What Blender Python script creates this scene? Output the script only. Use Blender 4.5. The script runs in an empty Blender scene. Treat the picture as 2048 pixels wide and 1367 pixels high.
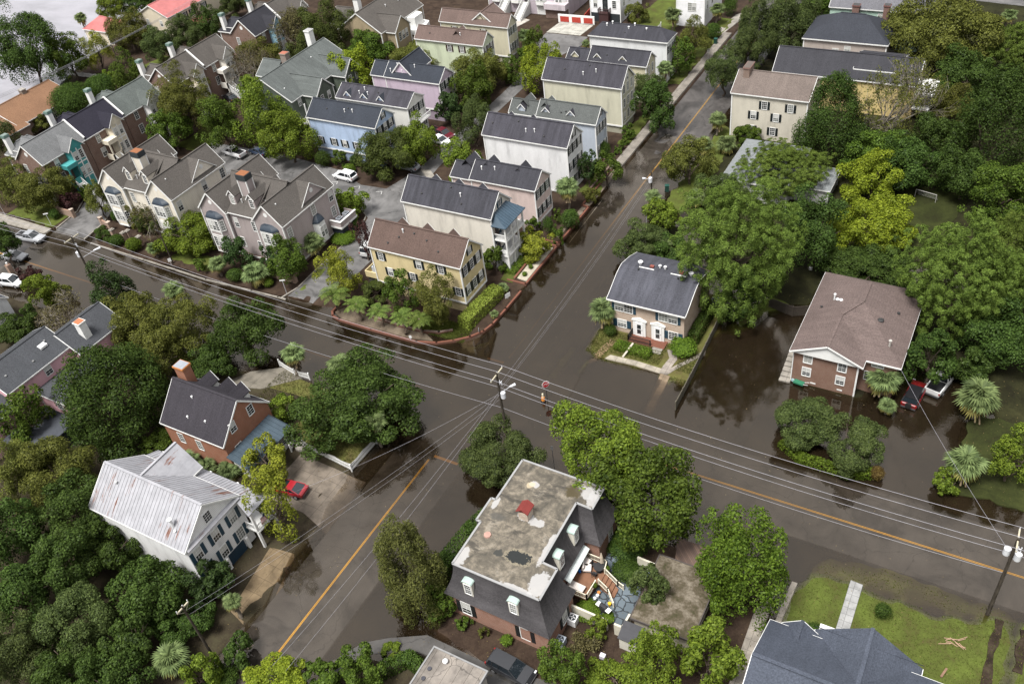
import bpy, math, random
import numpy as np
from mathutils import Vector, Matrix
from mathutils.geometry import delaunay_2d_cdt
from mathutils.bvhtree import BVHTree

SC = bpy.context.scene
C = SC.collection
RAD = math.radians

# ---------------------------------------------------------------- camera
cam = bpy.data.cameras.new('camera'); co = bpy.data.objects.new('camera', cam); C.objects.link(co)
cam.sensor_fit = 'HORIZONTAL'; cam.sensor_width = 36.0; cam.lens = 31.2874
cam.clip_start = 1.0; cam.clip_end = 2000.0
_M = Matrix([[0.86966095, -0.2382389, 0.4323564], [0.48023425, 0.61109419, -0.62923681], [-0.1143018, 0.75485503, 0.64585523]]).to_4x4(); _M.translation = Vector((49.20000, -61.12500, 75.00000)); co.matrix_world = _M
SC.camera = co

# ---------------------------------------------------------------- world, sun, exposure
SUN_EL, SUN_AZ = RAD(66), RAD(190)          # azimuth clockwise from +Y
world = bpy.data.worlds.new('World'); SC.world = world; world.use_nodes = True
nt = world.node_tree; bg = nt.nodes['Background']
sky = nt.nodes.new('ShaderNodeTexSky'); sky.sky_type = 'NISHITA'; sky.sun_disc = False
sky.sun_elevation = SUN_EL; sky.sun_rotation = SUN_AZ; sky.air_density = 1.6; sky.dust_density = 5.0; sky.ozone_density = 1.0
hs = nt.nodes.new('ShaderNodeHueSaturation'); hs.inputs['Saturation'].default_value = 0.25
nt.links.new(sky.outputs[0], hs.inputs['Color'])
# an overcast deck: broken cloud of fairly even brightness over the clear sky
tc = nt.nodes.new('ShaderNodeTexCoord'); cn = nt.nodes.new('ShaderNodeTexNoise'); cn.inputs['Scale'].default_value = 2.2; cn.inputs['Detail'].default_value = 5
nt.links.new(tc.outputs['Generated'], cn.inputs['Vector'])
cr = nt.nodes.new('ShaderNodeValToRGB'); cr.color_ramp.elements[0].position = .35; cr.color_ramp.elements[0].color = (.62, .62, .66, 1); cr.color_ramp.elements[1].position = .68; cr.color_ramp.elements[1].color = (1.0, .985, .97, 1)
nt.links.new(cn.outputs['Fac'], cr.inputs[0])
cm = nt.nodes.new('ShaderNodeVectorMath'); cm.operation = 'SCALE'; cm.inputs['Scale'].default_value = 5.2; nt.links.new(cr.outputs[0], cm.inputs[0])
mxs = nt.nodes.new('ShaderNodeMix'); mxs.data_type = 'RGBA'; mxs.inputs[0].default_value = .75
# overcast sky: brighter overhead than towards the horizon
sz = nt.nodes.new('ShaderNodeSeparateXYZ'); nt.links.new(tc.outputs['Generated'], sz.inputs[0]); zr_ = nt.nodes.new('ShaderNodeMapRange'); zr_.inputs[1].default_value = 0.0; zr_.inputs[2].default_value = 1.0; zr_.inputs[3].default_value = .5; zr_.inputs[4].default_value = 1.6
nt.links.new(sz.outputs[2], zr_.inputs[0]); cz = nt.nodes.new('ShaderNodeVectorMath'); cz.operation = 'SCALE'; nt.links.new(cm.outputs[0], cz.inputs[0]); nt.links.new(zr_.outputs[0], cz.inputs['Scale'])
nt.links.new(hs.outputs[0], mxs.inputs[6]); nt.links.new(cz.outputs[0], mxs.inputs[7]); nt.links.new(mxs.outputs[2], bg.inputs['Color'])
bg.inputs['Strength'].default_value = 0.115
sl = bpy.data.lights.new('sun', 'SUN'); so = bpy.data.objects.new('sun', sl); C.objects.link(so)
sl.energy = 3.4; sl.angle = RAD(18); sl.color = (1.0, 0.975, 0.94)
_d = Vector((math.sin(SUN_AZ)*math.cos(SUN_EL), math.cos(SUN_AZ)*math.cos(SUN_EL), math.sin(SUN_EL)))
so.rotation_euler = _d.to_track_quat('Z', 'Y').to_euler(); so.location = _d*200
SC.view_settings.view_transform = 'Standard'; SC.view_settings.look = 'None'
SC.view_settings.exposure = 0.9; SC.view_settings.gamma = 1.0
SC.cycles.use_denoising = True
SC.cycles.max_bounces = 6; SC.cycles.diffuse_bounces = 1; SC.cycles.glossy_bounces = 2
SC.cycles.transmission_bounces = 3; SC.cycles.transparent_max_bounces = 6; SC.cycles.volume_bounces = 0
SC.cycles.caustics_reflective = False; SC.cycles.caustics_refractive = False

# ---------------------------------------------------------------- materials
class NT:
    def __init__(s, name):
        s.m = bpy.data.materials.new(name); s.m.use_nodes = True; s.t = s.m.node_tree
        s.b = s.t.nodes['Principled BSDF']; s.out = s.t.nodes['Material Output']
    def n(s, typ, **kw):
        x = s.t.nodes.new('ShaderNode'+typ)
        for k, v in kw.items():
            if k.startswith('i_'):
                k = k[2:]; k = int(k) if k.isdigit() else k.replace('_', ' ')
                x.inputs[k].default_value = v
            else: setattr(x, k, v)
        return x
    def l(s, a, b): s.t.links.new(a, b)
    def pos(s, scale=(1, 1, 1)):
        g = s.n('NewGeometry'); mp = s.n('Mapping'); mp.inputs['Scale'].default_value = scale
        s.l(g.outputs['Position'], mp.inputs[0]); return mp.outputs[0]
    def noise(s, vec, scale, detail=4, rough=.6, dist=0):
        x = s.n('TexNoise'); x.inputs['Scale'].default_value = scale; x.inputs['Detail'].default_value = detail
        x.inputs['Roughness'].default_value = rough; x.inputs['Distortion'].default_value = dist
        if vec is not None: s.l(vec, x.inputs['Vector'])
        return x.outputs['Fac']
    def ramp(s, fac, stops):
        r = s.n('ValToRGB'); e = r.color_ramp.elements
        while len(e) > 1: e.remove(e[-1])
        for i, (p, c) in enumerate(stops):
            q = e[0] if i == 0 else e.new(p)
            q.position = p; q.color = (c if len(c) == 4 else (*c, 1)) if not isinstance(c, (int, float)) else (c, c, c, 1)
        s.l(fac, r.inputs[0]); return r.outputs[0]
    def mix(s, fac, a, b, mode='MIX'):
        x = s.n('Mix', data_type='RGBA', blend_type=mode)
        for inp, v in ((x.inputs[0], fac), (x.inputs[6], a), (x.inputs[7], b)):
            if hasattr(v, 'default_value') and hasattr(v, 'is_linked'): s.l(v, inp)
            else: inp.default_value = v if isinstance(v, (int, float)) else (*v, 1) if len(v) == 3 else v
        return x.outputs[2]
    def math(s, op, a, b=0.0, clamp=False):
        x = s.n('Math', operation=op, use_clamp=clamp)
        for inp, v in ((x.inputs[0], a), (x.inputs[1], b)):
            if hasattr(v, 'is_linked'): s.l(v, inp)
            else: inp.default_value = v
        return x.outputs[0]
    def bump(s, h, strength=.3, dist=.05):
        x = s.n('Bump'); x.inputs['Strength'].default_value = strength; x.inputs['Distance'].default_value = dist
        s.l(h, x.inputs['Height']); s.l(x.outputs[0], s.b.inputs['Normal'])
    def fin(s, col=None, rough=.7, spec=.3, metal=0):
        if col is not None:
            if hasattr(col, 'is_linked'): s.l(col, s.b.inputs['Base Color'])
            else: s.b.inputs['Base Color'].default_value = (*col, 1)
        s.b.inputs['Roughness'].default_value = rough; s.b.inputs['Specular IOR Level'].default_value = spec
        s.b.inputs['Metallic'].default_value = metal; return s.m

def mul(c, k): return tuple(min(1, v*k) for v in c)
MATS = {}
def memo(fn):
    def w(*a):
        k = (fn.__name__,)+a
        if k not in MATS: MATS[k] = fn(*a)
        return MATS[k]
    return w
@memo
def paint(col, rough=.55):
    m = NT('paint'); p = m.pos(); f = m.noise(p, 1.3, 5)
    return m.fin(m.ramp(f, [(.25, mul(col, .82)), (.6, col)]), rough, .35)
@memo
def siding(col):
    m = NT('lap_siding'); g = m.n('NewGeometry'); sx = m.n('SeparateXYZ'); m.l(g.outputs['Position'], sx.inputs[0])
    z = m.math('FRACT', m.math('MULTIPLY', sx.outputs[2], 4.6))
    grime = m.noise(m.pos((.5, .5, .12)), 1.6, 5)
    base = m.ramp(grime, [(.3, mul(col, .74)), (.45, mul(col, .92)), (.62, col)])
    edge = m.ramp(z, [(0, .55), (.2, 1.0), (1, 1.0)])
    m.bump(z, .5, .03)
    return m.fin(m.mix(1.0, base, edge, 'MULTIPLY'), .6, .3)
@memo
def shingle(col, streak, ax):
    # col base, streak strength of pale runs down the slope, ax the ridge axis
    m = NT('shingle'); gp = m.pos()
    col = mul(col, .54); fine = m.noise(gp, 7.0, 3, .7)
    sc = (1.4, .16, .16) if ax == 'x' else (.16, 1.4, .16)
    run = m.noise(m.pos(sc), 1.0, 5, .65)
    big = m.noise(gp, .25, 3)
    c = m.ramp(fine, [(.3, mul(col, .62)), (.7, mul(col, 1.4))])
    c = m.mix(m.math('MULTIPLY', m.ramp(run, [(.42, 0.0), (.75, 1.0)]), streak), c, mul(col, 2.6))
    c = m.mix(m.math('MULTIPLY', m.ramp(big, [(.4, 0.0), (.7, 1.0)]), .35), c, mul(col, .6))
    g = m.n('NewGeometry'); sx = m.n('SeparateXYZ'); m.l(g.outputs['Position'], sx.inputs[0])
    row = m.math('FRACT', m.math('MULTIPLY', sx.outputs[2], 9.0))
    c = m.mix(1.0, c, m.ramp(row, [(0, .78), (.2, 1.0)]), 'MULTIPLY')
    m.bump(fine, .35, .04)
    return m.fin(c, .85, .2)
@memo
def brick(col, mortar, var):
    m = NT('brickwork'); g = m.n('NewGeometry'); sx = m.n('SeparateXYZ'); m.l(g.outputs['Position'], sx.inputs[0])
    cx = m.n('CombineXYZ'); m.l(m.math('ADD', sx.outputs[0], sx.outputs[1]), cx.inputs[0]); m.l(sx.outputs[2], cx.inputs[1])
    b = m.n('TexBrick'); m.l(cx.outputs[0], b.inputs['Vector'])
    b.inputs['Color1'].default_value = (*mul(col, .7), 1); b.inputs['Color2'].default_value = (*mul(var, 1.0), 1)
    b.inputs['Mortar'].default_value = (*mortar, 1); b.inputs['Scale'].default_value = 1.0
    b.inputs['Brick Width'].default_value = .24; b.inputs['Row Height'].default_value = .085; b.inputs['Mortar Size'].default_value = .012
    f = m.noise(m.pos(), .9, 5)
    c = m.mix(m.ramp(f, [(.35, 0.0), (.75, .5)]), b.outputs['Color'], mul(col, .5))
    return m.fin(c, .85, .2)
@memo
def metal_roof(col, rust):
    m = NT('standing_seam'); p = m.pos(); f = m.noise(p, .8, 6, .7)
    c = m.ramp(f, [(.3, mul(col, .72)), (.65, col)])
    if rust:
        r = m.noise(m.pos((3.2, .28, .28)), 1.0, 6, .75); big = m.noise(m.pos((.35, .35, .35)), .5, 2)
        k = m.ramp(m.math('ADD', m.math('MULTIPLY', r, .8), m.math('MULTIPLY', big, .5)), [(.735, 0.0), (.79, 1.0)])
        c = m.mix(k, c, (.14, .055, .03))
        c = m.mix(m.ramp(m.noise(m.pos((2.2, .2, .2)), 1.0, 6, .75), [(.5, 0.0), (.75, .45)]), c, mul(col, .45))
    return m.fin(c, .45, .4, 0.0)
@memo
def plain(col, rough=.6, spec=.3, metal=0.0):
    m = NT('plain'); f = m.noise(m.pos(), 2.2, 4)
    return m.fin(m.ramp(f, [(.3, mul(col, .8)), (.65, col)]), rough, spec, metal)
@memo
def gloss(col, metallic=0.0):
    m = NT('car_paint'); m.b.inputs['Coat Weight'].default_value = .6; m.b.inputs['Coat Roughness'].default_value = .05
    return m.fin(m.ramp(m.noise(m.pos(), 1.1, 3), [(.3, mul(col, .9)), (.7, col)]), .3, .5, metallic)
@memo
def window_glass():
    m = NT('window_glass'); o = m.n('ObjectInfo'); f = m.noise(m.pos(), 1.6, 2)
    k = m.math('ADD', m.math('MULTIPLY', o.outputs['Random'], .8), m.math('MULTIPLY', f, .3))
    c = m.ramp(k, [(0, (.012, .014, .016)), (.6, (.03, .034, .036)), (.72, (.16, .17, .16)), (1, (.3, .3, .27))])
    return m.fin(c, .06, .6)
@memo
def car_glass():
    m = NT('car_glass'); return m.fin((.012, .016, .02), .03, .8)
@memo
def leaf(a, b, trans=.22, hue=.35):
    # per-leaf and per-tree colour scatter; a..b the two leaf colours
    m = NT('leaf'); g = m.n('NewGeometry'); o = m.n('ObjectInfo')
    big = m.noise(m.pos(), .55, 2)
    k = m.math('ADD', m.math('MULTIPLY', g.outputs['Random Per Island'], .55), m.math('MULTIPLY', big, .5))
    mid = tuple((x+y)/2 for x, y in zip(a, b))
    c = m.ramp(k, [(.18, mul(a, .65)), (.46, mul(mid, .82)), (.8, mul(b, .98)), (1, mul(b, 1.4))])
    h = m.n('HueSaturation'); m.l(c, h.inputs['Color'])
    m.l(m.math('ADD', .5-.012*hue*2, m.math('MULTIPLY', o.outputs['Random'], .05*hue)), h.inputs['Hue'])
    m.l(m.math('ADD', .85, m.math('MULTIPLY', o.outputs['Random'], .3)), h.inputs['Value'])
    d = m.n('BsdfDiffuse'); t = m.n('BsdfTranslucent'); gl = m.n('BsdfGlossy'); gl.inputs['Roughness'].default_value = .45
    gl.inputs['Color'].default_value = (.5, .5, .5, 1)
    m.l(h.outputs[0], d.inputs[0]); m.l(h.outputs[0], t.inputs[0])
    x = m.n('MixShader'); x.inputs[0].default_value = trans; m.l(d.outputs[0], x.inputs[1]); m.l(t.outputs[0], x.inputs[2])
    y = m.n('MixShader'); y.inputs[0].default_value = .008; m.l(x.outputs[0], y.inputs[1]); m.l(gl.outputs[0], y.inputs[2])
    m.l(y.outputs[0], m.out.inputs[0]); m.t.nodes.remove(m.b); return m.m
@memo
def bark(col=(.09, .07, .055)):
    m = NT('bark'); f = m.noise(m.pos((3, 3, .6)), 2.0, 6)
    m.bump(f, .6, .04); return m.fin(m.ramp(f, [(.3, mul(col, .5)), (.7, mul(col, 1.5))]), .9, .1)
@memo
def ground_mat(a, b, cc, scale=.35, fine=6.0):
    m = NT('earth'); p = m.pos(); n1 = m.noise(p, scale, 6, .65, .4); n2 = m.noise(p, fine, 4, .7)
    k = m.math('ADD', m.math('MULTIPLY', n1, .75), m.math('MULTIPLY', n2, .35))
    m.bump(n2, .5, .06)
    return m.fin(m.ramp(k, [(.36, a), (.52, b), (.7, cc)]), .95, .1)
@memo
def asphalt(col):
    m = NT('asphalt'); p = m.pos(); n1 = m.noise(p, .22, 6, .7, .6); n2 = m.noise(p, 9.0, 3); n3 = m.noise(m.pos((1.0, .12, 1)), .9, 5, .7)
    c = m.ramp(n1, [(.34, mul(col, .45)), (.5, col), (.66, mul(col, 1.45))])
    c = m.mix(m.math('MULTIPLY', m.ramp(n3, [(.4, 0.0), (.7, 1.0)]), .4), c, mul(col, .6))
    v = m.n('TexVoronoi', feature='DISTANCE_TO_EDGE'); v.inputs['Scale'].default_value = .16
    w = m.n('VectorMath', operation='ADD'); nn = m.n('TexNoise'); nn.inputs['Scale'].default_value = 1.2
    m.l(p, w.inputs[0]); m.l(nn.outputs['Color'], w.inputs[1]); m.l(p, nn.inputs['Vector']); m.l(w.outputs[0], v.inputs['Vector'])
    c = m.mix(m.ramp(v.outputs['Distance'], [(0.0, .75), (.008, 0.0)]), c, mul(col, .2))
    m.bump(n2, .2, .02); m.l(m.ramp(n1, [(.4, .35), (.6, .8)]), m.b.inputs['Roughness'])
    m.l(c, m.b.inputs['Base Color']); m.b.inputs['Specular IOR Level'].default_value = .45; return m.m
@memo
def concrete(col, joint=1.5):
    m = NT('concrete'); p = m.pos(); n1 = m.noise(p, .7, 6, .7); n2 = m.noise(p, 10, 3)
    b = m.n('TexBrick'); m.l(p, b.inputs['Vector']); b.offset = 0
    for nm, v in (('Color1', 1), ('Color2', .93), ('Mortar', .45)): b.inputs[nm].default_value = (v, v, v, 1)
    b.inputs['Scale'].default_value = 1; b.inputs['Brick Width'].default_value = joint; b.inputs['Row Height'].default_value = joint; b.inputs['Mortar Size'].default_value = .02
    c = m.ramp(n1, [(.3, mul(col, .55)), (.55, col), (.75, mul(col, 1.2))])
    m.bump(n2, .15, .02)
    return m.fin(m.mix(1.0, c, b.outputs['Color'], 'MULTIPLY'), .85, .2)
@memo
def flagstone(col):
    m = NT('flagstone'); p = m.pos(); w = m.n('VectorMath', operation='ADD'); nn = m.n('TexNoise'); nn.inputs['Scale'].default_value = 1.5; m.l(p, nn.inputs['Vector']); m.l(p, w.inputs[0])
    sc = m.n('VectorMath', operation='SCALE'); sc.inputs['Scale'].default_value = .5; m.l(nn.outputs['Color'], sc.inputs[0]); m.l(sc.outputs[0], w.inputs[1])
    v = m.n('TexVoronoi', feature='DISTANCE_TO_EDGE'); v.inputs['Scale'].default_value = 1.1; m.l(w.outputs[0], v.inputs['Vector'])
    v2 = m.n('TexVoronoi'); v2.inputs['Scale'].default_value = 1.1; m.l(w.outputs[0], v2.inputs['Vector']); sx = m.n('SeparateXYZ'); m.l(v2.outputs['Color'], sx.inputs[0])
    c = m.ramp(sx.outputs[0], [(0, mul(col, .65)), (1, mul(col, 1.25))]); c = m.mix(m.ramp(v.outputs['Distance'], [(.03, 1.0), (.07, 0.0)]), c, mul(col, .15))
    return m.fin(c, .55, .4)
BARK = bark()
WHITE = paint((.74, .74, .72))

# ---------------------------------------------------------------- mesh builder
class MB:
    def __init__(s): s.v = []; s.f = []
    def face(s, pts):
        i = len(s.v); s.v += [tuple(p) for p in pts]; s.f.append(tuple(range(i, i+len(pts))))
    def box(s, x0, x1, y0, y1, z0, z1):
        i = len(s.v)
        s.v += [(x0,y0,z0),(x1,y0,z0),(x1,y1,z0),(x0,y1,z0),(x0,y0,z1),(x1,y0,z1),(x1,y1,z1),(x0,y1,z1)]
        s.f += [tuple(i+k for k in q) for q in ((0,3,2,1),(4,5,6,7),(0,1,5,4),(1,2,6,5),(2,3,7,6),(3,0,4,7))]
    def prism(s, poly, z0, z1):
        """poly: list of (x,y); z0/z1 numbers or lists."""
        n = len(poly); i = len(s.v)
        a = sum(poly[k][0]*poly[(k+1) % n][1]-poly[(k+1) % n][0]*poly[k][1] for k in range(n))
        if a < 0:
            poly = poly[::-1]
            z0 = z0[::-1] if isinstance(z0, (list, tuple)) else z0; z1 = z1[::-1] if isinstance(z1, (list, tuple)) else z1
        for k, p in enumerate(poly): s.v.append((p[0], p[1], z0[k] if isinstance(z0, (list, tuple)) else z0))
        for k, p in enumerate(poly): s.v.append((p[0], p[1], z1[k] if isinstance(z1, (list, tuple)) else z1))
        s.f.append(tuple(i+k for k in range(n))[::-1]); s.f.append(tuple(i+n+k for k in range(n)))
        for k in range(n): j = (k+1) % n; s.f.append((i+k, i+j, i+n+j, i+n+k))
    def slab(s, pts, t):
        """a sloping roof plane: polygon given by its top points, thickness t downwards."""
        s.prism([(p[0], p[1]) for p in pts], [p[2]-t for p in pts], [p[2] for p in pts])
    def tube(s, p0, p1, r0, r1=None, n=8, cap=True):
        r1 = r0 if r1 is None else r1
        p0 = Vector(p0); p1 = Vector(p1); d = (p1-p0)
        if d.length < 1e-6: return
        q = d.to_track_quat('Z', 'Y'); i = len(s.v)
        for p, r in ((p0, r0), (p1, r1)):
            for k in range(n):
                a = 2*math.pi*k/n; s.v.append(tuple(p+q @ Vector((r*math.cos(a), r*math.sin(a), 0))))
        for k in range(n): j = (k+1) % n; s.f.append((i+k, i+j, i+n+j, i+n+k))
        if cap: s.f.append(tuple(i+k for k in range(n))[::-1]); s.f.append(tuple(i+n+k for k in range(n)))
    def bar(s, p0, p1, w, h):
        """box beam between two points: w across, h vertical, centred on the line."""
        p0 = Vector(p0); p1 = Vector(p1); d = (p1-p0).normalized(); sd = d.cross(Vector((0, 0, 1)))
        sd = sd.normalized()*w/2 if sd.length > 1e-4 else Vector((w/2, 0, 0)); up = sd.cross(d).normalized()*h/2
        i = len(s.v)
        for p in (p0, p1):
            for a, b in ((-1,-1),(1,-1),(1,1),(-1,1)): s.v.append(tuple(p+sd*a+up*b))
        s.f += [tuple(i+k for k in q) for q in ((0,1,2,3),(7,6,5,4),(0,4,5,1),(1,5,6,2),(2,6,7,3),(3,7,4,0))]
    def mesh(s, name, org=(0, 0, 0), mat=None, smooth=False):
        me = bpy.data.meshes.new(name)
        me.from_pydata([(a-org[0], b-org[1], c-org[2]) for a, b, c in s.v], [], s.f)
        if mat:
            for q in (mat if isinstance(mat, list) else [mat]): me.materials.append(q)
        if smooth: me.polygons.foreach_set('use_smooth', [True]*len(me.polygons))
        me.validate(); me.update(); return me

def root_of(o):
    x = Vector((0, 0, 0))
    while o: x += o.location; o = o.parent
    return x
def ob(name, me, parent=None, loc=(0, 0, 0), rz=0.0):
    o = bpy.data.objects.new(name, me); C.objects.link(o); o.location = loc; o.rotation_euler = (0, 0, rz)
    if parent: o.parent = parent
    return o
def part(name, mb, mat, parent, smooth=False):
    """mesh given in world coordinates, attached under an unrotated parent."""
    return ob(name, mb.mesh(name, root_of(parent), mat, smooth), parent)
def tag(o, label=None, cat=None, group=None, kind=None):
    if label: o['label'] = label
    if cat: o['category'] = cat
    if group: o['group'] = group
    if kind: o['kind'] = kind
    return o
def thing(name, label, cat, loc=(0, 0, 0), rz=0.0, group=None):
    o = bpy.data.objects.new(name, None); C.objects.link(o); o.location = loc; o.rotation_euler = (0, 0, rz)
    o.empty_display_size = .3
    return tag(o, label, cat, group)
def solo(name, mb, mat, label=None, cat=None, group=None, kind=None, smooth=False):
    return tag(ob(name, mb.mesh(name, (0, 0, 0), mat, smooth)), label, cat, group, kind)
def copy_tree(o, parent=None):
    c = o.copy(); C.objects.link(c)
    if parent: c.parent = parent
    for ch in o.children: copy_tree(ch, c)
    return c
def ss(a, b, x):
    t = np.clip((x-a)/(b-a), 0, 1); return t*t*(3-2*t)

# ================================================================ the setting
rng = np.random.default_rng(7)
TERR_V, TERR_F = [], []          # everything the water can stand on
def remember(v, f):
    i = len(TERR_V); TERR_V.extend([tuple(p) for p in v]); TERR_F.extend([tuple(i+k for k in q) for q in f])
def vnoise(x, y, s):
    return (np.sin(x*s*1.7+y*s*.9+1.3)+np.sin(y*s*2.1-x*s*.7+.4)+np.sin(x*s*3.3+2.1*np.cos(y*s*2.7)))/3
def densify(poly, step, wob=0.0):
    out = []
    n = len(poly)
    for k in range(n):
        a = np.array(poly[k][:2], float); b = np.array(poly[(k+1) % n][:2], float); L = np.linalg.norm(b-a); m = max(1, int(L/step))
        nrm = np.array([b[1]-a[1], a[0]-b[0]])/max(L, 1e-6)
        for j in range(m):
            p = a+(b-a)*j/m
            if wob: p = p+nrm*wob*vnoise(p[0], p[1], .9)
            out.append(p)
    return np.array(out)
def inside(P, poly):
    x, y = P[:, 0], P[:, 1]; c = np.zeros(len(P), bool); n = len(poly)
    for k in range(n):
        x0, y0 = poly[k]; x1, y1 = poly[(k+1) % n]
        if y0 == y1: continue
        t = ((y0 > y) != (y1 > y)) & (x < (x1-x0)*(y-y0)/(y1-y0)+x0); c ^= t
    return c
def edge_dist(P, poly):
    d = np.full(len(P), 1e9); n = len(poly)
    for k in range(n):
        a = poly[k]; b = poly[(k+1) % n]; ab = b-a; L = (ab**2).sum()+1e-9
        t = np.clip(((P-a) @ ab)/L, 0, 1); d = np.minimum(d, np.hypot(*(P-a-t[:, None]*ab).T))
    return d
def patch(name, poly, z, mat, soft=2.0, zedge=-.12, wob=.5, step=.9, grid=1.6, skirt=.6, deep=-.6, rough=.04, kind='structure', water=True):
    """a piece of land with a natural or a kerbed edge: an inner top that eases down to its border and a skirt below."""
    B = densify(poly, step, wob); n = len(B)
    xs = np.arange(B[:, 0].min(), B[:, 0].max(), grid); ys = np.arange(B[:, 1].min(), B[:, 1].max(), grid)
    X, Y = np.meshgrid(xs, ys); P = np.stack([X.ravel(), Y.ravel()], 1)+rng.uniform(-.25, .25, (X.size, 2))*grid
    P = P[inside(P, B)]; P = P[edge_dist(P, B) > grid*.35]
    if soft and soft < 4:
        E2 = densify(poly, step*1.3, wob); 
    allp = [Vector(p) for p in np.vstack([B, P])]
    v2, _, f2, *_ = delaunay_2d_cdt(allp, [(k, (k+1) % n) for k in range(n)], [], 1, 1e-4)
    Q = np.array([tuple(p) for p in v2]); d = edge_dist(Q, B)
    zt = z(Q[:, 0], Q[:, 1]) if callable(z) else np.full(len(Q), float(z))
    zz = zt+rough*vnoise(Q[:, 0], Q[:, 1], .8)+rough*.5*vnoise(Q[:, 1], Q[:, 0], 2.3)
    if soft: k = ss(0, soft, d); zz = (zedge)*(1-k)+zz*k
    V = [(a, b, c) for (a, b), c in zip(Q, zz)]; F = [tuple(q) for q in f2]
    if skirt is not None:
        i = len(V); nrm = np.roll(B, -1, 0)-np.roll(B, 1, 0); nrm = np.stack([nrm[:, 1], -nrm[:, 0]], 1); nrm /= np.linalg.norm(nrm, axis=1)[:, None]+1e-9
        ar = (B[:, 0]*np.roll(B[:, 1], -1)-np.roll(B[:, 0], -1)*B[:, 1]).sum()
        if ar < 0: nrm = -nrm
        zb = zedge if soft else None
        for p, q in zip(B, nrm):
            zz0 = zb if zb is not None else float((z(np.array([p[0]]), np.array([p[1]]))[0] if callable(z) else z))
            V.append((p[0], p[1], zz0)); V.append((p[0]+q[0]*skirt, p[1]+q[1]*skirt, deep))
        for k in range(n):
            j = (k+1) % n; q = (i+2*k, i+2*k+1, i+2*j+1, i+2*j); F.append(q if ar > 0 else q[::-1])
    me = bpy.data.meshes.new(name); me.from_pydata(V, [], F); me.materials.append(mat)
    me.polygons.foreach_set('use_smooth', [True]*len(me.polygons)); me.validate()
    o = ob(name, me); 
    if kind: o['kind'] = kind
    if water: remember(V, F)
    return o
def rect(x0, x1, y0, y1): return [(x0, y0), (x1, y0), (x1, y1), (x0, y1)]

DIRT = ground_mat((.018, .014, .01), (.035, .028, .018), (.05, .045, .025))
MULCH = ground_mat((.015, .01, .007), (.033, .022, .016), (.055, .038, .026), .5)
GRASS = ground_mat((.065, .052, .022), (.058, .07, .016), (.085, .11, .022), .45)
DARKGR = ground_mat((.014, .013, .006), (.022, .026, .008), (.036, .042, .012), .3)
DRYGR = ground_mat((.06, .045, .022), (.085, .08, .026), (.10, .11, .03), .35)
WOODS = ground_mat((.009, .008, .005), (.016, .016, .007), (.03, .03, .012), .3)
ROADM = asphalt((.055, .05, .047)); PAVEM = asphalt((.105, .102, .1)); PALE = asphalt((.05, .047, .044))
CONC = concrete((.25, .23, .2)); 
YELLOW = plain((.72, .38, .02), .7); YELLOW2 = plain((.5, .25, .05), .8); MARKW = plain((.5, .5, .48), .7)
REDBRICK = brick((.2, .075, .045), (.16, .12, .1), (.16, .06, .04))

def zmain(x, y):
    z = np.interp(y, [-60, -38, -20, -4, 10, 25, 38, 45, 54, 66, 78, 95, 160], [-.01, -.02, -.045, -.16, -.24, -.24, -.14, -.05, -.02, -.004, .03, .12, .2])
    return z-.0016*np.maximum(np.abs(x)-1.2, 0)**2*0.6
def zcross(x, y):
    z = np.interp(x, [-200, -110, -93, -88, -80, -60, -20, 0, 14, 30, 48, 90], [.3, .2, .06, -.01, -.1, -.24, -.24, -.2, -.15, -.08, -.03, -.015])
    return z-.0012*np.maximum(np.abs(y)-1.2, 0)**2

# the low ground everything stands on (flooded yards and street edges)
mb = MB(); n = 40
gx = np.linspace(-420, 300, n); gy = np.linspace(-160, 420, n)
for i in range(n-1):
    for j in range(n-1): mb.face([(gx[i], gy[j], -.42), (gx[i+1], gy[j], -.42), (gx[i+1], gy[j+1], -.42), (gx[i], gy[j+1], -.42)])
o = solo('ground', mb, DIRT, kind='structure'); remember(mb.v, mb.f)

patch('road', rect(-4.6, 4.6, -60, 150), zmain, ROADM, soft=0, wob=0, step=2, grid=1.3, skirt=.2, deep=-.5, rough=.014)
patch('road', rect(-130, -4.6, -5.2, 5.6), zcross, ROADM, soft=0, wob=0, step=2, grid=2.2, skirt=.2, deep=-.5, rough=.006)
patch('road', rect(4.6, 90, -3.8, 5.4), zcross, ROADM, soft=0, wob=0, step=2, grid=2.2, skirt=.2, deep=-.5, rough=.006)
# flooded parking court east of the duplex
patch('parking_lot', rect(23.4, 31.5, 5.4, 30), lambda x, y: np.interp(y, [5, 30], [-.17, -.24])+0*x, ROADM, soft=0, wob=.2, skirt=.3, rough=.02)
patch('parking_lot', rect(40, 52, 4.5, 24), lambda x, y: np.interp(y, [5, 24], [-.15, -.22])+0*x, asphalt((.05, .045, .04)), soft=0, wob=.2, skirt=.3, rough=.02)

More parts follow.
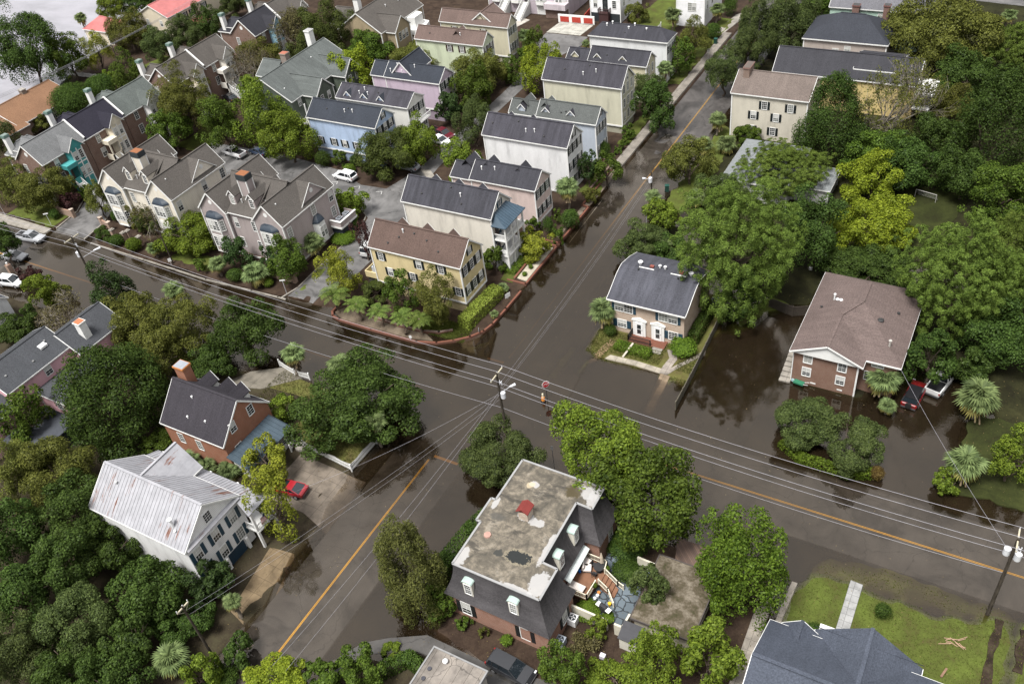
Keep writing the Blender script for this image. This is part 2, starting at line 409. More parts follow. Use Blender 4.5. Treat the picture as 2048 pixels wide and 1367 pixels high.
# land
NW = [(-5.2, 150), (-5.2, 9.4), (-36.6, 8.6), (-37.6, 8.4), (-43, 8.1), (-52, 7.7), (-60, 8.3), (-66, 8.0), (-79, 8.3), (-81, 12), (-88, 13), (-89.5, 9.3), (-104, 9.2), (-140, 9.8), (-141, 36), (-136, 46), (-144, 62), (-150, 80), (-134, 108), (-90, 150)]
patch('ground', NW, lambda x, y: .16+.0012*np.maximum(y-20, 0)+0*x, MULCH, soft=1.6, zedge=-.02, wob=.25, grid=2.2, skirt=.5)
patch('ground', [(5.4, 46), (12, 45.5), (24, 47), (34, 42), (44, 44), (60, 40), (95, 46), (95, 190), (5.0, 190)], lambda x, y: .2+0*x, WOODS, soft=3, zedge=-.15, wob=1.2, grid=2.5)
patch('ground', [(23.2, 30.6), (33.2, 31.6), (33.4, 46), (20, 47), (12, 46), (13, 40), (20, 33)], .06, WOODS, soft=1.5, wob=.6)  # dark land added behind the duplex, in place of water reflecting the sky
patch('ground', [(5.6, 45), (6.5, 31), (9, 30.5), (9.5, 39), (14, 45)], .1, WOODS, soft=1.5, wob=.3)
patch('lawn', [(8.6, 13.6), (8.2, 17), (8.8, 31), (22.3, 31), (22.7, 21.8), (23.0, 12.6), (22.2, 12.2), (18.6, 13.2), (11.8, 13.0)], .12, DRYGR, soft=1.3, zedge=-.1, wob=.35, step=.6, grid=1.0)
patch('lawn', [(9.3, 12.9), (9.1, 9.6), (9.9, 9.6), (10.2, 12.6)], -.08, DRYGR, soft=.5, zedge=-.2, wob=.2, step=.5, grid=.6, skirt=.3)
patch('lawn', [(23.4, 28.5), (23.2, 23.5), (25, 23.6), (27, 27), (31, 33), (27, 34)], .06, GRASS, soft=1.2, wob=.3, step=.7)
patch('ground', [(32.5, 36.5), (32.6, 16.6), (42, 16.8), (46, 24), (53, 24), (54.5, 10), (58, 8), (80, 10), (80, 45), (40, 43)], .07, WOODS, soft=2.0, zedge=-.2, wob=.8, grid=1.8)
# B1 and everything south-west
patch('ground', [(-6.6, -9.6), (-7.2, -15.2), (-5.8, -22), (-5.6, -26.6), (-5.2, -29.5), (-4.6, -33), (-4.9, -39), (-5, -70), (-190, -70), (-190, -9), (-95, -8), (-70, -6.6), (-40, -6.4), (-24, -5.6), (-12, -6.2)], .16, DIRT, soft=1.8, zedge=-.08, wob=.4, grid=2.0)
patch('lawn', [(-8.0, -9.8), (-8.0, -14.5), (-14.9, -13.8), (-17, -12.6), (-18.4, -12.8), (-18.4, -5.0), (-25.0, -4.7), (-26.8, -7.6), (-19, -7.2), (-11.5, -8.0)], .2, DRYGR, soft=.4, zedge=.17, wob=.15, step=.6, grid=.9, skirt=None)
# south-east land
patch('ground', [(9.6, -12), (8.9, -20), (9.4, -25.4), (11.3, -27.6), (13, -28.6), (19, -29.5), (24, -29.2), (24, -70), (40.6, -70), (40.6, -9.6), (35, -9.2), (27, -9.3), (14, -9.2)], .12, MULCH, soft=1.4, zedge=-.1, wob=.35, grid=1.3)
patch('ground', [(4.4, -38.5), (7.4, -33.2), (12.6, -30.8), (14.4, -31.4), (14, -60), (4.4, -60)], .1, DIRT, soft=1.0, zedge=-.08, wob=.3, grid=1.1)
patch('lawn', [(41.5, -14), (41.4, -9.4), (42.6, -7.2), (45.8, -6.6), (49.4, -7.0), (53.8, -7.2), (56.6, -6.2), (57.2, -5.6), (58.4, -5.3), (60.0, -5.0), (60.0, -40), (41.2, -40)], .14, GRASS, soft=1.5, zedge=-.05, wob=.4, step=.5, grid=.8)
patch('lawn', [(42.6, -7.6), (42.9, -5.4), (43.6, -4.7), (48, -3.9), (53, -4.1), (58, -4.2), (60, -4.6), (60, -7), (56, -6.2), (50, -6.9)], lambda x, y: -.07+.03*vnoise(x, y, 1.1), DRYGR, soft=.5, zedge=-.13, wob=.3, step=.4, grid=.6, skirt=.3)
patch('lawn', [(60.2, -4.9), (60.0, -40), (110, -40), (110, -4)], .12, GRASS, soft=1.0, zedge=-.05, wob=.3, grid=1.5)
patch('lawn', [(9, 16), (8.0, 20), (9, 24)], -.05, DRYGR, soft=0, skirt=.2)

patch('lawn', [(6.49, 7.92), (6.05, 10.72), (6.44, 13.96), (7.16, 14.24), (7.56, 10.52), (7.46, 7.92)], -.1, DRYGR, soft=.8, zedge=-.22, wob=.3, step=.5, grid=.5, skirt=.2)
patch('lawn', [(-6.31, 8.75), (-5.25, 9.81), (-4.04, 11.14), (-4.18, 9.80), (-5.28, 8.31)], -.1, DRYGR, soft=.5, zedge=-.2, wob=.2, step=.5, grid=.5, skirt=.2)
# drives, courts and paths
LAND = BVHTree.FromPolygons(TERR_V, TERR_F)
def ground_z(x, y):
    h = LAND.ray_cast(Vector((x, y, 5)), Vector((0, 0, -1))); return h[0].z if h[0] is not None else -.42
def lay(name, poly, z, mat, wob=0.0, **kw):
    def zz(x, y):
        t = z(x, y) if callable(z) else np.full(len(x), float(z))
        return np.array([max(a, (ground_z(u, v)+.05) if ground_z(u, v) > .02 else a) for a, u, v in zip(t, x, y)])
    return lay0(name, poly, zz, mat, wob, **kw)
def lay0(name, poly, z, mat, wob=0.0, **kw): return patch(name, poly, z, mat, soft=0, wob=wob, skirt=.12, deep=-.3, rough=kw.pop('rough', .008), step=kw.pop('step', .8), grid=kw.pop('grid', 1.3), **kw)
zdrv = lambda x, y: np.interp(y, [7.2, 9.5, 14, 30], [-.2, -.03, .2, .22])+0*x
lay('driveway', [(-37.2, 7.4), (-32.2, 7.4), (-32.0, 11), (-30.0, 14), (-30.0, 20), (-31, 34.2), (-36, 36.2), (-37.6, 30), (-36.8, 27), (-36.6, 16), (-36.4, 11)], zdrv, PAVEM, grid=1.0)
lay('courtyard', [(-37.6, 30), (-39.5, 31.5), (-41.5, 33), (-70, 33), (-80, 36.5), (-84, 42), (-66, 42.5), (-52, 41.2), (-45, 38.2), (-40, 38.6), (-39, 42.5), (-38.2, 48), (-38.4, 56), (-38.2, 68), (-38.5, 81), (-43, 96), (-43.5, 104.2), (-33.5, 104.2), (-33, 100), (-35.8, 92), (-35.4, 78), (-35.3, 60), (-35.2, 48), (-34.5, 41.5), (-30.8, 36)], .235, PAVEM)
zl = lambda x, y: np.interp(y, [5, 8.5, 12, 24], [-.2, -.02, .2, .22])+0*x
lay('driveway', [(-88.6, 5), (-80.8, 5), (-81.8, 13.4), (-85, 19.6), (-92, 24), (-94, 21), (-89.6, 14.5)], zl, PAVEM)
lay('driveway', [(-5.0, -15.4), (-7.6, -15.4), (-14.6, -15.2), (-14.6, -22), (-8.7, -22), (-4.8, -23)], lambda x, y: np.interp(x, [-14, -9.5, -7, -5], [.2, .1, -.02, -.12])+0*y, concrete((.15, .125, .10), 1.9))
lay('driveway', [(-30.6, -6.2), (-26.2, -3.4), (-23.0, -4.6), (-27.0, -8.3), (-33, -10)], .2, concrete((.15, .135, .11), 2.6))
lay('driveway', [(-9.0, -27.2), (-5.9, -26.6), (-5.2, -29.5), (-4.2, -31.0), (-2.7, -34.0), (-3.1, -36.1), (-7.5, -35)], lambda x, y: np.interp(x, [-9, -7.8, -6.4, -2.6], [.2, .06, -.05, -.24])+0*y, concrete((.15, .11, .065), 1.7))
lay('driveway', [(4.6, -35.8), (6.9, -32.0), (8.8, -30.6), (12.2, -28.7), (19.6, -28.8), (26, -27.7), (26, -31.8), (19, -31.0), (14.8, -30.3), (12, -30.6), (8, -32.8), (5.4, -39)], lambda x, y: np.interp(x, [4, 8, 14], [-.05, .06, .17])+0*y, PALE)
lay('sidewalk', [(-107, 9.0), (-90, 8.8), (-90, 7.3), (-107, 7.0)], .16, CONC)
lay('sidewalk', rect(-6.9, -5.3, 56, 113), .24, concrete((.2, .18, .155), 1.6), grid=2)
lay('sidewalk', rect(-6.3, -5.25, 35.5, 56), lambda x, y: np.interp(y, [35, 48, 56], [-.12, .02, .15])+0*x, concrete((.16, .13, .1), 1.6), grid=2, wob=0)
lay('sidewalk', [(39.4, -30), (39.0, -14), (39.5, -10.4), (40.2, -10.4), (40.4, -30)], .17, concrete((.3, .27, .23), 1.1))
lay('sidewalk', [(40.9, -30), (41.0, -12), (41.2, -9), (41.7, -9), (41.5, -13), (41.5, -30)], .19, concrete((.3, .27, .23), 1.1))
lay('footpath', [(46.05, -6.7), (47.15, -6.75), (47.15, -13), (46.05, -13)], .25, concrete((.27, .27, .265), .75), grid=.8)
lay('footpath', [(11.6, 13.4), (12.0, 14.2), (15.4, 14.35), (18.9, 14.2), (18.9, 13.4), (15.4, 13.6)], .13, concrete((.3, .27, .22), 1.3), grid=.7)
lay('footpath', [(18.8, 14.6), (19.0, 16.3), (18.2, 17.6), (19.4, 18.0), (20.0, 16.3), (19.8, 14.6), (22.6, 19.4), (22.7, 18.6), (19.8, 13.5), (18.8, 13.5)], .16, concrete((.25, .22, .19), 1.3), grid=.7)
lay('footpath', [(19.0, 13.4), (20.2, 13.4), (20.6, 6.6), (19.5, 6.6)], lambda x, y: np.interp(y, [6, 10, 13.4], [-.22, -.12, .05])+0*x, concrete((.2, .15, .1), 1.3), grid=.7)
lay('footpath', [(9.7, 12.2), (10.7, 12.2), (11.7, 16.8), (10.8, 17.0)], lambda x, y: np.interp(y, [12, 13.8, 17], [-.2, .02, .16])+0*x, concrete((.2, .14, .08), 1.3), grid=.7)
lay('footpath', [(29.6, -8.6), (33.4, -8.6), (34.2, -12.2), (30.6, -12.2)], .2, brick((.13, .09, .075), (.04, .035, .03), (.18, .12, .09)))
lay('patio', [(24.0, -13.2), (28.9, -13.2), (28.9, -20.2), (24.0, -20.2)], .2, flagstone((.10, .125, .145)), grid=.8)
lay('planting_bed', [(-27.6, 8.3), (-25.6, 7.4), (-15, 7.4), (-11.0, 8.2), (-12.6, 9.0), (-17, 8.8), (-22, 9.2), (-26.6, 9.9)], .2, ground_mat((.06, .046, .033), (.115, .09, .066), (.16, .13, .095), .8))
lay('forecourt', [(-43.6, 104.6), (-35.5, 104.6), (-35.0, 110.2), (-43.2, 110.2)], .27, concrete((.36, .35, .31), 1.2))
lay('sidewalk', [(-61, 108), (-56.5, 108), (-55, 103.6), (-52, 104), (-50.5, 110), (-58, 112)], .26, concrete((.4, .37, .33), 1.4))
lay('footpath', [(-31, 40.6), (-29.4, 41), (-36, 46.2), (-38, 46)], .25, CONC)
for nm, a in (('lawn', rect(-9.6, -7.0, 88, 120)), ('lawn', rect(-9, -7.0, 64, 78)), ('lawn', rect(-8.6, -5.6, 48, 55.6)), ('lawn', [(-103, 9.6), (-90.5, 9.4), (-90, 14), (-103, 15)]), ('lawn', [(-16.5, 9.2), (-9.2, 9.6), (-7.2, 12.4), (-15.8, 12.2)]), ('lawn', rect(-9.0, -6.9, 23, 31.5)), ('lawn', rect(-36.2, -35.2, 9.5, 19)), ('lawn', [(-62, 9.6), (-53, 9.4), (-53, 12), (-62, 12)]), ('lawn', rect(-90, -82, 38.5, 48)), ('lawn', [(-129, 60), (-120, 60), (-118, 70), (-128, 72)]), ('lawn', rect(-27, -17, 108, 134)), ('lawn', rect(5.4, 9.6, 48, 75)), ('lawn', [(28, 50), (44, 48), (46, 64), (30, 66)]), ('lawn', [(52, 8), (60, 8), (62, 20), (53, 20)])):
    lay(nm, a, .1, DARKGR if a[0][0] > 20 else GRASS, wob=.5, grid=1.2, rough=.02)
TRACK = ground_mat((.012, .009, .007), (.028, .02, .014), (.05, .038, .026), .9)
lay('dirt_track', [(58.3, -5.6), (58.95, -5.4), (58.7, -9), (58.9, -16), (58.2, -16), (58.0, -9)], .1, TRACK, wob=.25)
lay('dirt_track', [(60.3, -5.6), (60.9, -5.6), (60.9, -10), (60.3, -10)], .1, TRACK, wob=.25)
lay('gravel_bed', [(-6.9, 24.2), (-5.4, 24.2), (-5.4, 32.6), (-7.2, 32.6)], .2, ground_mat((.22, .20, .15), (.32, .29, .23), (.42, .38, .3), .8))
lay('road', [(-4.5, 150), (4.6, 150), (95, 165), (95, 132), (40, 138.5), (20, 141), (0, 143)], .24, PAVEM, grid=3)
lay('sidewalk', [(-8.6, 112), (-6.8, 112), (-5.6, 121), (-3.6, 125), (-4.8, 126), (-7.4, 122)], .25, CONC)

# kerbs: low brick walls along the planted plots
def wall_run(pts, h, w, z0=-.45):
    m = MB()
    for a, b in zip(pts[:-1], pts[1:]):
        d = Vector((b[0]-a[0], b[1]-a[1], 0)).normalized()*w*.45; 
        m.bar((a[0]-d.x, a[1]-d.y, (z0+h)/2), (b[0]+d.x, b[1]+d.y, (z0+h)/2), w, h-z0)
    return m
KERB = []
def kerb(pts, h, label, w=.28, mat=None, name='kerb_wall'):
    o = solo(name, wall_run(pts, h, w), mat or REDBRICK, label, 'kerb wall'); return o
kerb([(-28.0, 10), (-28.0, 8.2), (-27.3, 7.4), (-25.9, 7.05), (-20.3, 6.95), (-15.5, 7.0), (-12.9, 7.1), (-10.2, 7.9), (-8.3, 9.1), (-6.6, 10.6), (-5.5, 12.3), (-5.1, 14), (-5.0, 17.5), (-4.95, 21.6)], .32, 'low red brick kerb wall curving round the corner plot with the five feathery palms')
kerb([(-26.4, 9.9), (-22, 9.3), (-17, 9.0), (-13.2, 9.2), (-11, 9.8), (-9.6, 10.8)], .42, 'second brick edging behind the row of feathery palms', .35)
kerb([(-8.0, 23.4), (-5.1, 23.4), (-5.1, 33.2), (-7.4, 33.2)], .3, 'red brick kerb wall round the pale gravel bed')
kerb([(-7.2, 24.0), (-7.4, 33.0)], .4, 'brick edging between the green groundcover and the pale gravel bed', .3)
kerb([(-9, 33.9), (-5.1, 33.9), (-5.1, 44.2), (-6.3, 44.4), (-6.3, 56)], .4, 'long red brick kerb wall before the pale pink house')
kerb([(-7.1, 49), (-7.0, 57.6), (-9.4, 58.4)], .5, 'red brick garden edging before the pale blue grey house', .3)
for pts, lb in (([(-37.35, 8.2), (-36.6, 11), (-36.85, 16), (-36.9, 27), (-38.4, 30.6), (-41, 32.3)], 'pale concrete kerb along the driveway beside the mauve house'), ([(-81.2, 8.6), (-82.0, 13.4), (-85.2, 19.4)], 'pale concrete kerb east of the brick gated driveway'), ([(-89.2, 9.3), (-90.1, 14.4), (-94.0, 20.4)], 'pale concrete kerb west of the brick gated driveway'), ([(-36.6, 8.0), (-38, 8.0), (-43, 7.8), (-52, 7.4), (-66, 7.8), (-79, 8.1)], 'low concrete kerb before the mauve and cream mansions')):
    kerb(pts, .22, lb, .22, CONC)

# road markings
def stripe(name, pts, w, mat, zf, lift=.006):
    m = MB()
    P = densify([*pts], .9)[:-1] if False else None
    for a, b in zip(pts[:-1], pts[1:]):
        L = math.hypot(b[0]-a[0], b[1]-a[1]); k = max(1, int(L/2.0)); nx, ny = -(b[1]-a[1])/L*w/2, (b[0]-a[0])/L*w/2
        for i in range(k):
            q = []
            for t in (i/k, (i+1)/k): q.append((a[0]+(b[0]-a[0])*t, a[1]+(b[1]-a[1])*t))
            (x0, y0), (x1, y1) = q
            z = [float(zf(np.array([u]), np.array([v]))[0])+lift+.008 for u, v in ((x0, y0), (x1, y1))]
            m.face([(x0+nx, y0+ny, z[0]), (x0-nx, y0-ny, z[0]), (x1-nx, y1-ny, z[1]), (x1+nx, y1+ny, z[1])][::-1])
    return solo(name, m, mat, kind='structure')
YELLOW3 = plain((.30, .17, .04), .7)
for dx in (-.065, .065):
    stripe('road_marking', [(dx-.1, -58), (dx-.1, -9.6)], .085, YELLOW, zmain); stripe('road_marking', [(dx, 9.2), (dx, 142)], .075, YELLOW3, zmain)
    stripe('road_marking', [(13.5, dx+.1), (88, dx+.1)], .06, YELLOW, zcross); stripe('road_marking', [(-8, dx+.3), (-110, dx+.3)], .1, YELLOW2, zcross)
stripe('road_marking', [(.2, -8.9), (3.4, -8.9)], .35, YELLOW2, zmain); stripe('road_marking', [(-2.6, 8.2), (-.2, 8.2)], .35, YELLOW2, zmain)
stripe('road_marking', [(13.0, .4), (13.0, 3.6)], .35, YELLOW2, zcross); stripe('road_marking', [(-4.2, 47.2), (-4.0, 35)], .1, MARKW, zmain)
for x, y in ((-50.6, 37.2), (-45.8, 37.2), (-41.0, 37.0)):
    stripe('parking_marking', [(x, y), (x+.9, y+.5)], .1, MARKW, lambda a, b: .3+0*a); stripe('parking_marking', [(x+.9, y+.5), (x+1.3, y-.3)], .1, MARKW, lambda a, b: .3+0*a)

# river
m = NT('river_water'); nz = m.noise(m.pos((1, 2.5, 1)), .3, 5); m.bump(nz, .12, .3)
RIVER = m.fin(m.ramp(m.noise(m.pos((.05, .12, 1)), 1, 4), [(.35, (.21, .207, .225)), (.65, (.29, .283, .31))]), .25, .5)  # pale base colour holds the sky glare as well as the silt
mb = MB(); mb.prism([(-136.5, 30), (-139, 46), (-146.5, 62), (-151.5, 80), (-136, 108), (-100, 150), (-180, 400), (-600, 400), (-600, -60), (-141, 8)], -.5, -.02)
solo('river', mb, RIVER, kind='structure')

# flood water with its depth over the ground beneath
bvh = BVHTree.FromPolygons(TERR_V, TERR_F)
xs = np.arange(-118, 96, .62); ys = np.arange(-62, 82, .62); V = []; D = []; idx = -np.ones((len(xs), len(ys)), int)
for i, x in enumerate(xs):
    for j, y in enumerate(ys):
        h = bvh.ray_cast(Vector((x, y, 5)), Vector((0, 0, -1)))
        z = h[0].z if h[0] is not None else -.42
        idx[i, j] = len(V); V.append((x, y, 0.0)); D.append(-z)
D = np.array(D); F = []
for i in range(len(xs)-1):
    for j in range(len(ys)-1):
        q = (idx[i, j], idx[i+1, j], idx[i+1, j+1], idx[i, j+1])
        if max(D[list(q)]) > -.06: F.append(q)
me = bpy.data.meshes.new('flood_water'); me.from_pydata(V, [], F)
at = me.attributes.new('depth', 'FLOAT', 'POINT'); at.data.foreach_set('value', np.clip(D, 0, 1).astype(np.float32))
m = NT('flood_water_surface'); a = m.n('Attribute', attribute_name='depth')
vec = m.pos(); w1 = m.noise(vec, 2.4, 3, .6, .5); w2 = m.noise(m.pos((.5, 1.0, 1)), 5.0, 2)
calm = m.ramp(m.noise(vec, .07, 2), [(.4, 0.15), (.62, 1.0)])
bp = m.n('Bump'); bp.inputs['Distance'].default_value = .02; m.l(m.math('MULTIPLY', calm, .5), bp.inputs['Strength']); m.l(m.math('ADD', w1, m.math('MULTIPLY', w2, .5)), bp.inputs['Height'])
op = m.math('SUBTRACT', 1.0, m.math('POWER', 2.718, m.math('MULTIPLY', a.outputs['Fac'], -4.6)), True)
tr = m.n('BsdfTransparent'); m.l(m.mix(op, (1.0, .97, .92), (.42, .30, .17)), tr.inputs[0])
df = m.n('BsdfDiffuse'); m.l(m.ramp(m.noise(vec, .12, 4), [(.35, (.009, .006, .0032)), (.65, (.018, .0125, .007))]), df.inputs[0])
mx = m.n('MixShader'); m.l(op, mx.inputs[0]); m.l(tr.outputs[0], mx.inputs[1]); m.l(df.outputs[0], mx.inputs[2])
gl = m.n('BsdfGlossy'); gl.inputs['Roughness'].default_value = .03; gl.inputs['Color'].default_value = (.96, .875, .77, 1); m.l(bp.outputs[0], gl.inputs['Normal'])
fr = m.n('Fresnel'); fr.inputs['IOR'].default_value = 1.72; m.l(bp.outputs[0], fr.inputs['Normal'])
m2 = m.n('MixShader'); m.l(fr.outputs[0], m2.inputs[0]); m.l(mx.outputs[0], m2.inputs[1]); m.l(gl.outputs[0], m2.inputs[2])
m.l(m2.outputs[0], m.out.inputs[0]); m.t.nodes.remove(m.b)
me.materials.append(m.m); me.validate(); o = ob('flood_water', me); o['kind'] = 'structure'

# ================================================================ houses
ROT = {'S': 0.0, 'E': math.pi/2, 'N': math.pi, 'W': -math.pi/2}
WCACHE = {}; BLINDS = {}; WR = random.Random(3)
TRIMW = paint((.72, .72, .70))
def win_meshes(w, h, nc, nr, shut, tw=.09):
    k = (w, h, nc, nr, shut, tw)
    if k in WCACHE: return WCACHE[k]
    f = MB(); a = w/2
    f.box(-a-tw, -a, -.05, .03, -tw, h+tw); f.box(a, a+tw, -.05, .03, -tw, h+tw)
    f.box(-a, a, -.05, .03, h, h+tw); f.box(-a, a, -.07, .03, -tw, 0)
    f.box(-a, a, -.04, .0, h*.5-.025, h*.5+.025)
    for i in range(1, nc): x = -a+w*i/nc; f.box(x-.014, x+.014, -.036, -.004, 0, h)
    for i in range(1, nr):
        z = h*i/nr
        if abs(z-h/2) > .06: f.box(-a, a, -.036, -.004, z-.014, z+.014)
    p = MB(); p.box(-a, a, -.02, .02, 0, h)
    s = None
    if shut:
        s = MB(); sw = max(.28, w*.48); s.box(0, sw, -.07, .02, -.02, h+.02)
        for q in np.arange(.08, h-.05, .13): s.box(.04, sw-.04, -.082, -.07, q, q+.07)
        s = (s.mesh('shutter', (0, 0, 0), paint(shut, .45)), sw)
    b = MB(); b.box(-a+.02, a-.02, -.032, -.024, h*.5, h-.02)
    BLINDS[(w, h)] = b.mesh('blind', (0, 0, 0), paint((.5, .5, .47)))
    WCACHE[k] = (f.mesh('window_frame', (0, 0, 0), TRIMW), p.mesh('window_pane', (0, 0, 0), window_glass()), s)
    return WCACHE[k]
BLACK = (.012, .016, .017); NAVY = (.02, .05, .075); DGREEN = (.03, .045, .02)

class House:
    def __init__(s, name, label, loc, wall, roof, cat='house', group=None, trim=None):
        s.root = thing(name, label, cat, (loc[0], loc[1], 0), 0, group)
        s.wm, s.rm, s.tm = wall, roof, trim or TRIMW
        s.wall, s.roof, s.trim = MB(), MB(), MB(); s.roofp = None; s.vents = []
    # volumes
    def walls(s, x0, x1, y0, y1, z0, z1, corners=True):
        s.wall.box(x0, x1, y0, y1, z0, z1)
        if corners:
            for x in (x0, x1):
                for y in (y0, y1): s.trim.box(x-.09, x+.09, y-.09, y+.09, max(z0, .2), z1-.02)
    def gable(s, x0, x1, y0, y1, z0, ze, zr, axis='x', o=.25, og=.22, t=.16, ends=(1, 1), mid=None, walls=True, corners=True):
        if walls: s.walls(x0, x1, y0, y1, z0, ze, corners)
        if axis == 'x':
            a0, a1, b0, b1 = x0, x1, y0, y1; P = lambda a, b, z: (a, b, z)
        else:
            a0, a1, b0, b1 = y0, y1, x0, x1; P = lambda a, b, z: (b, a, z)
        m = (b0+b1)/2 if mid is None else mid
        k0 = (zr-ze)/(m-b0); k1 = (zr-ze)/(b1-m); lift = .05
        A0 = a0-og*ends[0]; A1 = a1+og*ends[1]
        s.roof.slab([P(A0, b0-o, ze-k0*o+lift), P(A1, b0-o, ze-k0*o+lift), P(A1, m, zr+lift), P(A0, m, zr+lift)], t)
        s.roof.slab([P(A0, b1+o, ze-k1*o+lift), P(A1, b1+o, ze-k1*o+lift), P(A1, m, zr+lift), P(A0, m, zr+lift)], t)
        for e, a, A, sg in ((ends[0], a0, A0, -1), (ends[1], a1, A1, 1)):
            if not e: continue
            w = .1 if sg < 0 else -.1
            pts = [P(a, b0, ze-.01), P(a, b1, ze-.01), P(a, m, zr-.12)]
            i = len(s.wall.v); s.wall.v += pts+[P(a+w, b0, ze-.01), P(a+w, b1, ze-.01), P(a+w, m, zr-.12)]
            s.wall.f += [(i, i+1, i+2), (i+3, i+5, i+4), (i, i+2, i+5, i+3), (i+1, i+4, i+5, i+2)]
            for b, k in ((b0-o, k0), (b1+o, k1)):   # rake boards
                s.trim.bar(P(A+sg*.022, b, ze-k*o-.06), P(A+sg*.022, m, zr-.06), .05, .2)
        for b, k, sg in ((b0, k0, -1), (b1, k1, 1)):    # eave fascia
            s.trim.bar(P(A0, b+sg*(o+.025), ze-k*o-.06), P(A1, b+sg*(o+.025), ze-k*o-.06), .05, .16)
        s.roof.bar(P(A0, m, zr+lift+.02), P(A1, m, zr+lift+.02), .28, .06)
    def hip(s, x0, x1, y0, y1, z0, ze, zr, o=.3, t=.16, walls=True, ridge=None):
        """ridge: ((xa,ya),(xb,yb)) or automatic"""
        if walls: s.walls(x0, x1, y0, y1, z0, ze)
        X0, X1, Y0, Y1 = x0-o, x1+o, y0-o, y1+o
        if ridge is None:
            if x1-x0 >= y1-y0: r = (Y1-Y0)/2; A = (X0+r, (Y0+Y1)/2); B = (X1-r, (Y0+Y1)/2)
            else: r = (X1-X0)/2; A = ((X0+X1)/2, Y0+r); B = ((X0+X1)/2, Y1-r)
        else: A, B = ridge
        A = (*A, zr); B = (*B, zr); c = [(X0, Y0, ze), (X1, Y0, ze), (X1, Y1, ze), (X0, Y1, ze)]
        if abs(A[1]-B[1]) < abs(A[0]-B[0]): fs = [(c[0], c[1], B, A), (c[1], c[2], B), (c[2], c[3], A, B), (c[3], c[0], A)]
        else: fs = [(c[0], c[1], A), (c[1], c[2], B, A), (c[2], c[3], B), (c[3], c[0], A, B)]
        for q in fs: s.roof.slab(q, t)
        s.roof.bar(A, B, .28, .06)
        s.trim.box(X0-.03, X1+.03, Y0-.03, Y0+.02, ze-.26, ze-.05); s.trim.box(X0-.03, X1+.03, Y1-.02, Y1+.03, ze-.26, ze-.05)
        s.trim.box(X0-.03, X0+.02, Y0+.02, Y1-.02, ze-.26, ze-.05); s.trim.box(X1-.02, X1+.03, Y0+.02, Y1-.02, ze-.26, ze-.05)
    # openings
    def win(s, face, pos, u, z, w=.8, h=1.35, shut=None, nc=2, nr=4, name='window', tw=.09):
        f, p, sh = win_meshes(w, h, nc, nr, shut, tw); r = ROT[face]
        x, y = (u, pos) if face in 'SN' else (pos, u)
        o = ob(name, f, s.root, (x-s.root.location.x, y-s.root.location.y, z), r)
        ob('pane', p, o)
        if WR.random() < .45: ob('blind', BLINDS[(w, h)], o)
        if sh:
            ob('shutter', sh[0], o, (w/2+.1, 0, 0)); ob('shutter', sh[0], o, (-w/2-.1-sh[1], 0, 0))
        return o
    def row(s, face, pos, us, z, **kw):
        for u in us: s.win(face, pos, u, z, **kw)
    def door(s, face, pos, u, z, w=1.0, h=2.1, col=(.7, .7, .68), pane=True):
        m = MB(); m.box(-w/2, w/2, -.06, .02, 0, h); x, y = (u, pos) if face in 'SN' else (pos, u)
        o = ob('door', m.mesh('door', (0, 0, 0), paint(col)), s.root, (x-s.root.location.x, y-s.root.location.y, z), ROT[face])
        k = MB(); k.box(w*.36, w*.42, -.12, -.06, h*.48, h*.52); ob('handle', k.mesh('handle', (0, 0, 0), plain((.2, .18, .1), .3, .5, 1.0)), o)
        if pane:
            g = MB(); g.box(-w*.26, w*.26, -.075, -.06, h*.55, h*.86); g.box(-w*.26, w*.26, -.075, -.06, h*.18, h*.5); ob('pane', g.mesh('pane', (0, 0, 0), window_glass()), o)
        return o
    def vent(s, x, y, z, col=(.45, .45, .45), r=.07, h=.45, cap=True):
        s.vents.append((x, y, z, col, r, h, cap))
    def chimney(s, x0, x1, y0, y1, z0, z1, mat, cap=(.035, .042, .046), top=(.22, .085, .035), caph=.9, trimcorners=False):
        m = MB(); m.box(x0, x1, y0, y1, z0, z1); o = part('chimney', m, mat, s.root)
        c = MB(); e = .1; c.box(x0-e, x1+e, y0-e, y1+e, z1, z1+caph)
        if trimcorners:
            t = MB()
            for x in (x0, x1):
                for y in (y0, y1): t.box(x-.08, x+.08, y-.08, y+.08, z0, z1-.02)
            part('corner_trim', t, TRIMW, o)
        part('chimney_cap', c, paint(cap), o)
        t = MB(); t.box(x0, x1, y0, y1, z1+caph, z1+caph+.05); part('cap_tray', t, plain(top, .7), o)
        return o
    def dormer(s, cx, cy, face, w, z0, zh, rise, depth, mat=None, window=True, roofm=None):
        """gabled dormer whose front stands at (cx,cy) looking along face; runs back by depth."""
        g = MB(); r = MB(); t = MB(); a = w/2; d = depth
        g.box(-a, a, 0, d, z0, zh); i = len(g.v)
        g.v += [(-a, 0, zh-.01), (a, 0, zh-.01), (0, 0, zh+rise-.06), (-a, .1, zh-.01), (a, .1, zh-.01), (0, .1, zh+rise-.06)]
        g.f += [(i, i+1, i+2), (i+3, i+5, i+4), (i, i+2, i+5, i+3), (i+1, i+4, i+5, i+2)]
        k = rise/a
        for sg in (-1, 1):
            q = [(sg*(a+.14), -.16, zh-k*.14+.04), (sg*(a+.14), d+.6, zh-k*.14+.04), (0, d+.6, zh+rise+.04), (0, -.16, zh+rise+.04)]; r.slab(q, .1)
            t.bar((sg*(a+.14), -.185, zh-k*.14-.03), (0, -.185, zh+rise-.03), .05, .13)
        rz = ROT[face]; L = (cx-s.root.location.x, cy-s.root.location.y, 0)
        o = ob('dormer', g.mesh('dormer', (0, 0, 0), mat or s.wm), s.root, L, rz)
        ob('dormer_roof', r.mesh('dormer_roof', (0, 0, 0), roofm or s.rm), o); ob('dormer_trim', t.mesh('dormer_trim', (0, 0, 0), s.tm), o)
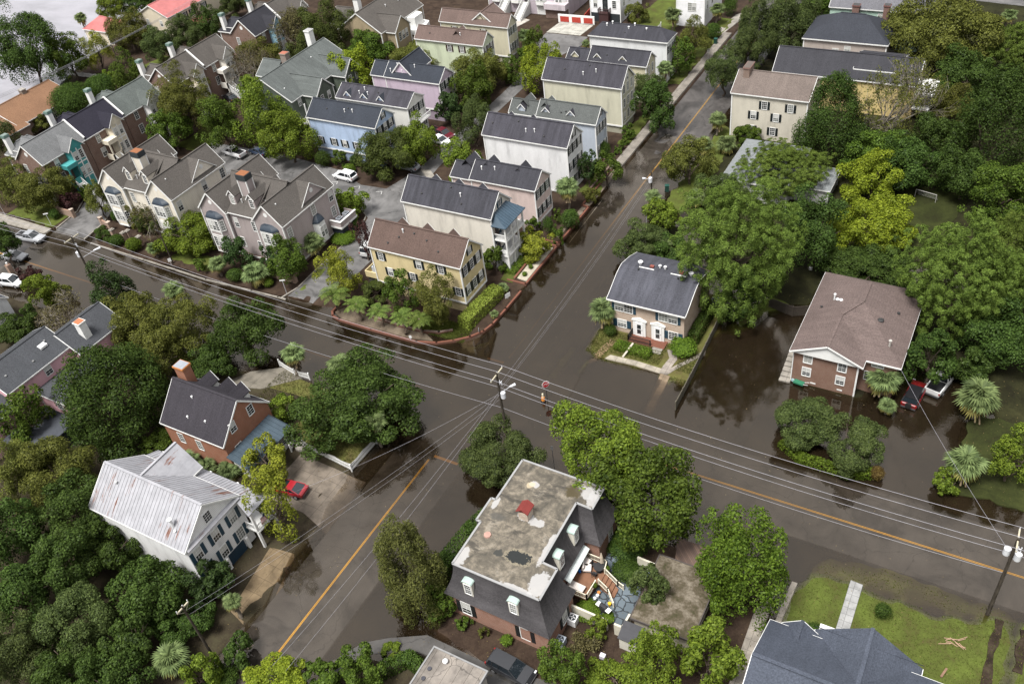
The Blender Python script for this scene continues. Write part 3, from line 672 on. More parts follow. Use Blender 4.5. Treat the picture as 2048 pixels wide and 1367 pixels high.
        if window:
            f, p, _ = win_meshes(round(w*.5, 2), round((zh-z0)*.72, 2), 2, 4, None)
            ob('window', f, o, (0, 0, z0+(zh-z0)*.2)); ob('pane', p, o, (0, 0, z0+(zh-z0)*.2))
        return o
    def done(s):
        R = s.root
        if s.wall.v: part('wall', s.wall, s.wm, R)
        if s.roof.v:
            s.roofp = part('roof', s.roof, s.rm, R)
            for x, y, z, col, r, h, cap in s.vents:
                m = MB(); m.tube((x, y, z-.3), (x, y, z+h), r, r, 8)
                if cap: m.tube((x, y, z+h), (x, y, z+h+.08), r*1.7, r*1.2, 8)
                part('vent_pipe', m, plain(col, .5), s.roofp)
        if s.trim.v: part('trim', s.trim, s.tm, R)
        return s

def railing(m, pts, z, h=.9, gap=.16, post=True):
    for a, b in zip(pts[:-1], pts[1:]):
        L = math.hypot(b[0]-a[0], b[1]-a[1]); n = max(2, int(L/gap)); za = a[2] if len(a) > 2 else z; zb = b[2] if len(b) > 2 else z
        m.bar((a[0], a[1], za+h), (b[0], b[1], zb+h), .08, .07); m.bar((a[0], a[1], za+.12), (b[0], b[1], zb+.12), .06, .06)
        for i in range(1, n):
            t = i/n; x, y, zz = a[0]+(b[0]-a[0])*t, a[1]+(b[1]-a[1])*t, za+(zb-za)*t
            m.box(x-.022, x+.022, y-.022, y+.022, zz+.12, zz+h)
        if post:
            for q, zz in ((a, za), (b, zb)): m.box(q[0]-.06, q[0]+.06, q[1]-.06, q[1]+.06, zz, zz+h+.06)
def stairs(m, x0, x1, y0, y1, z0, z1, along, n=8):
    for i in range(n):
        t0, t1 = i/n, (i+1)/n; z = z0+(z1-z0)*t1
        if along == 'x': m.box(*sorted((x0+(x1-x0)*t0, x0+(x1-x0)*t1)), y0, y1, z0-.05, z)
        else: m.box(x0, x1, *sorted((y0+(y1-y0)*t0, y0+(y1-y0)*t1)), z0-.05, z)

SLATE = (.058, .058, .07); PURP = (.066, .064, .078); BLUEG = (.05, .058, .075); GREYG = (.13, .14, .135); TAUPE = (.135, .122, .11); BROWNR = (.145, .098, .082); PINKR = (.19, .135, .118)

def row_house(name, label, x0, x1, y0, y1, ze, zr, wall, roof, floors=2, shut=BLACK, zb=1.6, southwins=(), dormers=(), attic=True, vents=(), left=None, streak=.35, pale=True, wcol=(.7, .7, .68), nw=3):
    wm = siding(wall); rm = shingle(roof, streak, 'x')
    h = House(name, label, (x1, y0), wm, rm, group='narrow gabled houses with their ends to the street' if x1 > -20 else 'narrow gabled houses along the inner court')
    if left:   # a lower rear piece at the west end
        xl, drop = left
        h.gable(x0, xl, y0+.25, y1-.25, zb, ze-drop*.4, zr-drop, 'x', ends=(1, 0)); h.gable(xl, x1, y0, y1, zb, ze, zr, 'x')
    else: h.gable(x0, x1, y0, y1, zb, ze, zr, 'x')
    w = y1-y0; m = (y0+y1)/2
    # raised base
    b = MB(); b.box(x0+.15, x1-.15, y0+.15, y1-.15, -.1, zb-.002); part('base', b, plain(mul(wall, .55), .8), h.root)
    t = h.trim; t.box(x0-.05, x1+.05, y0-.05, y0+.05, zb-.05, zb+.22); t.box(x1-.05, x1+.05, y0+.05, y1-.05, zb-.05, zb+.22)
    fh = (ze-zb)/floors
    us = [y0+w*f for f in ((.2, .5, .8) if nw == 3 else (.3, .7))]
    for k in range(floors): h.row('E', x1, us, zb+fh*k+fh*.32, w=round(w*.135, 2), h=1.45, shut=shut)
    if attic: h.win('E', x1, m, ze+.25, .62, .95, shut)
    # little return roof on the gable
    for u, z in southwins: h.win('S', y0, u, z, .75, 1.25, shut)
    for xx in dormers:
        h.dormer(xx, y1-.45, 'N', 1.5, ze-.3, ze+.95, .85, 2.0)
    sl = (zr-ze)/(m-y0)
    for fx, fy, c in vents:
        x = x0+(x1-x0)*fx; y = y0+(m-y0)*fy; h.vent(x, y, ze+sl*(y-y0)+.05, (.05, .05, .05) if c == 'b' else (.75, .75, .75), .09 if c == 'b' else .08, .12 if c == 'b' else .5)
    return h

h = row_house('gabled_house', 'pale yellow house with brown shingle roof and black shutters on the corner plot', -24.2, -9.45, 14.85, 20.25, 8.1, 10.6, (.66, .55, .31), BROWNR, 2, BLACK, 1.8,
    [(-22.6, 5.9), (-21.5, 3.5), (-16.2, 6.0), (-17.7, 3.6), (-12.6, 6.1), (-10.4, 3.0)], (-21.6, -17.4, -13.2), vents=[(.3, .5, 'b'), (.45, .75, 'b'), (.33, .72, 'w'), (.2, .2, 'b'), (.6, .6, 'b'), (.75, .3, 'b')], streak=.12)
d = MB(); d.box(-26.6, -24.3, 15.1, 18.3, 1.9, 2.0); d.box(-26.6, -26.5, 15.1, 18.3, 2.0, 2.9); d.box(-26.5, -24.3, 15.1, 15.2, 2.0, 2.9); d.box(-26.5, -24.3, 18.2, 18.3, 2.0, 2.9)
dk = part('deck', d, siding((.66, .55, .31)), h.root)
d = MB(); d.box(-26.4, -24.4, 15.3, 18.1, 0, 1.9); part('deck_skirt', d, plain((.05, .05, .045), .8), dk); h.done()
h2 = row_house('gabled_house', 'cream house with dark grey roof and white street porch under blue metal', -25.4, -10.6, 25.2, 30.6, 9.0, 11.5, (.74, .70, .62), SLATE, 3, NAVY, .6, [], (-22.5, -18.5, -14.5), vents=[(.2, .35, 'b'), (.63, .55, 'w'), (.66, .25, 'b'), (.5, .8, 'b')], streak=.5)
p = MB(); x0, x1, y0, y1 = -10.5, -8.55, 25.3, 30.5
p.box(x0, x1, y0, y1, 2.55, 2.75); p.box(x0, x1, y0, y1, 5.1, 5.3); p.box(x0, x1, y0, y1, 7.45, 7.65); p.box(x0, x1-.3, y0+.2, y1-.2, 0, 2.55)
pp = part('porch', p, TRIMW, h2.root)
for yy in (y0+.12, y0+1.8, y0+3.5, y1-.12):
    c = MB(); c.box(x1-.24, x1-.02, yy-.11, yy+.11, .0, 7.46); part('column', c, TRIMW, pp)
for z in (2.75, 5.3):
    r = MB(); railing(r, [(x0+.1, y0+.1), (x1-.12, y0+.1), (x1-.12, y1-.1)], z, .85, .17, False); part('railing', r, TRIMW, pp)
r = MB(); r.slab([(x1+.3, y0-.3, 7.65), (x1+.3, y1+.3, 7.65), (x0-.1, y1-.9, 9.1), (x0-.1, y0+.9, 9.1)], .1); r.slab([(x0-.1, y0-.3, 7.65), (x1+.3, y0-.3, 7.65), (x0-.1, y0+.9, 9.1)], .1); r.slab([(x1+.3, y1+.3, 7.65), (x0-.1, y1+.3, 7.65), (x0-.1, y1-.9, 9.1)], .1)
for i in range(13):
    t = i/12; yy = y0-.3+(y1-y0+.6)*t; yt = min(max(yy, y0+.9), y1-.9); k = 1-min(1, abs(yy-yt)/1.2); xe = x1+.3
    r.bar((xe, yy, 7.68), (xe+(x0-.1-xe)*max(k, .05), yy, 7.68+1.45*max(k, .05)), .05, .06)
part('porch_roof', r, metal_roof((.045, .075, .105), False), pp); 
for z in (3.0, 5.5):
    for yy in (26.3, 29.3): h2.door('E', -10.6, yy, z, .9, 2.0, (.08, .05, .04))
h2.done()
row_house('gabled_house', 'pale pink house on red brick footings with two dark roof levels by the tall palm', -24.0, -9.45, 35.75, 40.5, 7.55, 9.4, (.68, .55, .51), SLATE, 2, BLACK, 1.5, [], (-22, -18.5, -13), attic=False, vents=[(.35, .5, 'w'), (.5, .6, 'w')], left=(-20.3, .8), streak=.3).done()
h = row_house('gabled_house', 'white house with long streaked grey roof beside the pale blue grey house', -24.3, -9.45, 46.65, 51.75, 8.8, 11.15, (.80, .80, .80), PURP, 3, BLACK, .4, [], (-21.5, -17.5), vents=[(.5, .35, 'w'), (.6, .4, 'w'), (.38, .75, 'b'), (.72, .25, 'b'), (.08, .5, 'b')], streak=.5); h.done()
h = row_house('gabled_house', 'pale blue grey house with light grey shingles and dark dormers', -25.4, -9.45, 56.9, 60.9, 7.55, 9.4, (.48, .53, .60), GREYG, 2, BLACK, .5, [], (-23, -19), vents=[(.45, .6, 'b'), (.65, .4, 'b'), (.6, .3, 'b')], left=(-20, .5), streak=.1)
for xx in (-23.2, -18.6, -14.0): h.dormer(xx, 57.35, 'S', 1.3, 7.3, 8.2, .7, 1.6, roofm=shingle(SLATE, .2, 'x'), window=False)
h.done()
row_house('gabled_house', 'tall cream green house with a blank side wall and streaked dark roof', -24.2, -9.45, 67.35, 72.6, 8.9, 11.45, (.60, .58, .45), PURP, 3, (.6, .58, .48), 1.6, [], (), attic=True, vents=[(.25, .5, 'b'), (.5, .35, 'w'), (.65, .55, 'w'), (.55, .8, 'b')], streak=.45, nw=3).done()
h = row_house('gabled_house', 'cream house with three small roof gables tucked behind the tall cream green house', -25.6, -9.9, 79.15, 83.3, 7.5, 9.15, (.62, .58, .42), SLATE, 2, (.6, .58, .48), 1.2, [], (), attic=False, vents=[(.5, .4, 'b')], left=(-21, .7), streak=.3, nw=2)
for xx in (-24, -19.5, -14.5): h.dormer(xx, 79.6, 'S', 1.3, 7.2, 7.9, .7, 1.5, window=False)
h.done()
h = House('hipped_house', 'long white house with a dark hipped roof, last before the tall white mansions', (-9.4, 88), siding((.76, .77, .77)), shingle(SLATE, .4, 'x'))
h.hip(-24.9, -9.5, 88.0, 92.2, .4, 8.2, 9.95, ridge=((-23.3, 90.1), (-11.5, 90.1))); h.row('E', -9.5, [89, 90.1, 91.2], 5.6, w=.6, h=1.4, shut=BLACK); h.row('E', -9.5, [89, 90.1, 91.2], 2.4, w=.6, h=1.4, shut=BLACK)
for x, y, z in ((-22, 89.6, 9.6), (-21, 90, 9.9), (-17.5, 89.4, 9.4), (-16.5, 90, 9.9), (-14, 89.5, 9.4)): h.vent(x, y, z, (.75, .75, .75), .12, .35)
h.vent(-21, 88.8, 8.8, (.05, .05, .05), .1, .15); h.vent(-18, 88.7, 8.8, (.05, .05, .05), .1, .15); h.done()

# inner court
h = row_house('gabled_house', 'sky blue house with slate blue roof facing the parking court', -59.3, -44.6, 44.45, 49.85, 8.0, 10.1, (.43, .54, .72), BLUEG, 2, BLACK, 2.0, [(-57.6, 3.0), (-54.6, 3.0), (-52.2, 3.0), (-49.6, 3.0)], (), vents=[(.25, .5, 'b'), (.52, .5, 'w'), (.63, .55, 'w'), (.55, .7, 'b')], streak=.1)
b = MB(); b.box(-60.6, -59.4, 45.2, 48.6, 1.9, 2.05); railing(b, [(-59.4, 45.2), (-60.6, 45.2), (-60.6, 48.6)], 2.05); part('side_porch', b, TRIMW, h.root); h.done()
h = row_house('gabled_house', 'white house with mottled purple grey roof just behind the sky blue house', -58.8, -43.3, 52.35, 57.35, 8.0, 9.55, (.74, .73, .68), PURP, 2, BLACK, 1.6, [], (), attic=False, vents=[(.35, .7, 'w'), (.3, .4, 'w'), (.42, .4, 'w'), (.55, .6, 'b')], streak=.55)
for xx in (-56.5, -52.8, -49.2): h.dormer(xx, 52.7, 'S', 1.4, 7.6, 8.4, .75, 1.6, mat=siding((.43, .54, .72)), roofm=shingle(BLUEG, .1, 'x'), window=False)
b = MB(); b.box(-43.2, -42.0, 53, 57, 4.3, 4.45); railing(b, [(-43.2, 53), (-42.0, 53), (-42.0, 57)], 4.45); part('balcony', b, TRIMW, h.root); h.done()
h = row_house('gabled_house', 'lavender house with slate roof and a taller crossing gable behind', -58.3, -43.0, 62.3, 67.1, 8.0, 9.85, (.56, .46, .55), BLUEG, 2, BLACK, 2.4, [], (-52,), attic=False, vents=[(.35, .7, 'w'), (.6, .75, 'w'), (.28, .3, 'w'), (.36, .3, 'w'), (.45, .3, 'w')], left=(-55, .2), streak=.1)
h.gable(-53.5, -49.5, 63, 69.5, 4, 8.6, 10.7, 'y', corners=False); h.done()
h = row_house('gabled_house', 'pale mint house with a pinkish roof and dark brown shutters', -59.4, -43.7, 79.25, 83.15, 8.0, 9.75, (.60, .66, .48), PINKR, 2, (.05, .03, .025), 1.4, [(-51.5, 5.9), (-48.6, 5.9)], (-50,), attic=False, vents=[(.2, .4, 'b'), (.65, .5, 'w')], streak=.1); h.done()
h = row_house('gabled_house', 'cream house with pinkish roof and olive shutters behind the pale mint house', -59.3, -43.3, 88.4, 91.9, 8.0, 9.8, (.62, .58, .43), PINKR, 2, DGREEN, 1.6, [(-56, 5.6), (-49, 5.6)], (-50,), attic=False, vents=[(.65, .6, 'b')], streak=.1)
h.gable(-52, -47, 89, 94, 5, 8.2, 10.1, 'y', corners=False); h.done()

# ------------------------------------------------ the two mansions with twin front gables
def mansion(name, label, X, col, sh, base=.8):
    wm = siding(col); rm = shingle(TAUPE, .05, 'y'); h = House(name, label, (X, 14), wm, rm, group='mansions with twin front gables')
    w = 17.0; y0, y1 = 14.2, 26.0; z0 = base; ze = 8.4; zr = 11.2
    xw0, xw1, xe0, xe1 = X-16.6, X-11.3, X-5.6, X-.1
    h.gable(xw0, xw1, y0, y1, z0, ze, zr, 'y'); h.gable(xe0, xe1, y0, y1, z0, ze, zr, 'y')
    h.gable(xw1+.1, xe0-.1, y0+.5, y1-2.0, z0, ze-.02, 11.75, 'x', ends=(0, 0), o=.3, mid=y0+6.1, corners=False)
    # roof of the middle runs into both wings
    h.gable(xw0+2.6, xe1-2.6, y0+3.4, y1-3.4, 8.6, 9.6, 11.72, 'x', ends=(0, 0), o=.1, walls=False)
    h.trim.box(xw0-.04, xe1+.05, y0-.06, y0+.03, z0-.05, z0+.25); h.trim.box(xe1-.03, xe1+.06, y0+.03, y1, z0-.05, z0+.25)
    b = MB(); b.box(xw0+.1, xe1-.1, y0+.1, y1-.1, -.1, z0-.052); part('foundation', b, brick((.18, .09, .065), (.2, .18, .16), (.14, .07, .05)), h.root)
    bm = metal_roof((.03, .042, .058), False)
    # two-storey bays with curved metal caps under each gable
    for cx in ((xw0+xw1)/2, (xe0+xe1)/2):
        g = MB(); poly = [(cx-1.7, y0), (cx-1.1, y0-.8), (cx+1.1, y0-.8), (cx+1.7, y0)]; g.prism(poly, z0+.1, 7.1); o = part('bay', g, wm, h.root)
        tb = MB()
        for px, py in poly[1:3]: tb.box(px-.1, px+.1, py-.06, py+.1, z0+.1, 7.08)
        for zz in (z0+.12, 3.95, 4.7, 6.85): tb.box(cx-1.0, cx+1.0, y0-.85, y0-.7, zz, zz+.2)
        part('bay_trim', tb, TRIMW, o); c = MB()
        for k in range(5):
            f0, f1 = k/5, (k+1)/5; s0, s1 = 1-f0**1.6*.62, 1-f1**1.6*.62; z0_, z1_ = 7.1+.85*f0**.8, 7.1+.85*f1**.8
            A = [(cx+(px-cx)*s0*1.1, y0+.05-(y0-py)*s0*1.15) for px, py in poly]; B = [(cx+(px-cx)*s1*1.1, y0+.05-(y0-py)*s1*1.15) for px, py in poly]
            for j in range(3): c.face([(*A[j], z0_), (*A[j+1], z0_), (*B[j+1], z1_), (*B[j], z1_)])
        c.face([(cx+(px-cx)*.42, y0+.05-(y0-py)*.44, 7.95) for px, py in poly])
        for j in np.linspace(-1.0, 1.0, 8): c.bar((cx+j*1.15, y0-.86, 7.13), (cx+j*.5, y0-.3, 7.98), .05, .06)
        part('bay_cap', c, bm, o)
        for zz in (2.0, 5.0):
            for dx in (-.72, 0, .72): h.win('S', y0-.8, cx+dx, zz, .56, 1.7, None, 2, 4, tw=.07)
            f, p, _ = win_meshes(.55, 1.7, 2, 4, None)
            q = ob('window', f, h.root, (cx+1.42-h.root.location.x, y0-.42-h.root.location.y, zz), math.atan2(.8, .6)); ob('pane', p, q)
        q = MB(); q.tube((cx, y0-.02, 9.5), (cx, y0+.1, 9.5), .36, .36, 20); part('gable_vent', q, TRIMW, h.root)
    for zz in (2.1, 5.6): h.row('S', y0+.5, [xw1+1.1, xe0-1.0], zz, w=.75, h=1.6)
    for yy, zz in ((15.3, 5.6), (21.0, 6.1), (25.2, 6.0), (15.6, 2.1), (25.0, 3.4)): h.win('E', xe1, yy, zz, .85, 1.6)
    g = MB(); poly = [(xe1, 20.0), (xe1+.8, 20.5), (xe1+.8, 21.8), (xe1, 22.3)]; g.prism(poly, 1.5, 4.9); o = part('bay', g, TRIMW, h.root)
    c = MB()
    for k in range(4):
        f0, f1 = k/4, (k+1)/4; s0, s1 = 1-f0**1.5*.7, 1-f1**1.5*.7
        A = [(xe1-.05+(px-xe1)*s0*1.15, 21.15+(py-21.15)*s0*1.1) for px, py in poly]; B = [(xe1-.05+(px-xe1)*s1*1.15, 21.15+(py-21.15)*s1*1.1) for px, py in poly]
        for j in range(3): c.face([(*A[j], 4.9+1.1*f0), (*A[j+1], 4.9+1.1*f0), (*B[j+1], 4.9+1.1*f1), (*B[j], 4.9+1.1*f1)])
    part('bay_cap', c, bm, o); h.row('E', xe1+.8, [20.8, 21.5], 2.4, w=.5, h=1.7)
    # chimney, dormers and a side gable
    h.chimney(X-9.6, X-7.9, 17.0, 18.3, 9.0, 12.6, siding(mul(col, .95)), trimcorners=True)
    for dx in (-10.6, -6.7): h.dormer(X+dx, y0+1.5, 'S', 1.35, 8.7, 10.6, .8, 3.0)
    for dx in (-10.4, -7.2): h.dormer(X+dx, y1-3.8, 'N', 1.3, 8.9, 10.0, .8, 2.2, window=False)
    g = MB(); h.dormer(xe1-.2, 21.8, 'E', 5.4, 8.3, 8.6, 2.5, 2.2, window=False); q = MB(); q.tube((xe1-.25, 21.8, 9.8), (xe1-.13, 21.8, 9.8), .36, .36, 18); part('gable_vent', q, TRIMW, h.root)
    for x, y, z in ((X-2.0, 16.0, 10.2), (X-9.0, 16.0, 9.6)): h.vent(x, y, z, (.6, .6, .6), .07, .3)
    return h
h = mansion('mansion', 'mauve mansion with taupe shingle roof and two blue capped bays above the palms', -39.4, (.40, .345, .335), None)
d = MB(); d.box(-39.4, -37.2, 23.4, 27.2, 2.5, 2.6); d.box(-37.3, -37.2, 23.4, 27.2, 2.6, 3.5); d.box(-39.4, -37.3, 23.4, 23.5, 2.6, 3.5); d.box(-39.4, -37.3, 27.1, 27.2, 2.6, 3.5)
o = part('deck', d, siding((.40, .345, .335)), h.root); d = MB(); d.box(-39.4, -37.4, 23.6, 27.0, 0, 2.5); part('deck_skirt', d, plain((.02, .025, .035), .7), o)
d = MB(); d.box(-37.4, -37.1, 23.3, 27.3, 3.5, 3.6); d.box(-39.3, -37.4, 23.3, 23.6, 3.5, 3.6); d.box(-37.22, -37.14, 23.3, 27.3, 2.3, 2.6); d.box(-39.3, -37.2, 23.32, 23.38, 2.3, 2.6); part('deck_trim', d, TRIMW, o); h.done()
mansion('mansion', 'cream mansion with taupe shingle roof and two blue capped bays behind the brick gate piers', -62.2, (.80, .74, .63), None).done()

# ------------------------------------------------ brick townhouses on the west side
TBRICK = brick((.22, .125, .095), (.26, .23, .2), (.17, .085, .06)); COPPER = (.22, .38, .32)
def townhouse(label, y0, y1, roof, bay, wall=None, chim=WHITE, dx=0.0, ends=(1, 1), porch=True):
    L = y1-y0; rm = shingle(roof, .12, 'y'); h = House('townhouse', label, (-96+dx, y0), wall or TBRICK, rm, group='brick townhouses on the west side')
    x0, x1 = -102.6+dx, -95.6+dx
    h.gable(x0, x1, y0, y1, 0, 8.0, 11.0, 'y', ends=ends, corners=False)
    h.hip(x0-4.4, x0-.05, y0+1.0, y1-2.5, 0, 7.6, 9.6, ridge=((x0-2.3, y0+2.5), (x0-2.3, y1-4.2)))
    h.gable(x0-2.4, x0+2, y0+1.3, y1-2.8, 7.7, 8.5, 9.8, 'x', ends=(0, 0), walls=False, o=.1)
    # three-storey projecting bay with its own gable
    yb = y1-L*.34; w = 1.5; g = MB(); g.prism([(x1, yb-w), (x1+1.5, yb-w*.75), (x1+1.5, yb+w*.75), (x1, yb+w)], .3, 8.2); o = part('bay', g, paint(bay), h.root)
    h.dormer(x1+1.6, yb, 'E', 3.3, 8.15, 8.2, 1.9, 3.6, mat=paint(bay), window=False)
    t = MB()
    for yy in (-w*.75, 0, w*.75): t.box(x1+1.5, x1+1.56, yb+yy-.09, yb+yy+.09, .4, 8.1)
    for zz in (2.6, 5.4): t.box(x1+1.5, x1+1.555, yb-w*.75+.09, yb-.09, zz-.1, zz+.1); t.box(x1+1.5, x1+1.555, yb+.09, yb+w*.75-.09, zz-.1, zz+.1)
    part('bay_trim', t, TRIMW, o)
    for zz in (3.0, 6.0): h.row('E', x1+1.5, [yb-.58, yb+.58], zz, w=.62, h=1.5, nc=2)
    # small entrance gable and balcony
    ye = y0+L*.28
    h.win('E', x1, ye, 6.0, .8, 1.35); h.win('E', x1, ye, 3.2, .9, 1.6)
    if porch:
        b = MB(); b.box(x1, x1+2.0, ye+.2, ye+2.4, 2.3, 2.5); b.box(x1+1.9, x1+2.0, ye+.2, ye+2.4, 2.5, 3.5); b.box(x1, x1+1.9, ye+.2, ye+.3, 2.5, 3.5); b.box(x1+1.8, x1+2.0, ye+.2, ye+.42, 0, 5.4); b.box(x1+1.8, x1+2.0, ye+2.2, ye+2.4, 0, 5.4); b.box(x1, x1+2.0, ye+.2, ye+2.4, 5.4, 6.2)
        o = part('porch', b, paint(bay), h.root)
        s = MB(); stairs(s, x1+4.6, x1+2.0, ye+.5, ye+1.7, .2, 2.4, 'x', 9); part('steps', s, paint((.6, .6, .58)), o)
        r = MB(); railing(r, [(x1+4.6, ye+.5, .2), (x1+2.0, ye+.5, 2.4)], 0, .85); railing(r, [(x1+4.6, ye+1.7, .2), (x1+2.0, ye+1.7, 2.4)], 0, .85); part('railing', r, TRIMW, o)
    h.chimney(x0-3.2, x0-2.3, y0+.9, y0+1.8, 7.5, 10.9, chim, (.13, .2, .175), (.16, .2, .18), .5)
    if ends[0]:
        h.row('S', y0, [x0+1.6, x1-1.6], 2.4, w=.75, h=1.5); h.row('S', y0, [x0+1.6], 5.4, w=.75, h=1.5)
        q = MB(); q.tube(((x0+x1)/2, y0-.02, 9.2), ((x0+x1)/2, y0+.1, 9.2), .4, .4, 18); part('gable_vent', q, TRIMW, h.root)
        h.dormer(x1-2.0, y0-.9, 'S', 2.0, .3, 4.6, .9, .9, mat=TRIMW)
    if ends[1] == 0: h.trim.bar((x0-.2, y1, 8.25), ((x0+x1)/2, y1, 11.2), .22, .3); h.trim.bar((x1+.2, y1, 8.25), ((x0+x1)/2, y1, 11.2), .22, .3)
    return h
TEAL = (.06, .27, .27)
townhouse('brick townhouse with pale grey roof and teal painted bay, next to the driveway', 15.6, 24.9, (.22, .225, .23), TEAL, ends=(1, 0)).done()
townhouse('brick townhouse with near black roof between the teal bay and the white bay', 25.0, 34.2, (.035, .033, .05), (.66, .60, .48), ends=(0, 0)).done()
townhouse('brick townhouse with grey green roof and white bay at the north end of its trio', 34.3, 43.6, (.15, .17, .16), (.74, .74, .72), ends=(0, 1), porch=False).done()
townhouse('brick townhouse with taupe roof and oval vent, behind the spreading olive tree', 47.6, 55.9, TAUPE, (.60, .54, .45), dx=-.2, ends=(1, 0)).done()
townhouse('brick townhouse with taupe roof and pale triangular bay gable, by the small black car', 56.0, 64.4, TAUPE, (.66, .63, .57), dx=-.2, ends=(0, 1)).done()
townhouse('brick townhouse with dark slate roof and sky blue bay, nearer of the far pair', 72.0, 80.6, (.045, .045, .055), (.25, .42, .52), dx=-.6, ends=(1, 0), porch=False).done()
townhouse('brick townhouse with taupe roof and white bay, farther of the far pair', 80.7, 89.5, TAUPE, (.66, .64, .58), dx=-.6, ends=(0, 1), porch=False).done()

# ------------------------------------------------ grey green house with two chimneys, and the tan one behind
h = House('gabled_house', 'sprawling grey green shingled house with a white and a brick chimney', (-70, 58), siding((.10, .12, .095)), shingle((.14, .155, .15), .3, 'y'))
h.gable(-80.5, -68.0, 50, 69, .4, 7.0, 10.6, 'y', corners=False)
for yy, dpt in ((55.6, 4.5), (64.4, 4.5)):
    h.gable(-74, -64.6, yy-2.4, yy+2.4, .4, 7.0, 9.4, 'x', ends=(0, 1), corners=True)
    h.row('E', -64.6, [yy-1, yy+1], 5.0, w=.7, h=1.4); h.row('E', -64.6, [yy-1, yy+1], 2.0, w=.7, h=1.4)
h.gable(-82.5, -78, 57, 63, 4, 7.4, 9.4, 'x', ends=(1, 0), corners=False); h.win('E', -68, 52.0, 5.2, .8, 1.2)
b = MB(); b.box(-68, -65.2, 50.2, 53.0, 2.4, 2.6); railing(b, [(-68, 50.2), (-65.2, 50.2), (-65.2, 53.0)], 2.6); b.box(-65.4, -65.2, 50.2, 50.4, 0, 6.6); part('porch', b, TRIMW, h.root)
s = MB(); stairs(s, -62.6, -65.2, 50.6, 52.0, .2, 2.5, 'x', 9); part('steps', s, paint((.6, .6, .58)), h.root)
h.chimney(-76.6, -75.4, 66.6, 67.9, 8.5, 12.6, WHITE, (.7, .7, .68), (.3, .3, .3), .25); h.chimney(-76.2, -74.8, 58.2, 59.3, 9.3, 11.6, brick((.3, .2, .16), (.3, .28, .25), (.22, .2, .19)), (.3, .24, .2), (.32, .11, .07), .2)
for x, y, z in ((-72.4, 62.4, 9.4), (-71.0, 56.6, 8.6), (-70.4, 51.5, 8.2)): h.vent(x, y, z, (.7, .7, .7), .08, .3)
h.done()
h = House('gabled_house', 'tan shingled house with a white chimney and angled white balconies behind the bare topped trees', (-70, 85), siding((.36, .29, .19)), shingle(TAUPE, .1, 'y'))
h.gable(-80, -69.0, 80.5, 96, .4, 7.6, 11.2, 'y', corners=True); h.gable(-74, -66.5, 82.0, 87.2, .4, 7.4, 9.8, 'x', ends=(0, 1)); h.gable(-85, -79, 84, 90, .4, 7.0, 9.4, 'x', ends=(1, 0))
h.row('E', -66.5, [83.4, 84.6, 85.8], 5.0, w=.7, h=1.6); h.row('E', -69.0, [89, 92], 5.2, w=.8, h=1.5)
b = MB(); b.prism([(-69, 88.2), (-66.4, 88.8), (-65.6, 91.5), (-66.4, 94.2), (-69, 94.8)], 4.0, 5.0); b.prism([(-69, 89.4), (-67, 90), (-67, 93), (-69, 93.6)], 5.0, 7.2); part('balcony', b, TRIMW, h.root)
h.chimney(-78.2, -77.0, 84.6, 85.8, 7.5, 12.2, WHITE, (.7, .7, .68), (.3, .3, .3), .25); h.vent(-72, 92, 10, (.7, .7, .7), .08, .3); h.vent(-72.5, 88, 10, (.7, .7, .7), .08, .3); h.done()

# ------------------------------------------------ duplex with the swept roof
DB = brick((.58, .44, .33), (.56, .51, .44), (.34, .22, .155))
h = House('duplex', 'brick duplex with swept blue grey roof, twin white doors and blue shutters, ringed by water', (15, 18.4), DB, shingle((.085, .087, .105), .45, 'x'))
X0, X1, Y0, YR, Y1 = 10.1, 19.9, 18.9, 23.4, 28.1
prof = [(Y0-.5, 5.42), (Y0+.1, 5.62), (Y0+.9, 6.0), (Y0+1.8, 6.5), (Y0+2.8, 7.02), (Y0+3.7, 7.32), (YR, 7.46), (YR+2.4, 6.9), (Y1+.25, 5.9)]
for (a, za), (b, zb) in zip(prof[:-1], prof[1:]):
    h.roof.slab([(X0-.3, a, za), (X1+.3, a, za), (X1+.3, b, zb), (X0-.3, b, zb)], .14)
    for x in (X0-.32, X1+.32): h.trim.bar((x, a, za-.08), (x, b, zb-.08), .05, .18)
h.trim.box(X0-.3, X1+.3, Y0-.56, Y0-.5, 5.22, 5.42)
h.wall.box(X0, X1, Y0, Y1, -.3, 5.3)
pl = [(b, z-.2) for b, z in prof[1:-1]]
for xa, xb in ((X0, X0+.15), (X1-.15, X1)):
    i = len(h.wall.v); n = len(pl)+2; ring = [(Y0, 5.25)]+pl+[(Y1, 5.25)]
    for x in (xa, xb): h.wall.v += [(x, b, z) for b, z in ring]
    h.wall.f += [tuple(range(i, i+n)), tuple(range(i+n, i+2*n))[::-1]]+[(i+k, i+n+k, i+n+(k+1) % n, i+(k+1) % n) for k in range(n)]
for u in (11.9, 17.8):
    for q in (-.62, .62): h.win('S', Y0, u+q, 3.55, 1.1, 1.15, None, 3, 4)
    for q in (-1.62, 1.3):
        m = MB(); m.box(u+q, u+q+.34, Y0-.07, Y0+.02, 3.5, 4.75); part('shutter', m, paint(NAVY), h.root)
for u, c in ((11.6, (.012, .016, .017)), (18.5, NAVY)): h.win('S', Y0, u, .95, 1.15, 1.15, NAVY, 3, 4)
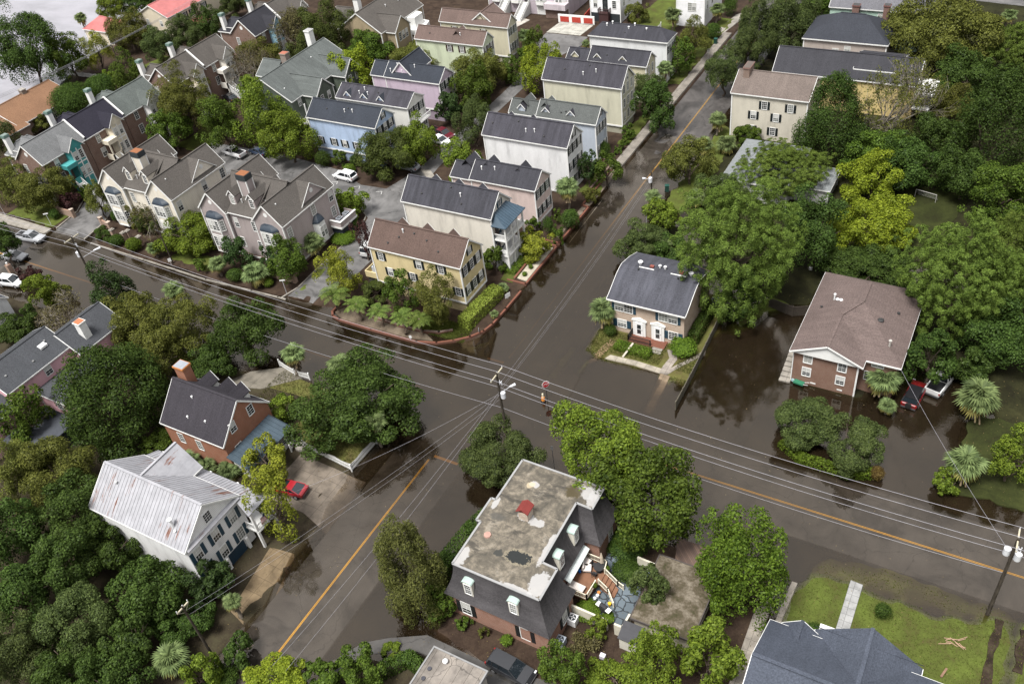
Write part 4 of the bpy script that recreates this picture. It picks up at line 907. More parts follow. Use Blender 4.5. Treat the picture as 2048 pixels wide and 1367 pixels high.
for u in (14.0, 16.5):
    m = MB(); m.box(u-.85, u+.85, Y0-.16, Y0+.02, .1, 2.65); i = len(m.v); m.prism([(u-1.0, Y0-.22), (u+1.0, Y0-.22), (u+1.0, Y0), (u-1.0, Y0)], 2.65, 2.8)
    m.v += [(u-1.0, Y0-.2, 2.8), (u+1.0, Y0-.2, 2.8), (u, Y0-.2, 3.2), (u-1.0, Y0, 2.8), (u+1.0, Y0, 2.8), (u, Y0, 3.2)]; k = len(m.v)-6
    m.f += [(k, k+1, k+2), (k+3, k+5, k+4), (k, k+2, k+5, k+3), (k+1, k+4, k+5, k+2)]; part('door_surround', m, TRIMW, h.root)
    d = h.door('S', Y0-.16, u, .3, 1.0, 2.15, (.78, .78, .77))
st = MB(); st.box(13.0, 17.8, 17.4, Y0, -.2, .3); o = part('stoop', st, REDBRICK, h.root); r = MB(); railing(r, [(13.0, Y0), (13.0, 17.45), (16.0, 17.45)], .3, .8, .14); part('railing', r, plain((.02, .02, .02), .5), o)
s2 = MB(); stairs(s2, 16.4, 17.7, 16.0, 17.4, -.05, .3, 'y', 3); part('steps', s2, CONC, o)
for x, y, z, c, r, hh in ((12.0, 24.3, 7.3, (.75, .75, .75), .2, .35), (14.6, 24.4, 7.3, (.7, .7, .7), .13, .3), (15.3, 24.4, 7.3, (.7, .7, .7), .13, .3), (18.8, 24.2, 7.3, (.75, .75, .75), .2, .35), (12.3, 22.9, 7.4, (.03, .03, .03), .08, .15), (17.6, 22.8, 7.4, (.03, .03, .03), .08, .15)): h.vent(x, y, z, c, r, hh)
h.done()
for x0 in (12.2, 16.4): m = MB(); m.box(x0, x0+2.0, YR-.06, YR+.06, 7.47, 7.55); part('ridge_vent', m, TRIMW, h.roofp)
for x0 in (13.4, 17.3): m = MB(); m.box(x0, x0+.5, YR+.5, YR+.9, 7.2, 7.55); part('roof_hatch', m, plain((.2, .06, .045), .7), h.roofp)

# ------------------------------------------------ brick house with the brown hipped roof
B2 = brick((.25, .125, .082), (.27, .22, .18), (.17, .085, .06))
h = House('brick_house', 'brown brick house with broad taupe hipped roof and white gable, standing in water', (38, 18), B2, shingle((.185, .14, .128), .15, 'y'))
h.wall.box(33.5, 40.6, 18.0, 33.0, -.3, 5.0); h.wall.box(40.6, 44.4, 19.3, 31.6, -.3, 5.0)
e = 5.0; A = (37.1, 18.2-.55, 6.75); Bq = (37.2, 23.4, 6.95); Cq = (38.9, 26.3, 7.2); Dq = (38.9, 30.2, 7.2)
c1 = (33.05, 17.45, e); c2 = (41.15, 17.45, e); c2b = (41.15, 18.85, e); c3 = (44.85, 18.85, e); c4 = (44.85, 31.4, e); c5 = (43.2, 33.4, e); c6 = (33.05, 33.45, e)
h.roof.slab([c1, (37.1, 17.45, 6.85), Bq, Cq, Dq, c6], .14); h.roof.slab([(37.1, 17.45, 6.85), c2, c2b, Bq], .14); h.roof.slab([c2b, c3, Cq, Bq], .14); h.roof.slab([c3, c4, c5, Dq, Cq], .14); h.roof.slab([c5, c6, Dq], .14)
i = len(h.trim.v); h.trim.v += [(33.3, 17.62, 4.75), (40.9, 17.62, 4.75), (37.1, 17.62, 6.65), (33.3, 18.0, 4.75), (40.9, 18.0, 4.75), (37.1, 18.0, 6.65)]; h.trim.f += [(i, i+1, i+2), (i+3, i+5, i+4), (i, i+2, i+5, i+3), (i+1, i+4, i+5, i+2), (i, i+3, i+4, i+1)]
for a, b in ((c1, (37.1, 17.45, 6.85)), ((37.1, 17.45, 6.85), c2), (c2, c2b), (c2b, c3), (c3, c4), (c1, c6)): h.trim.bar((a[0], a[1]-.03, a[2]-.1), (b[0], b[1]-.03, b[2]-.1), .06, .18)
for a, b in ((A, Bq), (Bq, Cq), (Cq, Dq)): h.roof.bar((a[0], a[1], a[2]+.06), (b[0], b[1], b[2]+.03), .3, .08)
for u, z in ((35.1, 3.35), (38.9, 3.3), (35.1, 1.35), (38.9, 1.3)): h.win('S', 18.0, u, z, .85, 1.15, None, 2, 4, tw=.11)
h.win('S', 19.3, 42.4, 4.05, 1.2, .55, None, 2, 2); h.win('S', 19.3, 41.6, 1.9, .8, 1.15)
for u in (36.0, 39.0): m = MB(); m.box(u-.3, u+.3, 17.96, 18.01, .35, .5); part('vent_grille', m, TRIMW, h.root)
for xa, xb in ((40.5, 40.68), (33.4, 33.5)): t = MB(); t.box(xa, xb, 17.93, 18.0, 0, 4.9); part('downpipe', t, TRIMW, h.root)
s = MB(); stairs(s, 32.2, 33.5, 17.4, 22.2, 0, 1.4, 'y', 7); s.box(32.2, 33.5, 22.2, 24.5, 0, 1.4); part('steps', s, CONC, h.root)
for x, y, z, c, r, hh in ((35.6, 26.8, 6.1, (.7, .7, .7), .1, .9), (36.0, 26.6, 6.2, (.7, .7, .7), .14, .3), (36.4, 26.5, 6.3, (.7, .7, .7), .14, .3), (34.5, 25.5, 5.7, (.03, .03, .03), .1, .12), (41.3, 24.6, 6.3, (.03, .03, .03), .22, .15), (43.0, 21.3, 5.7, (.4, .38, .35), .12, .8), (42.8, 27.2, 5.8, (.03, .03, .03), .12, .12)): h.vent(x, y, z, c, r, hh)
h.done()

# ------------------------------------------------ brick house with dormers (south-west corner)
RB = brick((.38, .15, .078), (.32, .22, .17), (.30, .105, .055))
h = House('brick_house', 'red brick cottage with steep dark roof, three rear dormers and a blue metal side porch', (-20, -21), RB, shingle((.055, .05, .06), .2, 'x'))
h.gable(-29.9, -19.9, -20.6, -13.1, 0, 5.0, 8.6, 'x', corners=False, og=.12)
h.win('E', -19.9, -18.6, 5.3, .8, 1.3, None, 2, 4); h.win('E', -19.9, -15.6, 5.3, .8, 1.3, None, 2, 4); h.win('E', -19.9, -18.9, 1.9, .9, 1.5, None, 2, 4)
h.row('S', -20.6, [-27.5, -24.5], 2.3, w=.8, h=1.4)
for xx in (-27.2, -24.2, -22.2): h.dormer(xx, -13.9, 'N', 1.6, 5.3, 7.0, 1.0, 2.2, mat=TRIMW)
h.chimney(-30.0, -28.5, -16.2, -15.0, 5.0, 9.6, RB, (.42, .17, .06), (.25, .27, .3), .25)
for x, y, z in ((-26.2, -17.9, 7.7), (-26, -19.6, 6.1), (-23.3, -19.4, 6.2)): h.vent(x, y, z, (.8, .8, .8), .08, .15)
p = MB(); p.box(-19.8, -16.8, -20.4, -14.2, 0, 2.5); o = part('porch', p, TRIMW, h.root)
r = MB(); r.slab([(-19.8, -21.0, 3.35), (-16.4, -21.0, 2.55), (-16.4, -13.7, 2.55), (-19.8, -13.7, 3.35)], .1)
for yy in np.arange(-20.8, -13.6, .55): r.bar((-19.8, yy, 3.38), (-16.4, yy, 2.58), .05, .06)
part('porch_roof', r, metal_roof((.045, .068, .088), False), o); h.row('E', -16.8, [-18.6, -17.3, -15.4], 1.0, w=.9, h=1.2, tw=.06); h.done()

# ------------------------------------------------ white house with the rusty metal roof
WS = siding((.80, .80, .79))
h = House('wooden_house', 'white clapboard house with a rusty white metal roof, blue shutters and corner porch', (-11, -34), WS, metal_roof((.31, .31, .33), True))
h.gable(-25.2, -11.3, -34.2, -26.8, .3, 7.2, 10.1, 'x', corners=False, mid=-30.6, ends=(1, 1), og=.15)
def ribs(h, a0, a1, b0, b1, z0, z1, step=.46, along='x'):
    for u in np.arange(a0+step/2, a1, step):
        if along == 'x': h.roof.bar((u, b0, z0+.06), (u, b1, z1+.06), .03, .04)
        else: h.roof.bar((b0, u, z0+.075), (b1, u, z1+.075), .045, .06)
ribs(h, -25.3, -11.2, -34.4, -30.65, 7.05, 10.08); ribs(h, -25.3, -11.2, -26.6, -30.55, 7.05, 10.08)
h.gable(-22.6, -18.2, -30.6, -25.2, 5.5, 7.6, 9.8, 'y', ends=(0, 0), walls=False, o=.5)
h.wall.box(-22.4, -18.4, -27, -25.6, .3, 7.4)
pr = [(-25.5, -24.8, 6.0), (-9.2, -24.8, 6.0), (-11.25, -26.85, 6.95), (-25.5, -26.85, 6.95)]
h.roof.slab(pr, .1); h.roof.slab([(-9.2, -24.8, 6.0), (-9.2, -27.8, 6.0), (-11.25, -27.2, 6.95), (-11.25, -26.85, 6.95)], .1)
for u in np.arange(-25.3, -11.2, .46): h.roof.bar((u, -24.8, 6.03), (u, -26.8, 6.96), .035, .04)
for z in (4.6, 1.9): h.row('E', -11.3, [-33.2, -30.7, -28.2], z, w=.85, h=1.55, shut=NAVY, nc=3, nr=4)
h.win('E', -11.3, -30.6, 7.6, .85, 1.2, None, 3, 4)
s = MB(); s.slab([(-10.9, -34.2, 7.0), (-10.9, -26.8, 7.0), (-11.35, -26.8, 7.3), (-11.35, -34.2, 7.3)], .08); part('gable_skirt_roof', s, metal_roof((.31, .31, .33), True), h.root)
# porch over the east front and the north side gallery
p = MB(); p.box(-11.2, -9.4, -27.4, -24.6, 2.6, 2.8); p.box(-25, -11.2, -26.2, -24.6, 2.6, 2.8); o = part('porch', p, TRIMW, h.root)
for x, y in ((-9.6, -24.8), (-9.6, -27.3), (-13.5, -24.8), (-17.5, -24.8), (-21.5, -24.8), (-24.8, -24.8)): c = MB(); c.box(x-.13, x+.13, y-.13, y+.13, 0, 5.95); part('column', c, TRIMW, o)
r = MB(); railing(r, [(-11.2, -27.3), (-9.5, -27.3), (-9.5, -24.7), (-24.8, -24.7)], 2.8, .85, .16, False); part('railing', r, TRIMW, o)
# bay windows' blue garage and posts below
for y0 in (-33.9, -31.0, -28.0):
    c = MB(); c.box(-11.25, -10.95, y0-.16, y0+.16, 0, 1.75); part('post', c, TRIMW, h.root)
for ya, yb in ((-33.4, -31.4), (-30.6, -28.3)): g = MB(); g.box(-11.35, -11.22, ya, yb, .1, 1.7); part('garage_door', g, paint((.012, .03, .05)), h.root)
h.vent(-13.6, -33.0, 7.9, (.62, .62, .62), .17, 1.5, True); h.vent(-13.1, -33.3, 7.6, (.62, .62, .62), .1, .6, True); h.vent(-22.6, -31.8, 9.1, (.5, .5, .5), .1, .4, True)
h.done()

# ------------------------------------------------ mansard house with flat roof
MBR = brick((.32, .16, .105), (.34, .26, .22), (.26, .11, .07))
m = NT('flat_roof_membrane'); p = m.pos(); n1 = m.noise(p, .55, 8, .72, .5); n2 = m.noise(p, 1.9, 8, .75, .3); n3 = m.noise(m.pos((.5, 1.4, 1)), .5, 6, .7)
c = m.ramp(n1, [(.32, (.03, .027, .022)), (.44, (.085, .074, .056)), (.56, (.17, .145, .11)), (.72, (.24, .215, .175))])
c = m.mix(m.ramp(n2, [(.42, 0.0), (.6, .65)]), c, (.05, .044, .034)); c = m.mix(m.ramp(n3, [(.56, 0.0), (.62, .75)]), c, (.03, .027, .022))
gsep = m.n('SeparateXYZ'); m.l(p, gsep.inputs[0]); wv = m.noise(p, 1.6, 5, .65); wv2 = m.noise(p, 5.0, 4, .7)
def spot(cx, cy, rx, ry):
    u = m.math('DIVIDE', m.math('SUBTRACT', gsep.outputs[0], cx), rx); v = m.math('DIVIDE', m.math('SUBTRACT', gsep.outputs[1], cy), ry)
    d = m.math('SQRT', m.math('ADD', m.math('MULTIPLY', u, u), m.math('MULTIPLY', v, v)))
    return m.math('ADD', d, m.math('ADD', m.math('MULTIPLY', m.math('SUBTRACT', wv, .5), 1.5), m.math('MULTIPLY', m.math('SUBTRACT', wv2, .5), .7)))
def paint_spot(c, s, col, e=.12, k=1.0): return m.mix(m.ramp(s, [(1-e, k), (1, 0.0)]), c, col)
for cx, cy, rx, ry in ((21.9, -12.2, 1.5, .9), (22.2, -23.4, .9, 1.4), (18.8, -17.4, 1.0, .45), (17.5, -17.2, .8, .6), (21.2, -19.6, .35, 2.2), (14.3, -23.7, .6, 1.2), (22.6, -12.6, .6, 1.4), (16.5, -13.4, .6, .4), (14.1, -17.0, .3, .8), (20.5, -24.6, 1.6, .3)): c = paint_spot(c, spot(cx, cy, rx, ry), (.33, .325, .32), .16, .8)
c = paint_spot(c, spot(16.2, -13.6, .5, .45), (.40, .33, .22), .2, .7); c = paint_spot(c, spot(20.5, -12.7, 1.0, .85), (.045, .034, .012), .3, .95)
sp1 = spot(19.2, -21.6, 1.25, .7); c = paint_spot(c, m.math('SUBTRACT', sp1, .25), (.22, .19, .13), .1, .5); c = paint_spot(c, sp1, (.013, .015, .014), .05); c = paint_spot(c, spot(17.2, -21.9, .5, .4), (.03, .03, .026), .2); c = paint_spot(c, spot(15.2, -18.3, 1.0, .5), (.05, .048, .042), .4, .8)
m.l(m.ramp(sp1, [(.95, .06), (1, .85)]), m.b.inputs['Roughness']); m.l(c, m.b.inputs['Base Color']); FLATM = m.m

h = House('mansard_house', 'brick house with dark mansard slopes around a stained flat roof', (18, -18), MBR, shingle((.10, .094, .098), .5, 'y'))
top = [(13.9, -11.0), (23.0, -11.1), (23.0, -13.9), (21.3, -13.8), (21.4, -21.2), (23.0, -21.3), (23.0, -24.8), (13.9, -24.7), (13.9, -19.5), (13.4, -19.5), (13.4, -16.6), (13.9, -16.6)]
bot = [(12.75, -10.0), (24.1, -10.1), (24.1, -14.9), (22.5, -15.0), (22.5, -20.2), (24.1, -20.25), (24.1, -25.8), (12.75, -25.7), (12.75, -19.8), (12.5, -19.8), (12.5, -16.3), (12.75, -16.3)]
zt, zb = 7.4, 3.35; n = 12
for k in range(n):
    j = (k+1) % n; prev = None
    for f in range(6):
        t0, t1 = f/6, (f+1)/6
        def at(q, t): s = 1-(1-t)**.62*1.0 if False else t; w = t**1.9; return (top[q][0]+(bot[q][0]-top[q][0])*w, top[q][1]+(bot[q][1]-top[q][1])*w, zt+(zb-zt)*t)
        h.roof.face([at(k, t0), at(k, t1), at(j, t1), at(j, t0)])
h.roof.face([(x, y, zb+.01) for x, y in bot[::-1]])
f = MB(); f.face([(x, y, zt) for x, y in top][::-1]); f.prism(top, zt-.25, zt+.02); fr_ = part('flat_roof', f, FLATM, h.root)
f = MB()
for k in range(n):
    a, b = top[k], top[(k+1) % n]; f.bar((a[0], a[1], zt+.03), (b[0], b[1], zt+.03), .2, .1)
part('roof_edge', f, plain((.27, .27, .27), .8), h.root)
wall_in = [(x-(.28 if x > 18 else -.28), y+(.28 if y < -18 else -.28)) for x, y in bot]
h.wall.prism([(13.05, -10.35), (23.8, -10.4), (23.8, -14.6), (22.2, -14.7), (22.2, -20.5), (23.8, -20.55), (23.8, -25.5), (13.05, -25.4)], -.2, zb)
for u in (14.9, 21.3): h.win('S', -25.43, u, .9, .95, 1.75, (.01, .01, .011), 2, 4)
h.win('E', 23.8, -22.4, 1.0, .8, 1.7, BLACK); h.win('E', 23.8, -12, 1.0, .8, 1.6, None)
for u, face, cx, cy in ((15.5, 'S', 15.6, -25.35), (20.4, 'S', 20.4, -25.35), (0, 'E', 22.15, -19.0), (0, 'E', 22.15, -15.9)):
    g = MB(); g.box(-.48, .48, 0, 1.1, 4.3, 6.2); i = len(g.v); o = ob('dormer', g.mesh('dormer', (0, 0, 0), paint((.66, .63, .54))), h.root, (cx-18, cy+18, 0), ROT[face])
    r = MB()
    for k in range(6):
        a0, a1 = math.pi*k/6, math.pi*(k+1)/6; r.slab([(.56*math.cos(a0), -.1, 6.2+.22*math.sin(a0)), (.56*math.cos(a1), -.1, 6.2+.22*math.sin(a1)), (.56*math.cos(a1), 1.3, 6.2+.22*math.sin(a1)), (.56*math.cos(a0), 1.3, 6.2+.22*math.sin(a0))], .06)
    ob('dormer_roof', r.mesh('dormer_roof', (0, 0, 0), paint((.36, .46, .42))), o); w_ = win_meshes(.6, 1.35, 3, 4, None); ob('window', w_[0], o, (0, 0, 4.55)); ob('pane', w_[1], o, (0, 0, 4.55))
    q = MB(); q.face([(-.42, -.02, 4.3), (.42, -.02, 4.3), (.5, -.75, 3.5), (-.5, -.75, 3.5)])
# cupola chimney, hatch, puddles and pale coating
cp = MB(); cp.box(17.1, 18.1, -17.7, -16.6, zt, zt+1.0); o = part('roof_chimney', cp, brick((.5, .36, .26), (.5, .45, .4), (.55, .5, .42)), h.root)
r = MB(); r.slab([(16.95, -17.85, zt+1.25), (17.6, -17.85, zt+1.7), (17.6, -16.45, zt+1.7), (16.95, -16.45, zt+1.25)], .08); r.slab([(18.25, -17.85, zt+1.25), (18.25, -16.45, zt+1.25), (17.6, -16.45, zt+1.7), (17.6, -17.85, zt+1.7)], .08); r.box(17.2, 18.0, -17.6, -16.7, zt+1.0, zt+1.3); part('chimney_roof', r, plain((.17, .03, .025), .6), o)
hb = MB(); hb.tube((15.3, -20.6, zt), (15.3, -20.6, zt+.16), .4, .36, 7); part('roof_hatch', hb, plain((.36, .22, .18), .7), h.root)
h.done()
# awning over the deck
h2 = MB(); h2.slab([(22.2, -19.3, 2.95), (22.95, -19.3, 2.55), (22.95, -15.0, 2.55), (22.2, -15.0, 2.95)], .06)
for yy in np.arange(-19.2, -15, .22): h2.bar((22.2, yy, 2.97), (22.95, yy, 2.57), .05, .03)
solo('awning', h2, paint((.62, .67, .66)), 'long white ribbed awning on the mansard house above the timber deck', 'awning')

# ------------------------------------------------ garage with the mossy flat roof
h = House('garage', 'low garage with a mossy gravel flat roof beside the flagstone patio', (32, -16), paint((.5, .46, .36)), ground_mat((.025, .03, .009), (.075, .062, .042), (.19, .165, .13), .7, 4.0))
poly = [(29.5, -13.1), (33.8, -13.1), (35.4, -14.7), (35.4, -20.5), (29.6, -20.6)]
h.wall.prism([(29.8, -13.4), (33.7, -13.4), (35.1, -14.8), (35.1, -20.2), (29.9, -20.3)], -.1, 2.8); h.roof.prism(poly, 2.8, 3.0)
for a, b in zip(poly, poly[1:]+poly[:1]): h.trim.bar((a[0], a[1], 2.93), (b[0], b[1], 2.93), .1, .26)
h.tm = plain((.07, .06, .055), .8); h.done()
h = House('shed', 'small cream shed with a lean-to dark roof against the garage', (29.8, -21), paint((.55, .53, .46)), plain((.05, .05, .055), .8)); h.wall.box(29.2, 31.2, -22.2, -20.75, 0, 1.9); h.roof.slab([(29.1, -22.35, 1.95), (31.3, -22.35, 1.95), (31.3, -20.7, 2.5), (29.1, -20.7, 2.5)], .08); h.done()

# ------------------------------------------------ flat-roofed building at the bottom edge
h = House('flat_roofed_building', 'grey flat-roofed building with white parapet cut off by the bottom edge', (18, -36), plain((.4, .38, .34), .8), asphalt((.17, .15, .13)), trim=plain((.22, .22, .22), .8))
h.wall.box(15.3, 20.5, -46, -31.1, 0, 3.5); h.roof.box(15.2, 20.6, -46, -31.0, 3.5, 3.6); f = h.trim
f.box(15.05, 15.2, -46, -30.85, 3.3, 3.68); f.box(15.2, 20.6, -31.0, -30.85, 3.3, 3.68); f.box(20.6, 20.75, -46, -30.85, 3.3, 3.68)
for k in range(6): h.roof.bar((15.5+k*.95, -46, 3.62), (15.5+k*.95, -31.1, 3.62), .1, .05)
h.vent(16.9, -31.8, 3.6, (.6, .6, .6), .16, .35, True); h.vent(18.9, -33.6, 3.6, (.5, .48, .42), .4, .12, False); h.vent(15.9, -32.9, 3.6, (.05, .05, .06), .2, .1, False); h.vent(15.9, -33.9, 3.6, (.05, .05, .06), .2, .1, False); h.done()

# ------------------------------------------------ blue slate roof at the bottom right
SB = shingle((.10, .115, .15), .1, 'x')
h = House('gabled_house', 'house under a slate blue shingle roof with several gables at the lower right lawn', (48, -20), siding((.7, .71, .7)), SB)
ze, zr = 3.6, 5.6
h.gable(41.2, 58.5, -27.5, -16.5, 0, 4.2, 7.4, 'x', corners=False, mid=-22.0, og=.2)
h.gable(45.0, 53.0, -22.0, -15.2, 0, 3.7, 6.6, 'y', ends=(0, 0), corners=False, o=.35); h.roof.slab([(44.6, -14.9, 3.55), (53.4, -14.9, 3.55), (49.0, -17.0, 6.64)], .1)
h.gable(42.2, 45.0, -21, -16.0, 0, 3.7, 4.9, 'y', ends=(0, 1), corners=False)
h.wall.box(45.2, 46.6, -15.2, -14.7, 0, 3.2); h.trim.box(44.9, 46.9, -15.0, -14.4, 3.2, 3.4)
h.roof.bar((49.0, -17.0, 6.72), (49.0, -21.5, 6.72), .34, .1); h.roof.bar((41.2, -22, 7.5), (58, -22, 7.5), .34, .1); h.done()

# ------------------------------------------------ pink house on the left edge
PK = siding((.72, .43, .47)); 
h = House('gabled_house', 'candy pink house with grey shingle roofs and white chimney at the left edge', (-50, -19), PK, shingle((.085, .09, .10), .1, 'y'))
h.gable(-57.6, -50.2, -26, -16.6, 0, 7.0, 8.9, 'y', corners=False); h.win('E', -50.2, -20.4, 5.3, .9, 1.3)
h.gable(-55.5, -48.5, -16.5, -9.5, 0, 6.2, 8.2, 'y', corners=False)
h.hip(-50.1, -44.8, -23.0, -14.5, 0, 4.6, 5.7); h.win('S', -23.0, -46.4, 2.8, 1.2, 1.2)
h.gable(-57, -50.0, -34, -26.1, 0, 5.0, 6.6, 'y', corners=False)
sk = MB(); sk.box(-51.6, -50.6, -21.0, -19.8, 7.3, 7.45); 
h.chimney(-50.3, -49.2, -14.6, -13.6, 6.0, 9.0, WHITE, (.7, .69, .66), (.35, .13, .06), .2)
for x, y, z in ((-51.8, -24.5, 7.8), (-51.2, -21, 7.5), (-52.4, -18, 8.1)): h.vent(x, y, z, (.2, .2, .2), .1, .15)
h.done(); sk = MB(); sk.box(-52.5, -51.6, -19.2, -18.2, 7.9, 8.2); part('skylight', sk, paint((.7, .7, .7)), h.roofp)
d = MB(); d.box(-49.5, -43.0, -30.0, -23.4, 2.4, 2.6); d.box(-49.4, -43.1, -29.9, -23.5, 0, 2.4); part('rear_addition', d, plain((.05, .055, .065), .8), h.root)
h = House('gabled_house', 'small white clapboard house with slate roof at the left edge above the pink house', (-74, -14), siding((.72, .73, .74)), shingle((.07, .075, .095), .1, 'y'))
h.gable(-80, -72.6, -17.5, -11.0, 0, 4.6, 7.0, 'x', corners=False); h.win('S', -17.5, -75, 2.4, .9, 1.4); h.win('E', -72.6, -14.6, 3.6, .8, 1.2); h.done()

# ------------------------------------------------ north-east houses
h = House('brick_chimney_house', 'tall tan clapboard house with brown roof, wide brick chimney and black shutters', (8, 76), siding((.60, .56, .47)), shingle((.21, .17, .15), .15, 'x'))
h.gable(8.0, 20.2, 72.3, 80.2, .2, 8.0, 10.1, 'x', corners=True)
for u, z in ((13.4, 5.6), (11.7, 3.7), (15.4, 3.7), (11.5, 1.2), (17.6, 5.6), (15.0, 1.2)): h.win('S', 72.3, u, z, .8, 1.3, BLACK, 3, 4)
h.chimney(8.9, 9.9, 74.8, 77.3, 7.8, 10.9, brick((.26, .17, .13), (.3, .27, .24), (.2, .12, .09)), (.2, .12, .1), (.1, .08, .07), .2); h.done()
h = House('gabled_house', 'low pale grey house with light roof half hidden by the round pine', (16, 60), siding((.5, .5, .48)), shingle((.3, .32, .325), .1, 'y'))
h.hip(13.0, 22.6, 53.5, 65.5, 0, 3.6, 5.2, ridge=((15.6, 57), (16.6, 63))); h.hip(22.8, 28, 56, 62, 0, 2.8, 3.8); h.done()
h = House('gabled_house', 'buttery yellow house with long dark slate roof and white corner porch behind the bare tree', (22, 86), siding((.66, .52, .24)), shingle((.06, .06, .07), .15, 'x'))
h.gable(11.0, 34.0, 85.6, 92.6, .2, 6.2, 9.0, 'x', corners=False); h.gable(24, 31, 87, 94, 5, 7.4, 8.6, 'x', corners=False)
p = MB(); p.box(34, 37, 85, 91, 4.7, 4.95); 
for y in (85.2, 88, 90.8): p.box(36.7, 36.95, y-.12, y+.12, 0, 4.7)
p.box(34, 37, 85, 91, 2.2, 2.4); part('porch', p, TRIMW, h.root); h.done()
h = House('hipped_house', 'beige house with a dark slate hipped roof near the mint green house', (18, 100), siding((.46, .40, .36)), shingle((.055, .06, .075), .05, 'x'))
h.hip(13.0, 27.0, 96.8, 106.5, .2, 7.6, 10.6); h.win('S', 96.8, 20.6, 5.6, .9, 1.0); h.win('S', 96.8, 18.6, 4.4, .9, 1.6); h.chimney(24.5, 25.5, 104, 105, 8, 11.2, brick((.2, .1, .08), (.25, .2, .18), (.16, .08, .06)), (.16, .08, .07), (.05, .05, .05), .2); h.done()
h = House('gabled_house', 'mint green clapboard house with grey roof at the top edge', (20, 116), siding((.45, .62, .52)), shingle((.2, .2, .22), .1, 'x'))
h.gable(13.8, 34, 112.0, 119, .2, 7.6, 10.0, 'x', corners=False); h.win('S', 112.0, 23.0, 5.4, .9, 1.3); h.chimney(18.0, 19.2, 110.8, 111.9, 0, 8.2, brick((.2, .1, .08), (.25, .2, .18), (.16, .08, .06)), (.16, .08, .07), (.05, .05, .05), .2); h.done()

# ------------------------------------------------ tall white mansions and the lilac row at the top edge
WM = paint((.80, .80, .81))
h = House('tall_house', 'tall white house with black front door and railed landing at the top edge', (-33, 113), WM, shingle(SLATE, .2, 'x'))
h.hip(-36.6, -29.6, 112.6, 124, .2, 9.5, 11.5); h.row('S', 112.6, [-35.4, -31.0], 3.4, w=.8, h=1.6); h.row('S', 112.6, [-35.4, -33.1, -31.0], 6.4, w=.8, h=1.5); h.door('S', 112.6, -33.1, 2.6, 1.2, 2.6, (.015, .018, .02)); h.row('E', -29.6, [114.5, 117.5, 120.5], 3.4, w=.8, h=1.6)
p = MB(); p.box(-34.3, -31.9, 111.4, 112.6, 2.4, 2.55); p.box(-34.2, -32, 111.5, 112.6, 0, 2.4); railing(p, [(-34.3, 112.5), (-34.3, 111.4), (-31.9, 111.4), (-31.9, 112.5)], 2.55); part('landing', p, plain((.06, .03, .03), .6), h.root)
g = MB(); g.box(-36.6, -29.6, 112.52, 112.6, .2, 2.2); part('garage_front', g, plain((.03, .035, .04), .6), h.root); h.done()
h = House('tall_house', 'tall white house with paired windows next to the roadside palm at the top edge', (-14, 116), WM, shingle(SLATE, .2, 'x'))
h.hip(-17.6, -11.6, 114.2, 125, .2, 9.5, 11.4); h.row('S', 114.2, [-14.7, -13.8], 3.6, w=.8, h=1.6); h.row('S', 114.2, [-14.7, -13.8], 7.0, w=.8, h=1.6); h.row('E', -11.6, [116, 119, 122], 3.6, w=.8, h=1.6); h.done()
h = House('terrace', 'lilac row of houses with bay fronts and white stairs at the top edge', (-52, 114), siding((.48, .42, .46)), shingle(TAUPE, .1, 'x'))
h.walls(-63, -42.5, 113.6, 124, .2, 9); h.roof.box(-63.3, -42.2, 113.3, 124, 9, 9.3)
for cx in (-60.6, -55.6, -49.2, -44.4):
    g = MB(); g.prism([(cx-1.5, 113.6), (cx-.9, 112.8), (cx+.9, 112.8), (cx+1.5, 113.6)], 2.6, 8); part('bay', g, TRIMW, h.root); h.row('S', 112.8, [cx-.45, cx+.45], 3.6, w=.6, h=1.5); h.row('S', 112.8, [cx-.45, cx+.45], 6.2, w=.6, h=1.4)
for cx in (-58.0, -53.0):
    s = MB(); stairs(s, cx-.8, cx+.8, 108.6, 113.6, .2, 2.8, 'y', 11); o = part('steps', s, paint((.6, .6, .58)), h.root); r = MB(); railing(r, [(cx-.85, 108.6, .2), (cx-.85, 113.6, 2.8)], 0); railing(r, [(cx+.85, 108.6, .2), (cx+.85, 113.6, 2.8)], 0); part('railing', r, TRIMW, o); h.door('S', 113.6, cx, 2.8, 1.0, 2.1, (.05, .04, .04))
g = MB(); g.box(-50.4, -48.2, 113.5, 113.6, .3, 2.3); part('garage_door', g, TRIMW, h.root); g = MB(); g.box(-47.6, -42.5, 112.2, 113.6, .2, 2.3); part('base', g, brick((.2, .12, .09), (.25, .22, .2), (.15, .08, .06)), h.root); b = MB(); b.box(-47.6, -42.3, 111.6, 113.6, 2.3, 3.5); part('balcony', b, siding((.55, .49, .52)), h.root); h.done()

# ------------------------------------------------ red roofed and orange roofed houses by the river
RR = metal_roof((.40, .13, .125), False)
h = House('riverside_house', 'cream house with a bright red metal roof near the river', (-136, 84), siding((.70, .62, .48)), RR)
h.gable(-140.5, -130.2, 78.4, 100, .2, 6.6, 9.0, 'y', corners=False); h.row('S', 78.4, [-137.5, -133], 4.2, w=.8, h=1.3); h.row('S', 78.4, [-137.5, -133], 1.4, w=.8, h=1.3)
h.row('E', -130.2, [81, 83.5, 86, 90], 4.2, w=.9, h=1.6, shut=BLACK); r = MB(); r.slab([(-130, 84.5, 3.6), (-127, 84.5, 2.8), (-127, 88, 2.8), (-130, 88, 3.6)], .1); part('porch_roof', r, RR, h.root); h.chimney(-138.5, -137, 98, 99.5, 7, 10.4, WHITE, (.7, .69, .66), (.4, .38, .35), .2); h.done()
h = House('garden_pavilion', 'small cream pavilion with a hipped red roof at the river bank', (-152, 75), siding((.70, .62, .48)), RR)
